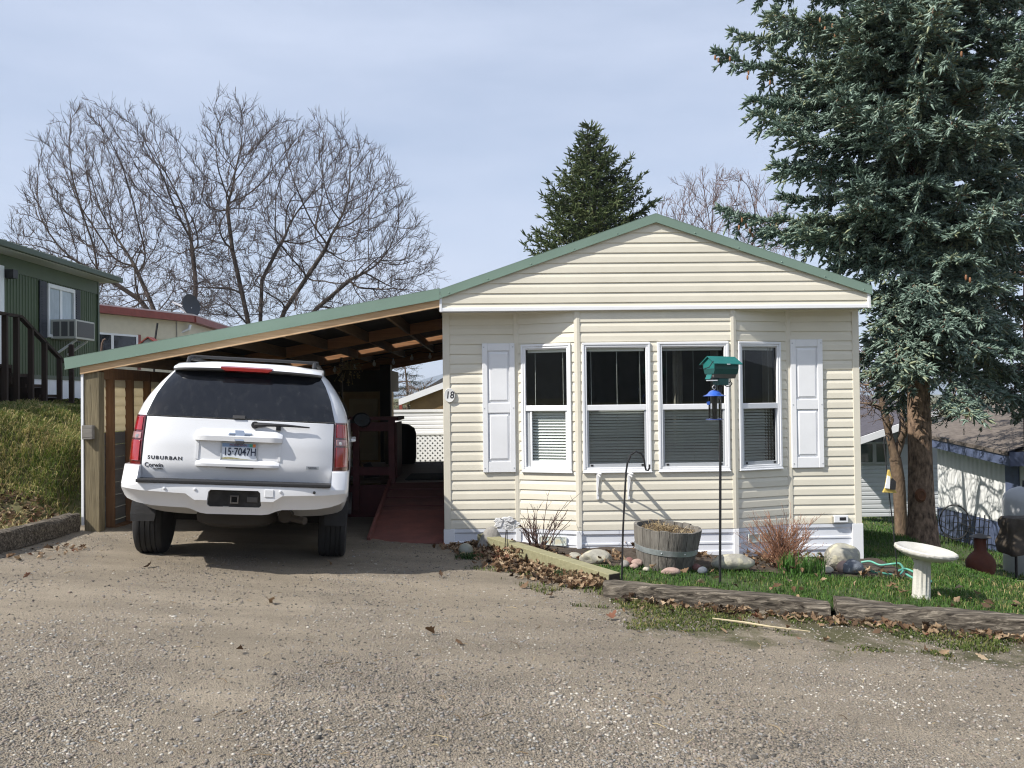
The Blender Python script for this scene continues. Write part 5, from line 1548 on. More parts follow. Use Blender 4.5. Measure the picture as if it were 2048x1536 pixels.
mb.build('staves', mat('grey barrel oak', (.23,.215,.19), .9, col2=(.095,.085,.075), vscale=2.4, stretch=(11,11,1.1), bump=.5, bscale=6, island=.22, detail=8), barrel)
mb = MB(BM); z0 = .20; mb.lathe([(br(.45)+.001, z0), (br(.45)+.006, z0), (br(.57)+.006, z0+.055), (br(.57)+.001, z0+.055)], (0,0,0), 44)
hoop = mb.build('hoop', mat('galvanised hoop', (.40,.44,.46), .5, metal=.6, var=.3, vscale=12), barrel, smooth=30)
mb = MB(BM)
for a in (-1.9, -1.15):
    r = br(.5)+.006; mb.blob((r*math.cos(a), r*math.sin(a), z0+.028), (.009,.009,.009), 1, 1)
build_split(mb, 'rivet', M['rail_grey'], hoop)
mb = MB(BM); mb.lathe([(0,.40),(.30,.40),(.30,.36)], (0,0,0), 24, caps=False); mb.build('soil', M['bed_soil'], barrel)
mb = MB(BM); r2 = random.Random(2)
for k in range(240):
    a = r2.uniform(0, 2*PI); r = r2.uniform(0,.30); L = r2.uniform(.05,.15) * (1.2 if math.cos(a) < 0 else .7); b0 = Vector((r*math.cos(a), r*math.sin(a), .40)); d = Vector((r2.gauss(0,.6), r2.gauss(0,.5), .6))
    mb.tube([b0, b0 + d*L*.6, b0 + d*L + Vector((0,0,-.2*L))], [.0025,.002,.0012], 3, caps=False)
mb.build('dead_stems', ramp_mat('dead planting', [(0,(.12,.08,.04)),(.6,(.30,.23,.13)),(1,(.42,.34,.21))], .85), barrel)

# ------------------------------------------------------------------ bare shrubs and bulbs
def shrub(name, px, py, Y, n, h, spread, r0, m, label, seed, zoff=0.0, fork=2):
    p = at(px, py, Y); z = float(bed_h(np.array(p.x), np.array(Y))) - .02 + zoff
    mb = MB(); rr = random.Random(seed)
    for k in range(n):
        a = rr.uniform(0, 2*PI); s = spread * rr.uniform(.15, 1); b0 = Vector((p.x + rr.gauss(0,.05), Y + rr.gauss(0,.05), z)); L = h * rr.uniform(.55, 1.05)
        tip = b0 + Vector((math.cos(a)*s, math.sin(a)*s*.8, math.sqrt(max(.02, L*L - (s*.8)**2))))
        mid = b0.lerp(tip, .5) + Vector((rr.gauss(0,.02), rr.gauss(0,.02), .03))
        mb.tube([b0, mid, tip], [r0, r0*.75, r0*.35], 5, caps=False)
        for j in range(fork):
            t = rr.uniform(.3,.9); q = b0.lerp(tip, t); l2 = L * rr.uniform(.12,.36); a2 = rr.uniform(0, 2*PI)
            e = q + ((tip - b0).normalized()*.75 + Vector((math.cos(a2), math.sin(a2), .2))*.55) * l2
            mb.tube([q, q.lerp(e,.5) + Vector((0,0,.01)), e], [r0*.55, r0*.45, r0*.25], 4, caps=False)
            for i in range(2):
                q2 = q.lerp(e, rr.uniform(.3,1)); a3 = rr.uniform(0,2*PI); e2 = q2 + Vector((math.cos(a3)*.4, math.sin(a3)*.4, .7)) * l2 * .4
                mb.tube([q2, e2], [r0*.35, r0*.2], 3, caps=False)
    return tag(mb.build(name, m, None, origin=(p.x, Y, z)), label, 'shrub')
shrub('bare_shrub', 1078, 1098, 9.72, 26, .60, .46, .0062, mat('dark red bark', (.085,.05,.045), .8, island=.35), 'sparse dark leafless shrub behind the green timber', 3, fork=3)
shrub('bare_shrub', 1568, 1142, 9.35, 130, .60, .50, .0042, mat('rusty twig bark', (.25,.125,.075), .8, island=.4), 'dense rusty brown leafless shrub between the two biggest rocks', 7, fork=4)
p = at(1603, 1150, 8.98); r2 = np.random.default_rng(2); n = 250
cl = r2.integers(0, 5, n); cxs = np.array([-.16,-.08,.03,.10,.17])[cl]; cys = np.array([.05,-.02,-.05,.02,-.03])[cl]
x = p.x + cxs + r2.normal(0,.028,n); y = 8.98 + cys + r2.normal(0,.028,n)
V, F = blades(x, y, bed_h(x, y), np.full(n,.185), .011, .45, 5, .15)
o = np_mesh('daffodil_leaves', V, F, ramp_mat('bulb leaves', [(0,(.05,.13,.025)),(.6,(.10,.23,.05)),(1,(.17,.30,.08))], .5, trans=.35), origin=(p.x, 8.98, float(bed_h(p.x, 8.98))))
tag(o, 'clump of fresh green bulb leaves in front of the rusty shrub', 'plant')
for (px, py, Y, s, lab) in ((937,1100,9.5,.8,'small dark green weed tuft at the foot of the smooth round stone'),(1140,1170,8.55,1.2,'low dark green weed growing through the leaf drift')):
    p = at(px, py, Y); n = 160; x = p.x + r2.normal(0,.07*s,n); y = Y + r2.normal(0,.05*s,n)
    V, F = blades(x, y, drive_h(x, y), np.full(n,.08*s), .010, 1.0, 8)
    o = np_mesh('weed', V, F, ramp_mat('weed leaf', [(0,(.02,.05,.012)),(1,(.05,.11,.03))], .6, trans=.3), origin=(p.x, Y, float(drive_h(p.x, Y))))
    tag(o, lab, 'weed')

# ------------------------------------------------------------------ bird bath
bb = at(1842, 1196, 8.08); z0 = Lz(bb.x, 8.08) - .015
bath = thing('bird_bath', 'tilted white concrete bird bath on a fluted pedestal in the lawn', 'bird bath', (bb.x, 8.08, z0))
M['concrete'] = mat('white cast concrete', (.60,.585,.54), .8, col2=(.44,.43,.38), vscale=5, bump=.2, bscale=60, speck=(40,.28,(.34,.33,.28)))
BM = Matrix.Translation((bb.x, 8.08, z0)) @ Matrix.Rotation(R_(3.0), 4, 'Y')
mb = MB(BM); rings = []; n = 48
for z, r, fl in ((0,.084,0),(.03,.084,0),(.04,.078,0),(.05,.076,.004),(.18,.070,.006),(.31,.068,.005),(.325,.070,0),(.36,.080,0),(.375,.092,0)):
    rings.append([((r + fl*math.cos(12*2*PI*k/n))*math.cos(2*PI*k/n), (r + fl*math.cos(12*2*PI*k/n))*math.sin(2*PI*k/n), z) for k in range(n)])
mb.loft(rings); mb.build('pedestal', M['concrete'], bath, smooth=35)
mb = MB(BM @ Matrix.Translation((.02,0,.372)) @ Matrix.Rotation(R_(4.5), 4, 'Y') @ Matrix.Rotation(R_(4), 4, 'X')); rings = []; n = 64
for r, z, fl in ((.085,0,0),(.12,.006,0),(.18,.018,.0),(.235,.045,.002),(.262,.060,.004),(.274,.078,.004),(.272,.094,.003),(.258,.102,.002),(.240,.098,0),(.20,.075,0),(.12,.055,0),(.02,.05,0)):
    rings.append([((r + fl*math.cos(20*2*PI*k/n))*math.cos(2*PI*k/n), (r + fl*math.cos(20*2*PI*k/n))*math.sin(2*PI*k/n), z) for k in range(n)])
mb.loft(rings); mb.build('bowl', M['concrete'], bath, smooth=40)

# ------------------------------------------------------------------ shepherd hooks, feeders
p = at(1243, 1165, 8.12); z0 = Lz(p.x, 8.12); s_ = 1750/8.12
hook = MB(); path = [(p.x, 8.12, z0 - .05)]
for px, py in ((1246,1060),(1250,980),(1252,945),(1255,925),(1262,909),(1272,903),(1282,907),(1288,917),(1290,932),(1292,940),(1296,941),(1299,936),(1299,929)):
    q = at(px, py, 8.12); path.append((q.x, 8.12, q.z))
hook.tube(path, .009, 8); tag(hook.build('shepherd_hook', M['black_metal'], None, smooth=40), 'empty black shepherd hook standing beside the end of the green timber', 'garden hook')
PY = 8.36
p = at(1440, 1165, PY); z0 = Lz(p.x, PY)
pole = thing('feeder_pole', 'tall black pole with a scrolled arm carrying the bird feeders', 'pole', (p.x, PY, z0))
pt = at(1441, 755, PY)
mb = MB(); mb.tube([(p.x, PY, z0 - .05), (pt.x, PY, pt.z + .02)], .0125, 10); mb.build('shaft', M['black_metal'], pole, smooth=40)
mb = MB(); mb.tube([(at(px,py,PY).x, PY, at(px,py,PY).z) for px, py in ((1442,762),(1447,769),(1454,773),(1461,772),(1464,767),(1461,763),(1458,766))], .005, 6); mb.build('scroll_arm', M['black_metal'], pole, smooth=40)
mb = MB(); mb.tube([(at(px,py,PY).x, PY, at(px,py,PY).z) for px, py in ((1441,762),(1434,766),(1427,771),(1424,775))], .005, 6); mb.build('scroll_arm', M['black_metal'], pole, smooth=40)
# teal hopper feeder
tf = thing('hopper_feeder', 'teal metal house shaped bird feeder on top of the black pole', 'bird feeder', (pt.x, PY, pt.z))
M['teal'] = mat('teal paint', (.012,.145,.135), .45, var=.15, vscale=8); M['teal_dark'] = mat('dark teal paint', (.010,.075,.07), .5, var=.2)
fc = at(1442, 736, PY)
FM = Matrix.Translation((fc.x, PY, fc.z)) @ Matrix.Rotation(R_(20), 4, 'Z') @ Matrix.Rotation(R_(1), 4, 'Y')
mb = MB(FM); hl = .135
prof = [(-.075,-.062),(.075,-.062),(.098,-.01),(.098,.045),(.0,.098),(-.098,.045),(-.098,-.01)]
mb.prism([(a, b) for a, b in prof], 'x', -hl, hl); mb.build('hopper', M['teal_dark'], tf, bevel=.004)
mb = MB(FM)
for s in (-1, 1):
    mb.add([(-hl-.022,0,.112),(hl+.022,0,.112),(hl+.022,s*.128,.038),(-hl-.022,s*.128,.038),(-hl-.022,0,.104),(hl+.022,0,.104),(hl+.022,s*.128,.030),(-hl-.022,s*.128,.030)],
           [(0,1,2,3),(7,6,5,4),(2,6,7,3),(0,3,7,4),(1,5,6,2),(0,4,5,1)])
build_split(mb, 'roof', M['teal'], tf)
mb = MB(FM); mb.prism([(-.094,-.01),(.094,-.01),(.094,.043),(0,.094),(-.094,.043)], 'x', -hl-.003, -hl-.0005); mb.build('gable_end', M['teal'], tf)
mb = MB(FM); mb.box(-.02,.015,-.131,-.128,.028,.036); mb.build('name_tab', M['white'], tf)
mb = MB(FM); mb.prism([(-.055,-.10),(.055,-.10),(.075,-.0625),(-.075,-.0625)], 'x', -.125, .125); mb.build('seed_tray', mat('clear dusty tray', (.10,.10,.095), .5), tf, bevel=.003)
mb = MB(FM); mb.box(-.06,.055,-.05,.05,-.165,-.101); mb.build('pole_socket', M['teal_dark'], tf, bevel=.003)
mb = MB(FM); mb.bar((-.15,-.03,-.07),(-.19,-.06,-.115), .05,.012); mb.build('perch_flap', M['teal'], tf)
mb = MB(FM); mb.bar((-.22,-.09,-.125),(-.11,-.10,-.122), .012,.01); mb.build('perch', M['white'], tf)
mb = MB(FM); mb.tube([(-.155,-.1,.06),(-.20,-.10,.0),(-.27,-.10,-.02),(-.31,-.10,-.012)], .004, 6); mb.build('wire_arm', M['black_metal'], tf)
# blue tube feeder
q = at(1425, 776, PY - .01)
bf = thing('tube_feeder', 'blue capped clear tube bird feeder hanging left of the pole', 'bird feeder', (q.x, PY - .01, q.z - .35))
M['blue'] = mat('blue metal', (.04,.12,.50), .25, coat=.5, var=.12)
c0 = (q.x + .012, PY - .03, 0)
mb = MB(); mb.tube([(c0[0] + .016*math.cos(t), c0[1], q.z + .005 + .018*math.sin(t)) for t in np.linspace(0, 2*PI, 17)], .003, 5); mb.build('ring', M['rail_grey'], bf)
zt = at(1425, 780, PY).z; zb = at(1425, 838, PY).z
mb = MB(); mb.lathe([(0, zt),(.03, zt-.004),(.052, zt-.018),(.066, zt-.036),(.085, zt-.048),(.108, zt-.056),(.106, zt-.060),(.06,zt-.054),(0, zt-.054)], c0, 32); mb.build('cap', M['blue'], bf, smooth=50)
mb = MB(); mb.lathe([(.058, zt-.055),(.058, zb)], c0, 28, caps=False); mb.build('tube', glass_mat('clear tube', (.80,.82,.85)), bf, smooth=60)
mb = MB(); mb.lathe([(0, zt-.056),(.030, zt-.056),(.024, zt-.12),(.022, zb+.001),(0, zb)], c0, 20); mb.build('seed', mat('dark seed', (.05,.045,.04), .9, bump=.5, bscale=120), bf, smooth=60)
mb = MB(); mb.lathe([(0,zb-.012),(.07,zb-.010),(.085,zb-.003),(.084,zb+.002),(.07,zb-.002),(0,zb-.002)], c0, 32); mb.build('tray', mat('deep blue metal', (.02,.05,.24), .3, coat=.4), bf, smooth=50)
mb = MB(); mb.bar((c0[0]-.058, c0[1]-.02, zt-.14),(c0[0]-.066, c0[1]-.02, zt-.11), .012,.03); mb.build('port', M['blue'], bf)
# slanted hook with yellow ornament
SY = 9.02; b0 = at(1797, 1160, SY); t0 = at(1768, 878, SY); zl = Lz(b0.x, SY)
mb = MB(); path = [(b0.x, SY, zl - .05)] + [(at(px,py,SY).x, SY, at(px,py,SY).z) for px, py in ((1787,1060),(1778,985),(1770,905),(1768,882),(1769,874),(1773,871),(1777,874),(1778,882))]
mb.tube(path, .0065, 7); tag(mb.build('shepherd_hook', M['black_metal'], None, smooth=40), 'thin leaning black shepherd hook with the yellow ornament right of the house', 'garden hook')
oc = at(1776, 965, SY - .02)
orn = thing('hanging_ornament', 'yellow wooden ornament with a black and white shape hanging on a chain', 'ornament', (oc.x, SY, oc.z))
c = lambda px, py: (at(px, py, SY).x, at(px, py, SY).z)
mb = MB(); mb.prism([c(1762,984),c(1790,985),c(1783,974),c(1776,939),c(1773,939),c(1767,974)], 'y', SY - .05, SY - .02); mb.build('board', mat('yellow paint', (.55,.40,.10), .6, var=.2), orn, bevel=.003)
mb = MB(); mb.prism([c(1776,978),c(1785,978),c(1786,962),c(1779,955),c(1775,963)], 'y', SY - .07, SY - .051); mb.build('black_figure', M['black_plastic'], orn)
mb = MB(); mb.prism([c(1765,975),c(1774,976),c(1775,952),c(1770,950)], 'y', SY - .066, SY - .0505); mb.build('white_figure', M['white'], orn)
mb = MB(); 
for k in range(14):
    z = c(1776,986)[1] - .008 - .018*k; mb.lathe([(0,.006),(.004,0),(0,-.006)], (oc.x, SY - .035, z), 6)
for k in range(18):
    z = c(1776,939)[1] + .008 + .018*k; mb.lathe([(0,.006),(.004,0),(0,-.006)], (oc.x, SY - .035, z), 6)
o = mb.build('chain', M['black_metal'], orn); o['kind'] = 'stuff'

# ------------------------------------------------------------------ small things on the house and in the bed
pq = at(899, 790.5, 10.31)
plq = thing('number_plaque', 'white oval house number plaque on the left corner of the house', 'sign', (pq.x, 10.31, pq.z))
Mx = Matrix.Translation((pq.x, 10.322, pq.z)) @ Matrix(((1,0,0,0),(0,0,-1,0),(0,1,0,0),(0,0,0,1)))
mb = MB(Mx); n = 32
rings = [[(.063*k_*math.cos(2*PI*k/n), .084*k_*math.sin(2*PI*k/n), z) for k in range(n)] for k_, z in ((1.0,0),(1.0,.008),(.96,.011),(.9,.010))]
mb.loft(rings); mb.build('oval', mat('white enamel', (.74,.74,.72), .35), plq, smooth=40)
mb = MB(Mx @ Matrix.Translation((.002,0,.011))); mb.mesh(text_me('18', .118, .0012, .86, shear=.12, off=.001)); mb.build('numerals', M['dark_letter'], plq)
for px, lab in ((1195,'white shelf bracket below the left middle window, nearer the bay corner'),(1257,'white shelf bracket below the left middle window, behind the shepherd hook')):
    q = at(px, 945, HB - .03)
    br_ = thing('shelf_bracket', lab, 'bracket', (q.x, HB - .03, q.z), group='shelf brackets under the window')
    MB().box(q.x-.014, q.x+.014, HB - .032, HB - .022, q.z - .31, q.z + .01).build('upright', M['white'], br_, bevel=.002)
    MB().box(q.x-.014, q.x+.014, HB - .30, HB - .032, q.z, q.z + .012).build('arm', M['white'], br_, bevel=.002)
    MB().box(q.x-.004, q.x+.004, HB - .29, HB - .032, q.z - .03, q.z).build('web', M['white'], br_)
    MB().bar((q.x, HB - .27, q.z - .004), (q.x, HB - .034, q.z - .26), .010, .012).build('brace', M['white'], br_)
q = at(1682, 1038, HY - .05)
sn = thing('wall_sensor', 'small white box with a dark display low on the right corner of the house', 'sensor', (q.x, HY - .02, q.z))
MB().box(q.x-.085, q.x+.085, HY - .06, HY - .022, q.z-.042, q.z+.042).build('case', M['white'], sn, bevel=.006)
MB().box(q.x-.105, q.x-.086, HY - .05, HY - .022, q.z-.05, q.z+.03).build('side_cap', mat('stained plastic', (.45,.42,.34), .6), sn)
MB().box(q.x-.02, q.x+.055, HY - .0625, HY - .0605, q.z-.014, q.z+.022).build('display', M['black_plastic'], sn)
# garden plaque: cast stone with a bird, on wire legs
q = at(1013, 1047, 9.55); z0 = float(drive_h(q.x, 9.55))
gs = thing('garden_plaque', 'white cast stone garden plaque with a bird and letters on wire legs', 'sign', (q.x, 9.55, z0))
Mx = Matrix.Translation((q.x, 9.55, q.z)) @ Matrix(((1,0,0,0),(0,0,-1,0),(0,1,0,0),(0,0,0,1))) @ Matrix.Rotation(R_(-6), 4, 'Z')
edge = []
for k in range(40):
    t = 2*PI*k/40; e = 1 + .10*math.sin(5*t+1) + .06*math.sin(11*t) + .05*math.sin(17*t+2); edge.append((.145*math.cos(t)*e*.95, .072*math.sin(t)*e))
mb = MB(Mx); mb.prism(edge, 'z', -.012, .014); plm = mb.build('stone', mat('white cast stone', (.66,.66,.66), .85, bump=.9, bscale=35, var=.2, vscale=20), gs, bevel=.006)
mb = MB(Mx @ Matrix.Translation((.045,-.028,.0145))); mb.mesh(text_me('CBI S', .050, .004, 1.0)); mb.build('letters', mat('cast letter', (.42,.42,.42), .9), plm)
mb = MB(Mx); mb.prism([(.0,.03),(.05,.025),(.09,.052),(.082,.02),(.05,.008),(.03,.012)], 'z', .0142, .022); mb.build('bird_relief', mat('shaded relief', (.15,.15,.16), .9), plm)
mb = MB(Mx); mb.tube([(-.075,.052,.015),(-.045,.045,.016),(-.05,.0,.016),(-.06,-.035,.016),(-.10,-.045,.016)], .006, 6); mb.build('scroll_relief', mat('cast scroll', (.34,.34,.35), .9), plm, smooth=40)
mb = MB(); mb.tube([(q.x - .004, 9.55, q.z - .06), (q.x - .035, 9.50, z0 - .03)], .005, 6); mb.tube([(q.x + .006, 9.55, q.z - .06), (q.x + .004, 9.48, z0 - .03)], .005, 6)
build_split(mb, 'wire_leg', M['black_metal'], gs)
# garden hose
mb = MB(); HP = ((1722,1106,9.9,0),(1740,1106,9.85,.02),(1760,1112,9.75,.0),(1785,1115,9.7,.03),(1800,1122,9.55,.06),(1806,1130,9.35,.03),(1795,1138,9.2,0),(1770,1142,9.15,0),(1745,1138,9.2,0),(1722,1132,9.4,0))
def smooth_path(P, k=6):
    P = [Vector(p) for p in P]; out = []
    for i in range(len(P) - 1):
        p0, p1, p2, p3 = P[max(i-1,0)], P[i], P[i+1], P[min(i+2, len(P)-1)]
        for j in range(k):
            t = j/k; out.append(.5*((2*p1) + (p2-p0)*t + (2*p0-5*p1+4*p2-p3)*t*t + (3*p1-p0-3*p2+p3)*t**3))
    return out + [P[-1]]
hp = [Vector((at(px,py,Y).x, Y, float(lawn_h(at(px,py,Y).x, Y)) + .035 + dz)) for px, py, Y, dz in HP]
hp2 = [Vector((at(px,py,Y).x, Y, float(lawn_h(at(px,py,Y).x, Y)) + .03 + dz)) for px, py, Y, dz in ((1796,1133,9.3,.03),(1812,1128,9.35,.05),(1835,1133,9.2,.03),(1862,1148,8.9,.0),(1840,1150,8.85,0),(1812,1136,9.1,.03))]
mb = MB(); mb.tube(smooth_path(hp), .012, 8); mb.tube(smooth_path(hp2), .012, 8)
ho = mb.build('garden_hose', mat('green hose', (.10,.34,.26), .4, var=.5, vscale=3), None, smooth=50)
tag(ho, 'green garden hose looped on the grass between house corner and bird bath', 'hose')
# ------------------------------------------------------------------ neighbours
def onx(px, py, X):
    v = (CAM_R @ Vector(((px - 1024) / F_PX, -(py - 768) / F_PX, -1.0, 0))).to_3d()
    return Vector((0, 0, CZ)) + v * (X / v.x)
def plane_frame(o, u, n):
    u = Vector(u).normalized(); n = Vector(n).normalized()
    return Matrix(((u.x, n.x, 0, o[0]), (u.y, n.y, 0, o[1]), (0, 0, 1, o[2]), (0, 0, 0, 1)))     # x along, y outward, z up
def ribbed(mb, x0, x1, z0, z1, pitch, depth, w=.35):
    """vertical ribs on a wall frame: a folded sheet"""
    xs, ys = [], []; x = x0; k = 0
    while x < x1 - 1e-4:
        for f, d in ((0, 0), (w*.5, 0), (w*.5 + .08, -depth), (1 - .08, -depth)):
            if x + pitch*f <= x1: xs.append(x + pitch*f); ys.append(d)
        x += pitch
    xs.append(x1); ys.append(0)
    r0 = [(a, b, z0) for a, b in zip(xs, ys)]; r1 = [(a, b, z1) for a, b in zip(xs, ys)]
    mb.loft([r0, r1], closed=False, caps=False)
    return mb

# green trailer on the bank
GX = at(197, 690, 22).x
M['olive'] = mat('dark green aluminium siding', (.055,.085,.035), .5, var=.12, vscale=1.5)
M['olive_trim'] = mat('dark green gutter', (.05,.075,.045), .45)
gt = thing('green_trailer', 'dark green ribbed trailer home with shuttered window up on the left bank', 'house', (GX - 2, 18, 1.4))
YE = 22.0
zt, zb_, zs = onx(197, 566, GX).z, onx(197, 806, GX).z, onx(197, 758, GX).z
F_ = plane_frame((GX, 0, 0), (0, 1, 0), (1, 0, 0))            # x -> world y, outward +x
mb = MB(F_); ribbed(mb, 10, YE, zs, zt - .28, .115, .014); mb.build('wall', M['olive'], gt)
mb = MB(F_); mb.box(10, YE + .01, -.05, .012, zt - .29, zt + .02); mb.build('wall_band', M['olive'], gt)
mb = MB(F_); mb.box(YE - .06, YE + .02, -.05, .022, zs - .02, zt); mb.build('corner_trim', M['olive_trim'], gt)
mb = MB(F_); mb.box(10, YE + .01, -.06, .016, zs - .06, zs + .03); mb.build('base_trim', M['olive_trim'], gt)
mb = MB(F_); ribbed(mb, 10, YE, zb_ - .4, zs - .02, .30, .012, .7); mb.build('skirting', M['white_metal'], gt)
mb = MB(); mb.box(GX - 4, GX - .03, YE - .05, YE, zb_ - .4, zt); mb.build('end_wall', M['olive'], gt)
ov = .42
mb = MB(); mb.box(GX - 4, GX + ov, 10, YE + .22, zt + .02, zt + .05); mb.build('soffit', mat('pale soffit', (.55,.55,.52), .6), gt)
mb = MB(); mb.box(GX + ov, GX + ov + .09, 10, YE + .26, zt + .03, zt + .15); mb.build('gutter', M['olive_trim'], gt, bevel=.015)
mb = MB(); mb.prism([(GX + ov + .02, zt + .16), (GX - 2.2, zt + .55), (GX - 4.2, zt + .2), (GX - 4.2, zt + .06), (GX + ov + .02, zt + .06)], 'y', 10, YE + .24)
rf = mb.build('roof', mat('old ribbed roof', (.11,.13,.11), .6, var=.5, vscale=6), gt)
mb = MB(); y = 10.1
while y < YE + .2:
    mb.bar((GX + ov + .03, y, zt + .17), (GX - 2.2, y, zt + .56), .05, .03); y += .24
o = mb.build('roof_ribs', bpy.data.materials['old ribbed roof'], rf); o['kind'] = 'stuff'
def wy(px): return onx(px, 690, GX).y
y0, y1 = wy(93), wy(147); z0, z1 = onx(120, 678, GX).z, onx(120, 573, GX).z
mb = MB(F_)
for q in ((y0, y1, z1 - .09, z1), (y0, y1, z0, z0 + .07), (y0, y0 + .07, z0 + .07, z1 - .09), (y1 - .07, y1, z0 + .07, z1 - .09)): mb.box(q[0], q[1], -.02, .05, q[2], q[3])
mb.box((y0+y1)/2 - .06, (y0+y1)/2 + .04, -.02, .03, z0 + .07, z1 - .09)
wf = mb.build('window', M['white'], gt, bevel=.006)
mb = MB(F_); mb.box(y0 + .05, y1 - .05, -.03, .012, z0 + .05, z1 - .07); mb.build('pane', mat('window with pale drape', (.36,.42,.46), .05, col2=(.14,.17,.18), vscale=1.6, stretch=(1,1,.4), spec=.8), wf)
for a, b in ((78, 92), (148, 159)):
    mb = MB(F_); ya, yb = wy(a), wy(b); mb.box(ya, yb, 0, .03, z0 - .02, z1 + .02)
    sh_ = mb.build('shutter', mat('slate shutter', (.035,.04,.055), .6) if a == 78 else bpy.data.materials['slate shutter'], gt, bevel=.006)
    mb = MB(F_); z = z0 + .08
    while z < z1 - .1:
        mb.box(ya + .06, yb - .06, .03, .042, z, z + .025); z += .055
    o = mb.build('louvres', bpy.data.materials['slate shutter'], sh_); o['kind'] = 'stuff'
# window air conditioner
ya, yb = wy(101), wy(141); za, zc = onx(125, 681, GX).z, onx(125, 643, GX).z
ac = thing('air_conditioner', 'beige window air conditioner sticking out of the green trailer wall', 'air conditioner', (GX + .2, (ya+yb)/2, za))
mb = MB(F_); mb.box(ya, yb, .0, .56, za, zc); mb.build('case', mat('beige enamel', (.46,.46,.42), .5), ac, bevel=.012)
mb = MB(F_); mb.box(ya + .06, yb - .06, .561, .570, za + .05, zc - .04); mb.build('coil', mat('dark coil', (.09,.09,.09), .6, bump=.5, bscale=60), ac)
for q in ((.06,.20),(.24,.38),(.42,.52)):
    mb = MB(); mb.box(GX + q[0], GX + q[1], ya - .008, ya - .001, za + .06, zc - .05); mb.build('side_grille', bpy.data.materials['dark coil'], ac)
mb = MB(F_)
for y in (ya + .2, yb - .2): mb.bar((y, .03, za - .32), (y, .48, za - .01), .05, .04)
build_split(mb, 'brace', M['white'], ac)
# brown steps and handrail
M['brown'] = wood_mat('dark brown stain', (.050,.032,.024), (.03,.02,.016), axis='z')
st = thing('wood_steps', 'dark brown wooden steps and handrail beside the green trailer', 'steps', (GX + .8, 17, zb_))
X1 = GX + 1.25
yr0, yr1 = onx(40, 640, X1).y, onx(128, 725, X1).y
ra, rb_ = onx(40, 633, X1), onx(127, 724, X1)
mb = MB(); mb.bar((X1, ra.y - 1.6, ra.z), (X1, ra.y, ra.z), .09, .05); mb.bar(ra, rb_, .09, .05); mb.build('handrail', M['brown'], st)
for px in (10, 33, 62, 89, 119, 143):
    y = onx(px, 740, X1).y
    top = ra.z if px <= 40 else ra.z + (rb_.z - ra.z) * min(1, (y - ra.y) / (rb_.y - ra.y))
    if px == 143: top = onx(143, 690, X1).z
    gz_ = float(bank_h(np.array(X1), np.array(y))) - .05
    MB().box(X1 - .045, X1 + .045, y - .03, y + .03, gz_, top).build('baluster', M['brown'], st)
for k, (pa, pb, py) in enumerate(((-14, 24, 727), (20, 56, 746), (50, 85, 768), (78, 113, 789), (104, 142, 802))):
    a, b = onx(pa, py, X1 - .06), onx(pb, py, X1 - .06)
    MB().box(GX + .1, X1 - .05, a.y, b.y, a.z - .06, a.z).build('tread', M['brown'], st)
    MB().box(GX + .1, X1 - .05, b.y - .05, b.y, a.z - .35, a.z - .062).build('riser', M['brown'], st)
# white door of the trailer
y0, y1 = wy(-40), wy(5); MB(F_).box(y0, y1, 0, .04, zs + .05, onx(5, 532, GX).z).build('door', M['white'], gt)
lm = MB(F_).box(wy(7), wy(16), .02, .2, onx(12,557,GX).z, onx(12,540,GX).z).build('porch_lamp', M['black_metal'], gt)
mb = MB(); p = onx(143, 760, GX + .9); mb.box(p.x-.03, p.x+.03, p.y-.03, p.y+.03, float(bank_h(np.array(p.x), np.array(p.y))) - .1, onx(143, 688, GX+.9).z)
tag(mb.build('grey_post', M['grey_wood'], None), 'thin grey post standing below the air conditioner', 'post')

# cream trailer with a red roof edge
ct = thing('cream_trailer', 'cream trailer home with a red roof edge behind the carport roof', 'house', (-13, 30, 1.5))
P0, P1, P2 = at(196, 617, 26.5), at(377, 638, 29.9), at(462, 661, 36.0)
M['cream2'] = mat('cream aluminium siding', (.62,.56,.43), .55, var=.06)
M['brick_red'] = mat('red metal edge', (.26,.055,.04), .45, var=.2)
P0 = P0 + (P0 - P1) * .8
zeave = P1.z
def seg(a, b, z0, z1, off, m, name, par, rib=True, th=None):
    u = Vector((b.x - a.x, b.y - a.y, 0)); L = u.length; u.normalize(); n = Vector((u.y, -u.x, 0))
    fr = plane_frame((a.x, a.y, 0), u, n); mb = MB(fr)
    if rib: ribbed(mb, 0, L, z0, z1, .20, .012, .8)
    else: mb.box(0, L, off, off + (th or .03), z0, z1)
    return mb.build(name, m, par), fr, L
for a, b, nm in ((P0, P1, 'wall'), (P1, P2, 'side_wall')):
    seg(a, b, 1.4, zeave - .75, 0, M['cream2'], nm, ct)
    seg(a, b, zeave - .752, zeave - .05, -.02, M['cream2'], 'upper_panel', ct, False, .035)
    seg(a, b, zeave - .12, zeave + .10, .02, M['brick_red'], 'roof_edge', ct, False, .24)
mb = MB(); q = [(P0.x, P0.y), (P1.x + .2, P1.y - .1), (P2.x + .2, P2.y), (P2.x - 5, P2.y + 2), (P0.x - 5, P0.y + 3)]
mb.prism(q, 'z', zeave + .101, zeave + .16); mb.build('roof', mat('pale roof', (.55,.50,.48), .5), ct)
_, fr, L = None, None, None
u = (P1 - P0); u.z = 0; L = u.length; u.normalize(); fr = plane_frame((P0.x, P0.y, 0), u, Vector((u.y, -u.x, 0)))
def along(px, py):
    v = (CAM_R @ Vector(((px - 1024) / F_PX, -(py - 768) / F_PX, -1.0, 0))).to_3d(); n = Vector((u.y, -u.x, 0))
    t = n.dot(P0 - Vector((0,0,CZ))) / n.dot(v); p = Vector((0,0,CZ)) + v * t
    return (p - P0).dot(u), p.z
a0, zt_ = along(190, 664); a1, _z = along(274, 664); _a, zb2 = along(230, 725)
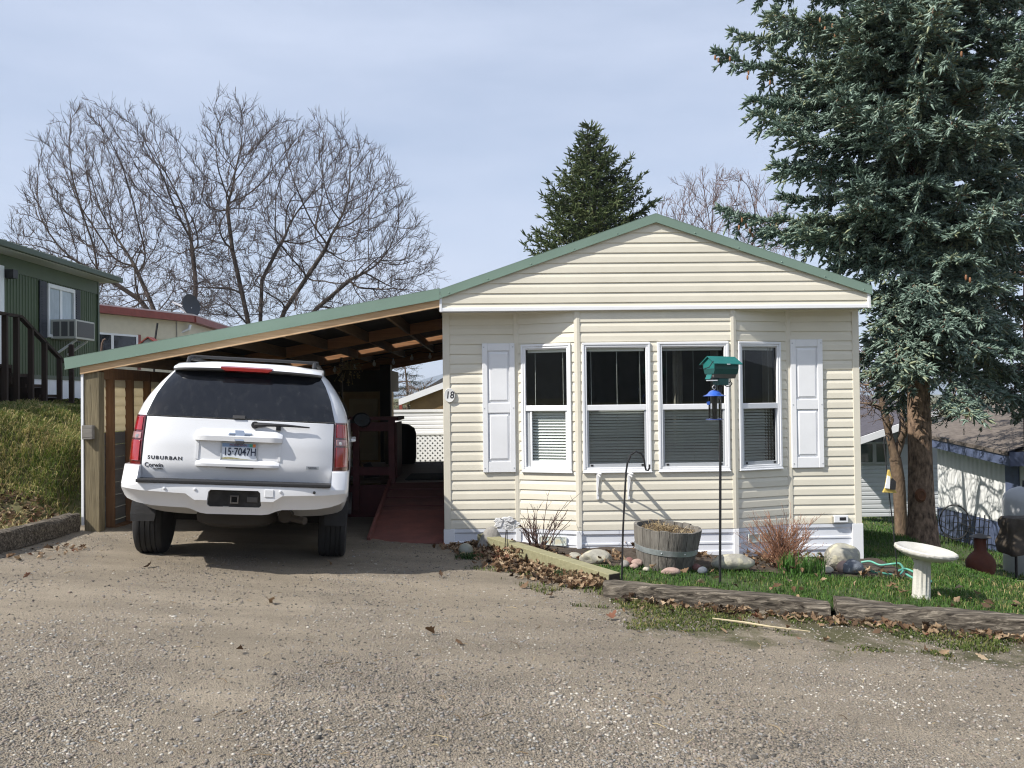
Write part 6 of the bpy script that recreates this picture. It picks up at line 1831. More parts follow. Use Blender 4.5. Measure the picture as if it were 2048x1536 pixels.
mb = MB(fr)
for q in ((a0, a1, zt_ - .06, zt_), (a1 - .08, a1, zb2, zt_ - .06), (a0, a1, zb2, zb2 + .06)): mb.box(q[0], q[1], 0, .05, q[2], q[3])
am = along(223, 690)[0]; mb.box(am - .05, am + .05, 0, .045, zb2 + .06, zt_ - .06)
wf = mb.build('window', M['white'], ct)
mb = MB(fr); mb.box(a0, a1 - .06, -.01, .03, zb2 + .03, zt_ - .04); mb.build('pane', mat('dark pane', (.012,.013,.02), .06, spec=.6), wf)
mb = MB(fr); b0 = along(280, 690)[0]; mb.box(a1 + .01, b0, 0, .04, zb2 - .2, zt_ + .02); mb.build('window_side_board', M['brick_red'], ct)
mb = MB(fr); q = along(352, 660)[0]; mb.box(q - .02, q + .02, 0, .04, 1.4, zeave - .12); mb.build('seam_strip', mat('grey seam', (.30,.28,.24), .6), ct)
pz = at(380, 652, 29.8); mb = MB(); mb.tube([(pz.x + .02, 29.75, pz.z + .03), (pz.x + .0, 29.7, pz.z - .12), at(356, 668, 29.6), (at(356,668,29.6).x, 29.6, 1.6)], .055, 8); mb.build('downpipe', M['white'], ct, smooth=40)
a = along(378, 690)
mb = MB(); s0 = P1.lerp(P2, .12); s1 = P1.lerp(P2, .45); v = (s1 - s0).normalized(); n = Vector((v.y, -v.x, 0)).normalized()
mb.add([s0 + n*.02 - Vector((0,0,s0.z - 2.0)) , s1 + n*.02 - Vector((0,0,s1.z-2.0)), s1 + n*.02 - Vector((0,0,s1.z - (zeave - 1.0))), s0 + n*.02 - Vector((0,0,s0.z - (zeave-1.0)))], [(0,1,2,3)]); mb.build('side_pane', bpy.data.materials['dark pane'], ct)
# satellite dish on its roof
dc = at(380, 612, 30.4)
ds = thing('satellite_dish', 'dark grey satellite dish on a bent white mast above the red roof edge', 'satellite dish', (dc.x, 30.4, zeave + .16))
DM = Matrix.Translation(dc) @ Matrix.Rotation(R_(58), 4, 'Z') @ Matrix.Rotation(R_(78), 4, 'X')
mb = MB(DM); rings = []
for r, z in ((.02,.0),(.15,.012),(.28,.045),(.36,.08),(.365,.075),(.28,.035),(.15,.0),(.02,-.012)):
    rings.append([(r*math.cos(t), r*1.12*math.sin(t), z) for t in np.linspace(0, 2*PI, 29)[:-1]])
mb.loft(rings); mb.build('reflector', mat('dark dish', (.035,.04,.05), .5), ds, smooth=50)
mb = MB(); mb.tube([dc + Vector((.02,.05,-.05)), at(378, 634, 30.4), at(366, 650, 30.4), (at(362,655,30.4).x, 30.4, zeave + .1)], .035, 8); mb.build('mast', M['white'], ds, smooth=40)
mb = MB(); mb.tube([dc + Vector((0,0,-.30)), at(360, 617, 30.0)], .025, 6); mb.tube([at(364, 612, 30.0), at(345, 604, 29.9)], .03, 6); build_split(mb, 'feed_arm', M['white'], ds)
# little hanging bird house in front of it
bh = at(302, 686, 24)
bhs = thing('bird_house', 'little red roofed bird house hanging from a thin dark pole', 'bird house', (bh.x, 24, bh.z))
mb = MB(); w = .17; mb.prism([(bh.x - .16, bh.z - .2), (bh.x + .16, bh.z - .2), (bh.x + .16, bh.z + .02), (bh.x, bh.z + .12), (bh.x - .16, bh.z + .02)], 'y', 23.85, 24.1); mb.build('box', M['white'], bhs)
mb = MB(); mb.bar((bh.x - .25, 23.98, bh.z - .04), (bh.x, 23.98, bh.z + .15), .025, .42, (0,1,0)); mb.bar((bh.x, 23.98, bh.z + .15), (bh.x + .25, 23.98, bh.z - .04), .025, .42, (0,1,0)); build_split(mb, 'roof', M['brick_red'], bhs)
mb = MB(); a, b = at(309, 688, 24.2), at(315, 646, 24.2); mb.tube([(a.x - .04, 24.2, 1.2), a, b], .03, 6); mb.build('pole', M['black_metal'], bhs)
mb = MB(); c0 = at(208, 690, 23.5); pts = [at(203, 700, 23.5), at(204, 688, 23.5), at(207, 680, 23.5), at(211, 678, 23.5)]
mb.tube(pts, .03, 6); mb.tube([(pts[0].x, 23.5, 1.2), pts[0]], .03, 6)
tag(mb.build('garden_hook', mat('rusty hook', (.14,.09,.07), .8), None), 'rusty curved garden hook in front of the dark window of the cream trailer', 'garden hook')

# ------------------------------------------------------------------ beyond the carport opening
fn = thing('lattice_fence', 'white vinyl wall with a diamond lattice below it seen through the carport', 'fence', (-2, 24, -.4))
zt_, zm_, zb2 = at(845, 824, 24).z, at(845, 867, 24).z, at(845, 946, 24).z
mb = MB(); siding_strips(mb, (-4.2, 24, 0), (1,0,0), (0,-1,0), zm_ + .03, zt_, lambda z: 0, lambda z: 5.0); mb.build('upper_panel', M['white'], fn)
mb = MB(); mb.box(-4.2, .8, 23.96, 24.02, zt_, zt_ + .07); mb.build('cap_rail', M['white'], fn)
mb = MB(); mb.box(-4.2, .8, 23.96, 24.02, zm_ - .03, zm_ + .03); mb.box(-4.2, .8, 23.96, 24.02, zb2 - .02, zb2 + .05); build_split(mb, 'lattice_rail', M['white'], fn)
mb = MB(); hh = zm_ - zb2; k = -5.4
while k < .9:
    for s in (-1, 1):
        a = Vector((k if s > 0 else k + hh, 23.99 + s*.006, zb2)); b = Vector((k + hh if s > 0 else k, 23.99 + s*.006, zm_))
        mb.bar(a, b, .012, .052, (1, 0, -s))
    k += .135
o = mb.build('lattice', M['white'], fn); o['kind'] = 'stuff'
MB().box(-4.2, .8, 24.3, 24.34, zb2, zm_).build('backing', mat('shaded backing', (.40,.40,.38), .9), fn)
# small shed with sloping white roof edge
ws = thing('plywood_shed', 'plywood shed with a sloping white roof edge behind the lattice fence', 'shed', (-2.5, 31, -.4))
a, b = at(800, 810, 31), at(900, 772, 31)
mb = MB(); d = b - a; a2, b2 = a - d*.02, b + d*1.6
mb.prism([(a2.x, a2.z), (b2.x, b2.z), (b2.x, b2.z + .22), (a2.x, a2.z + .22)], 'y', 30.9, 35); mb.build('roof', M['white'], ws)
mb = MB(); mb.prism([(a.x + .35, -.6), (b2.x, -.6), (b2.x, b2.z - .003), (a.x + .35, a.z + .13)], 'y', 31.1, 34); mb.build('wall', mat('stained plywood', (.24,.16,.07), .8, col2=(.16,.10,.045), vscale=2), ws)
mb = MB(); p = at(801, 818, 30.7); mb.box(p.x - .04, p.x + .06, 30.7, 30.8, p.z - .6, p.z + .15)
tag(mb.build('red_post', M['brick_red'], None), 'short red brown post beside the plywood shed roof', 'post')
gh = thing('grey_house', 'grey gabled house corner beyond the plywood shed', 'house', (0, 48, 0))
p, q = at(864, 776, 48), at(905, 752, 48); d = q - p
mb = MB(); mb.prism([(p.x, -1), (p.x + 7, -1), (p.x + 7, p.z), (p.x + 3.5, p.z + 3.5*d.z/d.x), (p.x, p.z)], 'y', 48, 56); mb.build('wall', mat('grey siding', (.42,.43,.45), .7, var=.1), gh)
mb = MB(); e = d / d.x
mb.bar((p.x - .3, 47.9, p.z - .3*e.z + .1), (p.x + 3.5, 47.9, p.z + 3.5*e.z + .1), .25, .18); mb.build('roof_edge', mat('dark shingle edge', (.08,.08,.085), .8), gh)

# ------------------------------------------------------------------ houses on the right
gr = thing('grey_sided_house', 'pale grey lap sided house with dark shingles beyond the forked tree', 'house', (12, 24, -1.5))
Yh = 23.0
c = lambda px, py, Y=Yh: at(px, py, Y)
x0, x1 = c(1660, 900).x, c(1990, 900).x
zr, zw, zb2 = c(1720, 890).z, c(1720, 932).z, c(1730, 1042).z
mb = MB(); siding_strips(mb, (x0, Yh, 0), (1,0,0), (0,-1,0), zb2 + .12, zw, lambda z: 0, lambda z: x1 - x0, zb=zb2, out=.02); mb.build('lower_wall', mat('pale grey lap siding', (.58,.60,.62), .6), gr)
ga, gb = c(1664, 884), c(1850, 822)
mb = MB(); mb.prism([(x0, zr), (x1, zr), (2*gb.x - x0, zr + .02), (gb.x, gb.z), (x0, ga.z)], 'y', Yh - .004, Yh + .02); mb.build('gable', mat('grey batten', (.30,.30,.31), .7), gr)
for k in range(12):
    xx = x0 + .22*k + .1; zt2 = ga.z + (gb.z - ga.z) * (xx - ga.x) / (gb.x - ga.x)
    if zt2 > zr + .12 and xx < gb.x: MB().box(xx - .02, xx + .02, Yh - .02, Yh - .0045, zr + .002, zt2 - .1).build('batten', bpy.data.materials['grey batten'], gr)
MB().box(x0, x1, Yh - .01, Yh + .2, zw, zr).build('wall_band', mat('pale band', (.50,.51,.53), .6), gr)
a, b = c(1664, 882), c(1850, 818)
mb = MB(); mb.prism([(a.x, a.z - .02), (b.x, b.z - .02), (b.x, b.z - .20), (a.x, a.z - .20)], 'y', Yh - .75, Yh - .68); mb.build('fascia', M['white'], gr)
mb = MB(); mb.add([(a.x, Yh - .7, a.z), (b.x, Yh - .7, b.z), (b.x + .3, Yh + 9, b.z + .75), (a.x, Yh + 9, a.z + .75), (a.x, Yh - .7, a.z - .1), (b.x, Yh - .7, b.z - .1), (b.x + .3, Yh + 9, b.z + .65), (a.x, Yh + 9, a.z + .65)], [(0,1,2,3),(7,6,5,4),(0,4,5,1),(0,3,7,4)]); mb.build('roof', mat('dark shingles', (.075,.07,.085), .9, var=.4, vscale=5, stretch=(1,5,1)), gr)
a, b = c(1700, 884), c(1776, 928)
mb = MB()
for q in ((a.x, b.x, a.z - .06, a.z), (a.x, b.x, b.z, b.z + .06), (b.x - .06, b.x, b.z + .06, a.z - .06)): mb.box(q[0], q[1], Yh - .06, Yh, q[2], q[3])
xm = c(1748, 900).x; mb.box(xm - .06, xm + .04, Yh - .05, Yh, b.z + .06, a.z - .06)
wf = mb.build('window', mat('grey window frame', (.40,.41,.40), .5), gr)
MB().box(a.x, b.x - .05, Yh - .03, Yh - .012, b.z + .05, a.z - .05).build('pane', mat('grey green pane', (.05,.07,.07), .08, spec=.7), wf)

wb = thing('white_ribbed_house', 'white ribbed trailer with blue skirting and blue roof edge on the far right', 'house', (11, 20, -1.5))
A = at(1868, 1000, 21.2); B = at(2200, 1000, 15.4); A.z = B.z = 0
u = (B - A).normalized(); n = Vector((u.y, -u.x, 0)); L = (B - A).length
def wp(px, py):
    v = (CAM_R @ Vector(((px - 1024) / F_PX, -(py - 768) / F_PX, -1.0, 0))).to_3d()
    t = n.dot(A - Vector((0,0,0))) / n.dot(v); p = Vector((0,0,CZ)) + v * t
    return (p - A).dot(u), p.z
fr = plane_frame(A, u, n)
s0, z_t = wp(1874, 882); s1, z_t2 = wp(2014, 912); _, z_s = wp(1876, 1014); s3, z_s2 = wp(2012, 1047); _, z_g = wp(1880, 1068); _, z_g2 = wp(2012, 1093)
def quad_on(m, pts, name, d0, d1, par=wb):
    mb = MB(fr); q = [(a, d0, z) for a, z in pts] + [(a, d1, z) for a, z in pts]; k = len(pts)
    mb.add(q, [tuple(range(k))[::-1], tuple(range(k, 2*k))] + [(i, (i+1) % k, k + (i+1) % k, k + i) for i in range(k)])
    return mb.build(name, m, par)
M['white_rib'] = mat('white ribbed metal', (.72,.73,.72), .5, var=.04)
M['navy'] = mat('blue trim paint', (.085,.11,.19), .6, var=.3, vscale=6)
mb = MB(fr); xs, x = [], s0
k = 0; top, bot = [], []
while x < s1:
    t = (x - s0) / (s1 - s0); d = .014 if (k % 4) in (1, 2) else 0
    top.append((x, d, z_t + (z_t2 - z_t)*t)); bot.append((x, d, z_s + (z_s2 - z_s)*t)); x += .045; k += 1
mb.loft([bot, top], closed=False, caps=False); mb.build('wall', M['white_rib'], wb)
quad_on(M['navy'], [(s0 - .03, z_g - .5), (s1 + 6, z_g2 - 1.6), (s1 + 6, z_s2 - .25*6*.35), (s1, z_s2), (s0 - .03, z_s)], 'skirting', -.05, .012)
d0, zd0 = wp(2014, 890); d1, zd1 = wp(2040, 890)
quad_on(M['navy'], [(s1 + .0, z_s2 - .05), (d1, z_s2 - .1), (d1, z_t2 - .02), (s1 + .0, z_t2)], 'door_post', -.05, .05)
quad_on(M['white_rib'], [(d1, z_s2 - .1), (d1 + 6, z_s2 - .6), (d1 + 6, z_t2 - .3), (d1, z_t2 - .02)], 'front_wall', -.06, .02)
e0, ez0 = wp(1872, 868); e1, ez1 = wp(2060, 906)
quad_on(M['navy'], [(e0 - .3, z_t - .05), (e1, z_t2 - .15), (e1, ez1 + .02), (e0 - .3, ez0 + .06)], 'eave', .02, .42)
mb = MB(fr); r0, rz0 = wp(1876, 834)
mb.add([(e0 - .35, .45, ez0 + .06), (e1, .45, ez1 + .03), (e1, -3.2, ez1 + 1.25), (e0 - .35, -3.2, ez0 + 1.2), (e0 - .35, .45, ez0 - .02), (e1, .45, ez1 - .05), (e1, -3.2, ez1 + 1.15), (e0 - .35, -3.2, ez0 + 1.1)], [(0,1,2,3),(7,6,5,4),(0,4,5,1),(0,3,7,4)])
mb.build('roof', mat('brown shingles', (.16,.135,.115), .9, col2=(.085,.07,.06), vscale=3, stretch=(6,1.2,2), bump=.6, bscale=8), wb)
# wire fence leaning on the blue skirting
wfn = thing('wire_fence', 'black wire garden fence standing in front of the blue skirting', 'fence', (9, 19, -1.5))
mb = MB(fr); x = s0 + .1
while x < s1 + .3:
    t = (x - s0)/(s1 - s0); zg = z_g + (z_g2 - z_g)*t; mb.tube([(x, .55, zg - .05), (x + .02, .5, zg + .68)], .010, 4); x += .17
for h in (.12, .27, .42, .56): mb.tube([(s0 + .1 + (s1 - s0 + .1)*t, .53 + .02*math.sin(t*30), z_g + (z_g2 - z_g)*t + h + .03*math.sin(t*17+h*9)) for t in np.linspace(0,1,25)], .010, 4, caps=False)
o = mb.build('wire', M['black_metal'], wfn); o['kind'] = 'stuff'
# round mesh screen
rc = at(1909, 1044, 19.0)
rs = thing('round_screen', 'round dark mesh screen standing on edge before the blue skirting', 'screen', (rc.x, 19, rc.z - .35))
RM = Matrix.Translation(rc) @ Matrix.Rotation(R_(-38), 4, 'Z') @ Matrix.Rotation(R_(82), 4, 'X')
mb = MB(RM); n_ = 32; pts = [(.30*math.cos(2*PI*k/n_), .37*math.sin(2*PI*k/n_), 0) for k in range(n_ + 1)]
mb.tube(pts, .016, 6); mb.build('rim', M['black_metal'], rs, smooth=40)
mb = MB(RM); mb.add([(p[0], p[1], 0) for p in pts[:-1]], [tuple(range(n_))]); mb.build('mesh', M['screen'], rs)
# propane tank
tc_ = at(2058, 1010, 15.2)
pt_ = thing('propane_tank', 'pale grey upright propane tank at the right edge', 'propane tank', (tc_.x, 15.2, float(H(tc_.x, 15.2))))
rt = .42; zt_ = at(2058, 972, 15.2).z; zg = float(H(tc_.x, 15.2))
mb = MB(); mb.lathe([(0, zt_),(.18, zt_-.02),(.30, zt_-.07),(.38, zt_-.15),(.42, zt_-.27),(.42, zg+.12),(.36, zg+.02),(0, zg+.02)], (tc_.x, 15.2, 0), 32); mb.build('shell', mat('pale tank paint', (.50,.51,.52), .4), pt_, smooth=40)
mb = MB(); mb.lathe([(.0, zt_+.10),(.05,zt_+.10),(.06,zt_-.01),(0,zt_-.01)], (tc_.x - .05, 15.2, 0), 12); mb.build('valve', M['black_metal'], pt_)
# covered grill
gc = at(2045, 1075, 12.6)
cg = thing('covered_barbecue', 'barbecue under a crumpled brown cover at the right edge of the lawn', 'grill', (gc.x, 12.6, float(H(gc.x, 12.6))))
mb = MB(); rings = []
z0 = at(2040, 1106, 12.6).z; z1 = at(2040, 1035, 12.6).z
for k, t in enumerate(np.linspace(0, 1, 9)):
    w = .25 - .045 * t**3 + .02*math.sin(t*9); ring = []
    for j in range(36):
        a = 2*PI*j/36; f = 1 + .07*math.sin(5*a + t*4) + .045*math.sin(9*a - t*7)
        ring.append((gc.x + math.copysign(abs(math.cos(a))**.6, math.cos(a))*w*1.15*f, 12.6 + math.copysign(abs(math.sin(a))**.6, math.sin(a))*w*f, z0 + (z1 - z0)*t + .02*math.sin(3*a)*(1-t)))
    rings.append(ring)
mb.loft(rings); mb.build('cover', mat('brown canvas', (.075,.06,.045), .85, var=.3, vscale=8, bump=.4, bscale=14), cg, smooth=60)
for dx in (-.16, .18):
    mb = MB(); mb.tube([(gc.x + dx, 12.5, z0 + .1), (gc.x + dx, 12.5, float(H(gc.x, 12.6)))], .02, 8); mb.build('leg', M['black_metal'], cg)
# clay chiminea
cx = at(1962, 1160, 13.0); zg = float(H(cx.x, 13.0)) + .0
q_ = .86
ch = thing('chiminea', 'terracotta chiminea with a dark metal cap standing in the shade', 'chiminea', (cx.x, 13.0, zg))
zb2 = at(1962, 1158, 13.0).z; zt_ = at(1962, 1066, 13.0).z; h = zt_ - zb2
mb = MB(); mb.lathe([(0,zb2-.04),(.10,zb2-.02),(.16,zb2+.06),(.195,zb2+.14),(.207,zb2+.22),(.195,zb2+.29),(.155,zb2+.355),(.105,zb2+.40),(.085,zb2+.43),(.080,zb2+.57),(.093,zb2+.62),(.08,zb2+.62),(.065,zb2+.48)], (cx.x, 13.0, 0), 36)
mb.build('pot', mat('terracotta', (.19,.062,.034), .75, col2=(.12,.035,.02), vscale=6, bump=.2, bscale=30), ch, smooth=50)
mb = MB(); mb.lathe([(0,zt_),(.05,zt_-.015),(.15,zt_-.055),(.148,zt_-.062),(.05,zt_-.03),(0,zt_-.02)], (cx.x, 13.0, 0), 24); mb.build('cap', mat('grey cap metal', (.13,.12,.11), .6), ch, smooth=40)
for k in range(3):
    a = k*2*PI/3 + .4; mb = MB(); mb.tube([(cx.x + .07*math.cos(a), 13.0 + .07*math.sin(a), zb2 + .615), (cx.x + .09*math.cos(a), 13.0 + .09*math.sin(a), zt_ - .04)], .006, 5); mb.build('cap_bracket', M['black_metal'], ch)
# raised bed frame
a, b, d = at(1938, 1164, 9.7), at(2140, 1168, 9.7), at(2062, 1200, 8.9)
bedf = thing('raised_bed', 'low grey wooden raised bed frame at the right edge of the lawn', 'planter', (b.x, 10.5, a.z - .1))
M['bed_wood'] = wood_mat('grey green board', (.22,.21,.16), (.13,.125,.10), axis='x', bump=.4)
mb = MB(); mb.bar((a.x, 9.7, a.z - .06), (b.x, 9.7, a.z - .10), .05, .17); mb.build('board', M['bed_wood'], bedf)
mb = MB(); mb.bar((a.x, 9.66, a.z - .03), (d.x, 8.75, d.z - .03), .10, .11); mb.build('board', M['bed_wood'], bedf)
mb = MB(); mb.add([(a.x, 9.67, a.z - .12), (b.x, 9.67, a.z - .14), (b.x, 8.7, d.z - .1), (d.x, 8.7, d.z - .1)], [(0,1,2,3)]); mb.build('soil', M['bed_soil'], bedf)
# mountain far away, seen through the carport opening
def ridge(name, x0, x1, Y, prof, m, depth):
    n = 60; mb = MB(); rows = []
    for j, (yy, f) in enumerate(((Y, 0), (Y + depth*.3, .55), (Y + depth*.7, 1.0), (Y + depth, .6))):
        rows.append([(x0 + (x1 - x0)*k/n, yy + 60*math.sin(k*.9 + j), -90 + (prof(k/n) + 90) * f + (0 if f in (0,) else 14*float(vnoise(k*.6, j*3.1, 7)))) for k in range(n + 1)])
    mb.loft(rows, closed=False, caps=False); o = mb.build(name, m, None, smooth=80); o['kind'] = 'structure'; return o
# ------------------------------------------------------------------ trees
def unit(a): return a / np.maximum(np.linalg.norm(a, axis=-1, keepdims=True), 1e-9)
def needles(P, D, L, K, nl, nw, seed, fwd=.75):
    """needle sprays: K flat needles round each axis of length L starting at P along D"""
    r = np.random.default_rng(seed); n = len(P); D = unit(D)
    ref = np.where(np.abs(D[:, 2:3]) > .9, np.array([[1.0, 0, 0]]), np.array([[0, 0, 1.0]]))
    S = unit(np.cross(D, ref)); U = np.cross(S, D)
    k = np.arange(K); t = (k + .5) / K
    phi = (k * 2.39996)[None, :] + r.random((n, 1)) * 6.28
    rad = np.cos(phi)[..., None] * S[:, None, :] + np.sin(phi)[..., None] * U[:, None, :]
    base = P[:, None, :] + D[:, None, :] * (L[:, None] * t[None, :])[..., None]
    ln = nl * (1.15 - .5 * t[None, :]) * (.75 + .5 * r.random((n, K)))
    ax = unit(rad * .85 + D[:, None, :] * (fwd + .8 * t[None, :, None]))
    tip = base + ax * ln[..., None]
    sd = np.cross(ax, rad); sd = unit(sd) * (nw / 2)
    mid = base + ax * (ln * .25)[..., None]
    V = np.stack([base - ax * (ln*.05)[..., None], mid + sd, tip, mid - sd], 2).reshape(-1, 3)
    F = np.arange(n * K * 4).reshape(-1, 4)
    return V, F

def spindles(P, D, L, rad, seed, ns=5):
    """the solid finger of packed needles on each shoot"""
    r = np.random.default_rng(seed + 5); n = len(P); D = unit(D)
    ref = np.where(np.abs(D[:, 2:3]) > .9, np.array([[1.0, 0, 0]]), np.array([[0, 0, 1.0]]))
    S = unit(np.cross(D, ref)); U = np.cross(S, D); a = np.arange(ns) * 2*PI/ns
    ring = np.cos(a)[None, :, None] * S[:, None, :] + np.sin(a)[None, :, None] * U[:, None, :]
    rings = []
    for t, k in ((0, .35), (.3, 1.0), (.75, .8), (1.05, .06)):
        rr = rad * k * (.65 + .7 * r.random((n, ns)))
        rings.append(P[:, None, :] + D[:, None, :] * (L * t)[:, None, None] + ring * rr[..., None])
    V = np.concatenate(rings, 1).reshape(-1, 3); i = np.arange(ns); f = []
    for j in range(3): f.append(np.stack([j*ns + i, j*ns + (i+1) % ns, (j+1)*ns + (i+1) % ns, (j+1)*ns + i], -1))
    F = (np.concatenate(f)[None] + (np.arange(n) * 4 * ns)[:, None, None]).reshape(-1, 4)
    return V, F

def sweep_edges(A, B, ra, rb, ns=4):
    """one tapered prism per edge"""
    n = len(A); D = unit(B - A)
    ref = np.where(np.abs(D[:, 2:3]) > .9, np.array([[1.0, 0, 0]]), np.array([[0, 0, 1.0]]))
    S = unit(np.cross(D, ref)); U = np.cross(S, D)
    a = np.arange(ns) * 2*PI/ns
    ring = np.cos(a)[None, :, None] * S[:, None, :] + np.sin(a)[None, :, None] * U[:, None, :]
    V = np.concatenate([A[:, None, :] + ring * ra[:, None, None], B[:, None, :] + ring * rb[:, None, None]], 1).reshape(-1, 3)
    k = np.arange(n)[:, None] * 2 * ns; i = np.arange(ns)
    F = np.stack([k + i, k + (i+1) % ns, k + ns + (i+1) % ns, k + ns + i], -1).reshape(-1, 4)
    return V, F

def conifer(name, label, base, ztop, branches, bark, leaf, trunk_r, tuft, seed, trunk_lo=None, origin=None, core=0.0):
    """branches: list of (azimuth, z0, length, rise, droop, tipup, density)"""
    r = np.random.default_rng(seed)
    tl, K, nl, nw, sp2, sp3 = tuft
    root = thing(name, label, 'tree', base)
    zb = base[2] - .1
    tp = []; tr = []
    for t in np.linspace(0, 1, 22):
        tp.append((base[0] + .10*math.sin(t*5+seed)*t, base[1] + .08*math.sin(t*4)*t, zb + (ztop - zb)*t))
        tr.append(trunk_r*(1 - t)**.8 + .012 + trunk_r*.45*math.exp(-t*(ztop-zb)/.35))
    mb = MB(); mb.tube(tp, tr, 18); tk = mb.build('trunk', bark, root, smooth=60)
    SA, SB, RA, RB = [], [], [], []
    P, D, L = [], [], []
    for (az, z0, Ln, rise, droop, tip, den) in branches:
        ns = max(6, int(Ln / .18)); s = np.linspace(0, 1, ns + 1)
        hd = np.array([math.cos(az), math.sin(az), 0.0]); sd = np.array([-hd[1], hd[0], 0.0])
        wob = r.normal(0, .10) ; wz = np.cumsum(r.normal(0, .016, ns + 1))
        c = np.array([base[0], base[1], z0])
        spine = c + hd * (Ln * s)[:, None] + sd * (Ln * wob * s**2)[:, None]
        spine[:, 2] += Ln * (rise * s - droop * s**2 + tip * s**4) + wz * Ln * .4
        SA.append(spine[:-1]); SB.append(spine[1:]); rr = .006 + .018 * Ln * (1 - s)**1.2 * .6; RA.append(rr[:-1]); RB.append(rr[1:])
        T = unit(np.gradient(spine, axis=0))
        # second order
        n2 = int(Ln / sp2 * den)
        for j in range(n2):
            q = .10 + .90 * (j + r.random()) / n2
            fi = q * ns; i = min(int(fi), ns - 1); p = spine[i] + (spine[i+1] - spine[i]) * (fi - i); t = T[i]
            side = 1 if j % 2 else -1
            l2 = (min(.52, .34 * Ln) * (1.0 - q)**.55 * (.45 + .8 * r.random()) + .12) * (.55 + .45 * min(1, q*2.4))
            sv = unit(np.cross(t, [0, 0, 1.0]))
            d2 = unit(t * (.55 + .4*r.random()) + sv * side * (.75 + .3*r.random()) + np.array([0, 0, r.normal(-.10, .22)]))
            if r.random() < .17: d2 = unit(d2 * .5 + np.array([0, 0, -.9]))          # hanging curtain shoots
            m = max(2, int(l2 / .12)); u = np.linspace(0, 1, m + 1)
            b2 = p + d2 * (l2 * u)[:, None]; b2[:, 2] += -.16 * l2 * u**2 * (1 + r.random()) + .10 * l2 * u**4
            SA.append(b2[:-1]); SB.append(b2[1:]); w = .0055 * (1 - u) + .0025; RA.append(w[:-1]); RB.append(w[1:])
            T2 = unit(np.gradient(b2, axis=0))
            n3 = max(3, int(l2 / sp3))
            x = r.random(n3) * .95 + .05; fi = x * m; ii = np.minimum(fi.astype(int), m - 1)
            pp = b2[ii] + (b2[ii+1] - b2[ii]) * (fi - ii)[:, None]; tt = T2[ii]
            s2 = unit(np.cross(tt, np.array([[0, 0, 1.0]]))) * np.where(np.arange(n3) % 2, 1, -1)[:, None]
            dd = unit(tt * (.6 + .5*r.random((n3, 1))) + s2 * (.35 + .65*r.random((n3, 1))) + np.array([[0, 0, 1.0]]) * r.normal(.32, .42, (n3, 1)))
            P.append(pp); D.append(dd); L.append(tl * (.6 + .8*r.random(n3)) * (1.15 - .35*x))
            P.append(b2[-1:]); D.append(T2[-1:]); L.append(np.array([tl * 1.2]))
        # needles clothing the limb itself
        n4 = int(Ln / (sp3 * .8)); q = .12 + .88 * r.random(n4); fi = q * ns; ii = np.minimum(fi.astype(int), ns - 1)
        pp = spine[ii] + (spine[ii+1] - spine[ii]) * (fi - ii)[:, None]
        P.append(pp); D.append(unit(T[ii] * .9 + r.normal(0, .5, (n4, 3)) + np.array([[0, 0, .25]]))); L.append(tl * (.6 + .7*r.random(n4)))
        # leader shoots at the tip
        for _ in range(3):
            P.append(spine[-1:]); D.append(T[-1:] + r.normal(0, .35, (1, 3)) + np.array([[0, 0, .25]])); L.append(np.array([tl * 1.7]))
    A, B, ra, rb = np.concatenate(SA), np.concatenate(SB), np.concatenate(RA), np.concatenate(RB)
    V, F = sweep_edges(A, B, ra, rb, 4); np_mesh('limbs', V, F, bark, root, base)
    P, D, L = np.concatenate(P), np.concatenate(D), np.concatenate(L)
    V, F = needles(P, D, L, K, nl, nw, seed)
    if core:
        V2, F2 = spindles(P, D, L, core, seed); F2 = F2 + len(V); V = np.concatenate([V, V2]); F = np.concatenate([F, F2])
    np_mesh('crown', V, F, leaf, root, base)
    return root, A, B

def spruce_leaf(name, stops, scale):
    return ramp_mat(name, stops, .55, trans=.12, spec=.35, scale=scale)
def bark_mat(name, a, b, sc=7):
    m = mat(name, a, .95, col2=b, vscale=sc, stretch=(1, 1, .45), bump=1.0, bscale=sc*2.2, detail=8, spec=.15)
    return m
M['spruce_bark'] = bark_mat('spruce bark', (.34,.235,.165), (.035,.025,.02), 20)
M['spruce_leaf'] = spruce_leaf('blue spruce needles', [(0,(.042,.070,.056)),(.35,(.125,.185,.148)),(.65,(.215,.295,.24)),(.88,(.29,.375,.315)),(1,(.31,.34,.21))], .9)

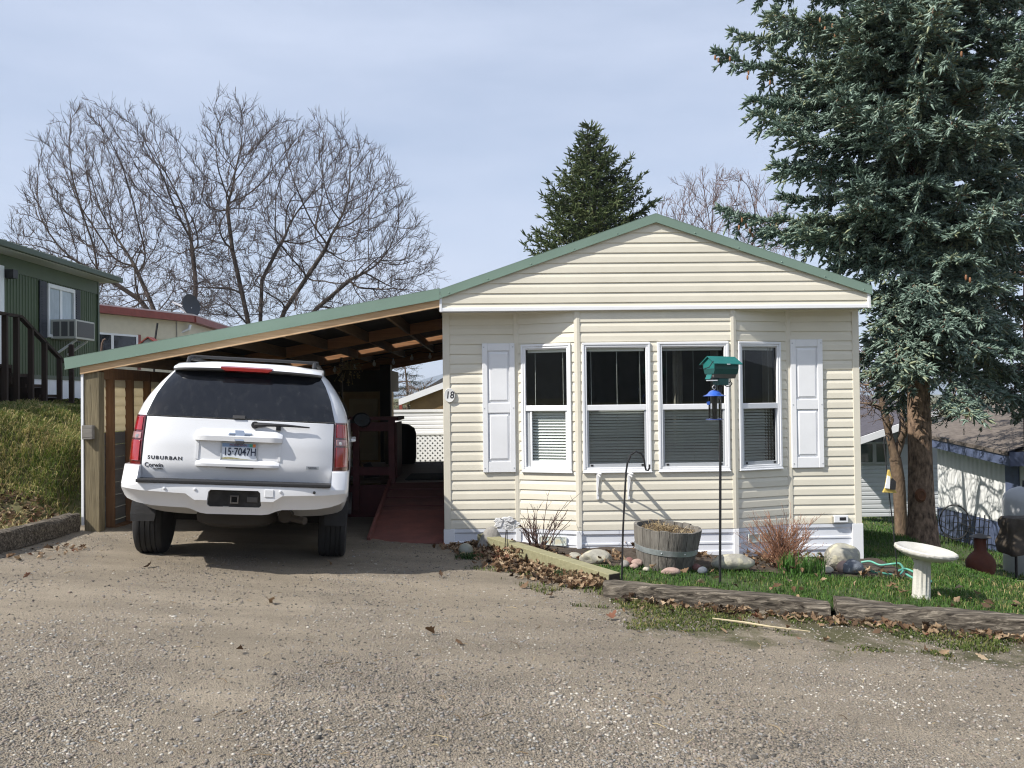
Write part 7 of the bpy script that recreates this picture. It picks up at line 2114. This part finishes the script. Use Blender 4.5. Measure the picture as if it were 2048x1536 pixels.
# the big blue spruce right of the house
sb = at(1845, 1091, 12.45); sb = (sb.x, 12.45, float(H(sb.x, 12.45)) + .06)
r = np.random.default_rng(11); br = []
def reach(z, az):
    """crown radius by height and side (az: 0 = +x right, pi = left, -pi/2 = towards the camera)"""
    left = math.cos(az) < -.35; front = math.sin(az) < -.3
    if left: return float(np.interp(z, [1.8,2.6,3.0,3.6,4.1,4.6,5.2,6.0,6.6,7.3,9,12], [.7,.9,1.0,1.25,2.3,2.05,2.35,2.5,2.6,2.3,2.0,.6]))
    if front: return float(np.interp(z, [1.8,2.6,3.4,4.2,5.2,6.4,8,12], [1.3,1.7,1.9,2.4,2.7,2.7,2.4,.6]))
    return float(np.interp(z, [1.6,2.6,4,6,8,12], [1.9,2.4,2.9,2.9,2.5,.6]))
z = 2.15; w = 0
while z < 9.6:
    nb = 7
    for k in range(nb):
        az = 2*PI*(k + .5*r.random())/nb + w; az = (az + PI) % (2*PI) - PI
        zz = z + r.normal(0, .10); Ln = reach(zz, az) * r.uniform(.72, 1.08)
        back = math.sin(az) > .45
        low = zz < 3.4
        if math.cos(az) < -.55 and zz < 3.5: Ln = min(Ln, 1.25)
        br.append((az, zz, Ln, .10 + .18*r.random() if not low else .0, (.28 + .2*r.random()) if not low else .55 + .25*r.random(), .16 + .18*r.random(), .8 if back else 1.0))
    z += .46; w += 1.2
def toward(px, py, Y, z0, rise, droop, tip, den=1.25):
    """a limb whose tip stands at a chosen place"""
    t = at(px, py, Y); dx, dy = t.x - sb[0], t.y - sb[1]; return (math.atan2(dy, dx), z0, math.hypot(dx, dy) * .93, rise, droop, tip, den)
br += [toward(2000, 520, 11.0, 4.2, -.05, .4, .2), toward(2035, 420, 11.0, 4.7, .0, .35, .2), toward(2000, 690, 11.0, 3.4, -.25, .5, .15), toward(1905, 590, 10.7, 3.8, -.1, .5, .25), toward(1690, 250, 11.3, 5.7, .0, .25, .2), toward(1640, 180, 11.6, 6.1, .02, .25, .2), toward(1600, 80, 11.8, 6.7, .04, .25, .2), toward(1850, 150, 10.6, 6.6, .0, .25, .2), toward(1880, 235, 10.4, 5.9, .0, .28, .2), toward(1845, 440, 10.7, 4.6, .0, .35, .2), toward(1900, 130, 10.8, 6.9, .0, .2, .2), toward(1825, 530, 10.9, 4.2, -.05, .4, .2), toward(1770, 200, 10.9, 6.1, .0, .25, .2), toward(1720, 120, 11.2, 6.6, .02, .25, .2), toward(1437, 415, 12.3, 4.05, .10, .26, .24), toward(1500, 450, 12.6, 3.95, .06, .16, .12), toward(1600, 440, 11.8, 4.1, .05, .2, .1),
       toward(1428, 95, 12.2, 6.1, .12, .20, .25), toward(1478, 195, 12.5, 5.7, .1, .2, .16), toward(1490, 300, 12.0, 5.1, .08, .22, .16), toward(1545, 350, 11.6, 4.8, .05, .2, .15),
       toward(1530, 15, 12.2, 6.9, .1, .2, .2), toward(1660, 280, 10.9, 5.4, .05, .3, .28), toward(1790, 350, 10.5, 5.0, .0, .22, .16), toward(1930, 320, 10.4, 5.1, .0, .25, .15),
       toward(1870, 40, 10.4, 7.2, .05, .3, .2), toward(1950, 470, 10.7, 4.1, -.05, .45, .50), toward(1990, 600, 10.7, 3.6, -.2, .5, .3), toward(1820, 640, 11.0, 3.7, -.15, .55, .15),
       toward(1790, 760, 11.2, 3.0, -.35, .45, .1), toward(1860, 780, 11.0, 2.9, -.4, .4, .1), toward(1985, 750, 10.9, 3.0, -.3, .45, .15), toward(1930, 690, 10.6, 3.4, -.3, .5, .2), toward(1760, 690, 11.6, 3.2, -.2, .5, .1),
       toward(1745, 620, 11.9, 3.6, -.1, .45, .1), toward(2050, 640, 11.3, 3.6, -.1, .45, .2), toward(2080, 760, 11.8, 3.0, -.2, .5, .1), toward(1715, 560, 12.2, 3.9, 0, .45, .1)]
big, A_, B_ = conifer('blue_spruce', 'huge blue spruce with drooping blue green limbs right of the house', sb, 11.5, br, M['spruce_bark'], M['spruce_leaf'], .165, (.084, 8, .033, .011, .050, .0145), 11, core=.0135)
mb = MB(); p = at(1846, 992, 12.2)
mb.lathe([(0,.0),(.035,.0),(.055,.015),(.075,.0),(.085,-.02)], (0,0,0), 18, axis='y'); mb.v = [(v[0] + p.x, 12.45 - .20 - v[1], v[2]*1.2 + p.z) for v in mb.v]
mb.build('branch_scar', bark_mat('scar wood', (.19,.085,.045), (.08,.045,.03), 16), big, smooth=60)
cm = mat('spruce cone', (.24,.11,.05), .7, var=.3, vscale=40)
for k, (px, py, Y) in enumerate([(1484,440,12.2),(1492,452,12.25),(1478,455,12.2),(1500,462,12.3),(1505,470,12.3),(1640,40,11.4),(1650,58,11.4),(1665,52,11.4),(1670,70,11.5),(1690,85,11.5),(1430,115,12.2),(1437,120,12.2),(1460,118,12.2),(1497,145,12.3),(1495,155,12.3),(1923,108,10.4),(1932,555,10.6),(1940,560,10.6),(1540,165,12.2)]):
    c = at(px, py, Y); b = MB(); b.lathe([(0,.036),(.009,.032),(.015,.012),(.015,-.012),(.010,-.032),(0,-.038)], c, 8); b.build('cone', cm, big, smooth=60)

# darker spruce further right
r = np.random.default_rng(23); br2 = []; b2 = at(2075, 1060, 16.5); b2 = (b2.x, 16.5, float(H(b2.x, 16.5)))
z = 1.55
while z < 9.5:
    for k in range(6):
        az = 2*PI*(k + r.random()*.6)/6 + z; Ln = float(np.interp(z, [1.8,3,7,11], [1.9,2.4,2.0,.8])) * r.uniform(.7, 1.1); 
        br2.append((az, z + r.normal(0,.1), Ln, .05, .45 + .2*r.random(), .15, .6 if math.sin(az) < .4 else .3))
    z += .45
conifer('dark_spruce', 'dark drooping spruce behind the propane tank at the right edge', b2, 11, br2, M['spruce_bark'], spruce_leaf('dark needles', [(0,(.010,.018,.013)),(.5,(.022,.038,.026)),(1,(.045,.07,.05))], .9), .2, (.16, 10, .050, .024, .10, .05), 23)

# fir behind the house roof
fb = at(1187, 795, 30); fb = (fb.x, 30.0, float(H(fb.x, 30)))
r = np.random.default_rng(31); br3 = []; z = 3.0; ap = at(1187, 248, 30).z
while z < ap - .15:
    nb = 7 if z > 5 else 4
    for k in range(nb):
        az = 2*PI*(k + r.random()*.7)/nb + z*2.1; Ln = ((ap - z) * .50 + .12) * r.uniform(.62, 1.08)
        if z < 7: Ln = min(Ln, 2.35 * r.uniform(.75,1.05))
        br3.append((az, z + r.normal(0,.06), Ln, .42 + .2*r.random(), .12, .10, .75 if z > 5 else .4))
    z += .25
for px, py in ((1287, 352), (1298, 405), (1262, 318), (1293,385)):
    t = at(px, py, 29.6); d = math.hypot(t.x - fb[0], -.4); br3.append((math.atan2(-.4, t.x - fb[0]), t.z - d*.75, d, .75, .0, .0, 1.0))
conifer('fir_tree', 'yellow green pointed fir tree standing behind the house roof', fb, ap, br3, bark_mat('fir bark', (.11,.085,.065), (.05,.04,.03)), spruce_leaf('fir needles', [(0,(.022,.037,.015)),(.35,(.055,.085,.028)),(.7,(.108,.145,.048)),(1,(.16,.185,.075))], .8), .17, (.15, 7, .06, .022, .10, .044), 31, core=.018)
# small dark conifer seen through the carport
r = np.random.default_rng(37); b4 = at(813, 805, 36); b4 = (b4.x, 36.0, float(H(b4.x, 36))); br4 = []; z = .6
while z < 3.1:
    for k in range(6):
        az = 2*PI*(k + r.random())/6; br4.append((az, z, (3.3 - z)*.30 + .25, .1, .3, .1, .5))
    z += .28
conifer('small_conifer', 'small dark conifer beyond the white fence, seen through the carport', b4, 3.3, br4, M['spruce_bark'], bpy.data.materials['dark needles'], .08, (.22, 9, .06, .02, .22, .13), 37)

# ---- leafless trees grown towards points spread through the crown
def colonize(starts, par, att, D, di, dk, iters, up, seed):
    r = np.random.default_rng(seed)
    N = [np.array(s, float) for s in starts]; PR = list(par); att = att.copy()
    spawn = {}; X = np.array(N); near = np.full(len(att), np.inf); ni = np.zeros(len(att), int)
    d = np.linalg.norm(att[:, None, :] - X[None], axis=2); ni = d.argmin(1); near = d.min(1)
    for it in range(iters):
        act = near < di
        if not act.any():
            if len(att) == 0: break
            act = near < near.min() + D*2
        ids = ni[act]; dirs = unit(att[act] - np.array(N)[ids])
        acc = {}; stuck = []
        for i, v in zip(ids, dirs):
            if i in acc: acc[i] = acc[i] + v
            else: acc[i] = v.copy()
        new = []
        Na = np.array(N)
        for i, v in acc.items():
            spawn[i] = spawn.get(i, 0) + 1
            if spawn[i] > 3: stuck.append(i); continue
            prev = unit(Na[i] - Na[PR[i]]) if PR[i] >= 0 else np.array([0, 0, 1.0])
            v = unit(unit(v) + prev*.65 + np.array([0, 0, up]) + r.normal(0, .07, 3))
            q = Na[i] + v*D
            N.append(q); PR.append(i); new.append(len(N) - 1)
        if stuck:
            ok = ~np.isin(ni, stuck); att, near, ni = att[ok], near[ok], ni[ok]
        if not new or len(att) == 0: break
        Q = np.array([N[i] for i in new])
        d = np.linalg.norm(att[:, None, :] - Q[None], axis=2); j = d.argmin(1); dm = d.min(1)
        upd = dm < near; near = np.where(upd, dm, near); ni = np.where(upd, np.array(new)[j], ni)
        keep = near > dk
        att, near, ni = att[keep], near[keep], ni[keep]
        if len(att) == 0: break
    return np.array(N), np.array(PR)

def bare_tree(name, label, starts, par, att, D, bark, twig, seed, r0=.010, e=2.45, up=.16, tw=(.66, 4), dk=None, rmax=.22, iters=110, base=None, cat='tree', group=None):
    N, PR = colonize(starts, par, att, D, D*14, dk or D*1.7, iters, up, seed)
    n = len(N); acc = np.zeros(n); R = np.zeros(n); kids = np.zeros(n, int)
    for i in range(n - 1, -1, -1):
        R[i] = max(r0, acc[i]**(1/e)); p = PR[i]
        if p >= 0: acc[p] += R[i]**e; kids[p] += 1
    R = np.minimum(R, rmax * (.55 + .45 * R / R.max()))
    base = base if base is not None else starts[0]
    root = thing(name, label, cat, tuple(base), group=group)
    c = np.where(PR >= 0)[0]; A, B = N[PR[c]], N[c]; ra, rb = np.minimum(R[PR[c]], R[c]*1.35), R[c]
    thick = ra > r0*2.6
    V, F = sweep_edges(A[thick], B[thick], ra[thick], rb[thick], 7); np_mesh('trunk', V, F, bark, root, base, smooth=True)
    r = np.random.default_rng(seed + 1)
    # fine shoots on the outer wood
    s = np.where(R < r0*2.2)[0]; T = unit(N[s] - N[np.maximum(PR[s], 0)])
    tl, k = tw; s = np.repeat(s, k); T = np.repeat(T, k, 0); m = len(s)
    keep = r.random(m) < np.where(kids[s] == 0, 1.0, .5); s, T = s[keep], T[keep]; m = len(s)
    d = unit(T + r.normal(0, .40, (m, 3)) + np.array([0, 0, .45])); l = tl * (.3 + .9 * r.random(m)); p0 = N[s]
    p1 = p0 + d * (l*.5)[:, None]; d2 = unit(d + r.normal(0, .25, (m, 3)) + np.array([0, 0, .22])); p2 = p1 + d2 * (l*.5)[:, None]
    q0 = p1; dq = unit(d + r.normal(0, .6, (m, 3)) + np.array([0,0,.15])); q1 = q0 + dq * (l*.38)[:, None]
    thin = ~thick
    AA = np.concatenate([A[thin], p0, p1, q0]); BB = np.concatenate([B[thin], p1, p2, q1])
    rr1 = np.concatenate([ra[thin], np.full(m, r0*.85), np.full(m, r0*.72), np.full(m, r0*.65)]); rr2 = np.concatenate([rb[thin], np.full(m, r0*.72), np.full(m, r0*.5), np.full(m, r0*.45)])
    V, F = sweep_edges(AA, BB, rr1, rr2, 3); np_mesh('crown', V, F, twig, root, base)
    return root
def dome(n, cx, cy, Y, hw, top, bot, seed, dep=4.0, prof=None, hollow=.35):
    """points filling a dome given in photo pixels at distance Y"""
    r = np.random.default_rng(seed); out = []
    while len(out) < n:
        u = r.uniform(-1, 1); v = r.uniform(0, 1); w = r.uniform(-1, 1)
        h = (1 - abs(u)**2.2)**.5
        if v > h: continue
        rad = math.sqrt(u*u + (v*.9)**2 + (w*.8)**2)
        if rad > 1.0 or r.random() > hollow + (1 - hollow) * rad**1.5: continue
        px = cx + u*hw; py = cy - v*(cy - top) if v > 0 else cy
        p = at(px, py, Y); out.append((p.x, Y + w*dep, p.z))
    return np.array(out)
bark_g = bark_mat('grey tree bark', (.10,.083,.07), (.05,.042,.037), 4)
twig_g = mat('winter twigs', (.066,.049,.044), .9, island=.3)
def stems(pts, Y, dy):
    """chains of trunk nodes from pixel lists"""
    S, P = [], []
    for chain, d in zip(pts, dy):
        for j, (px, py) in enumerate(chain):
            q = at(px, py, Y + d * j / max(1, len(chain)-1)); S.append((q.x, q.y, q.z)); P.append(len(S) - 2 if j else (-1 if not S[:-1] else 0))
    return S, P
S, P = stems([[(345,790),(338,720),(322,655),(300,600),(275,545)],[(345,750),(372,690),(386,630),(392,570),(385,500)],[(340,740),(316,690),(310,640),(280,600),(220,560)]], 38.0, (0, .8, -1))
att = np.concatenate([dome(3300, 250, 640, 38, 212, 228, 640, 1, 4.2), dome(500, 150, 560, 38, 105, 330, 560, 2, 3)])
bare_tree('bare_tree', 'wide leafless tree behind the cream trailer, left of the taller one', S, P, att, .25, bark_g, twig_g, 41, r0=.0095, e=2.3, up=.15, group='leafless trees behind the carport')
S, P = stems([[(520,790),(515,720),(500,660),(485,590),(465,500),(455,420)],[(520,760),(521,690),(521,640),(524,560),(560,490)],[(522,750),(548,680),(570,620),(610,560),(650,500)],[(528,760),(590,690),(630,620),(700,560)]], 38.0, (0, 1, -.8, .6))
att = np.concatenate([dome(3700, 620, 645, 38, 260, 255, 645, 3, 4.2), dome(800, 475, 420, 38, 90, 205, 420, 4, 2.5)])
bare_tree('bare_tree', 'taller many stemmed leafless tree rising behind the green carport roof', S, P, att, .25, bark_g, twig_g, 42, r0=.0095, e=2.3, up=.17, group='leafless trees behind the carport')
S, P = stems([[(1430,790),(1428,660),(1425,560),(1420,500)],[(1430,640),(1380,560),(1360,500)],[(1430,640),(1480,560),(1500,500)]], 44.0, (0, 1, -1))
att = dome(2000, 1430, 560, 44, 150, 352, 560, 5, 3.5)
bare_tree('bare_tree', 'pinkish leafless tree top showing over the house roof beside the spruce', S, P, att, .33, bark_g, mat('pinkish twigs', (.17,.115,.105), .9, island=.3), 43, r0=.012, up=.3, group=None)
# forked small tree beside the spruce trunk
S, P = stems([[(1803,1062),(1800,1010),(1797,960),(1790,915),(1778,870),(1768,820),(1758,775)],[(1790,915),(1802,880),(1803,855),(1806,800),(1806,740)],[(1802,880),(1812,860),(1822,820),(1826,770)],[(1797,930),(1783,905),(1775,870),(1785,840)]], 18.6, (0, .4, -.4, .5))
P[7] = 3; P[12] = 8; P[16] = 2
S[0] = (S[0][0], S[0][1], float(H(S[0][0], S[0][1])) - .1)
att = dome(520, 1765, 840, 18.6, 75, 670, 840, 6, 1.6, hollow=.8)
bare_tree('forked_tree', 'small forked tree with knobbly bark left of the big spruce trunk', S, P, att, .11, bark_mat('apple bark', (.21,.15,.10), (.09,.065,.05), 12), mat('brown twigs', (.13,.095,.08), .9, island=.3), 44, r0=.0085, e=1.75, up=.05, tw=(.3, 2), rmax=.15)
# brush beyond the fence through the opening, and brown thicket on the right
for (nm, lab, px, py, Y, hw, top, sd, col) in (('bare_bush', 'brown leafless bush by the plywood shed, seen through the carport', 850, 815, 40, 40, 762, 51, (.20,.12,.05)), ('bare_bush', 'grey brown thicket behind the grey sided house roof', 1755, 850, 30, 70, 730, 52, (.10,.075,.065)), ('bare_bush', 'grey leafless bush beside the small conifer in the carport opening', 826, 830, 34, 30, 775, 53, (.13,.10,.085))):
    p = at(px, py, Y); S = [(p.x, Y, float(H(p.x, Y))), (p.x, Y, p.z - .2)]; att = dome(260, px, py, Y, hw, top, py, sd, 1.2, hollow=.9)
    bare_tree(nm, lab, S, [-1, 0], att, .22, bark_g, mat('bush twigs', col, .9, island=.3), sd, r0=.011, tw=(.4, 3), cat='bush')

# ------------------------------------------------------------------ distant hills
mp = at(858, 744, 3000)
def hill_prof(t):
    x = -3000 + 6000*t
    return 12 + (mp.z - 12) * math.exp(-((x - mp.x) / (190 if x > mp.x else 150))**2) + 26*float(vnoise(t*9, 1, 3)) * (abs(x - mp.x) > 500) + 16*float(vnoise(t*31, 2, 3))
mt = mat('forested mountain', (.045,.065,.075), .95, var=.25, vscale=.01)
ridge('hills', -3000, 3000, 3000, hill_prof, mt, 900)
def unseen_ridge_z(t): return (1 - .8*float(smooth01((t - .66)/.12))) * 95 + 55*float(vnoise(t*7, 4, 3)) + 22*float(vnoise(t*23, 2, 3))
def unseen_ridge():  # unseen ridge behind the camera, added to darken the window reflections
    mb = MB(); rows = []
    for yy, f in ((-650, 0), (-760, .6), (-900, 1.0), (-1200, .8)):
        rows.append([(-1400 + 2800*k/60, yy + 40*math.sin(k*.7), -20 + (unseen_ridge_z(k/60) + 20)*f) for k in range(61)])
    mb.loft(rows, closed=False, caps=False); o = mb.build('hills', mat('unseen wooded ridge', (.030,.042,.026), .95, var=.35, vscale=.02), None, smooth=80); o['kind'] = 'structure'
unseen_ridge()
# ------------------------------------------------------------------ air: far things fade
hm = bpy.data.materials.new('haze air'); hm.use_nodes = True
hn = hm.node_tree.nodes; hn.remove(hn['Principled BSDF'])
hv = hn.new('ShaderNodeVolumePrincipled'); hv.inputs['Color'].default_value = (.78, .87, 1, 1); hv.inputs['Density'].default_value = .00024
hm.node_tree.links.new(hv.outputs[0], hn['Material Output'].inputs['Volume'])
hz = MB().box(-3300, 3300, -1300, 4200, -130, 190).build('haze', hm); hz['kind'] = 'stuff'
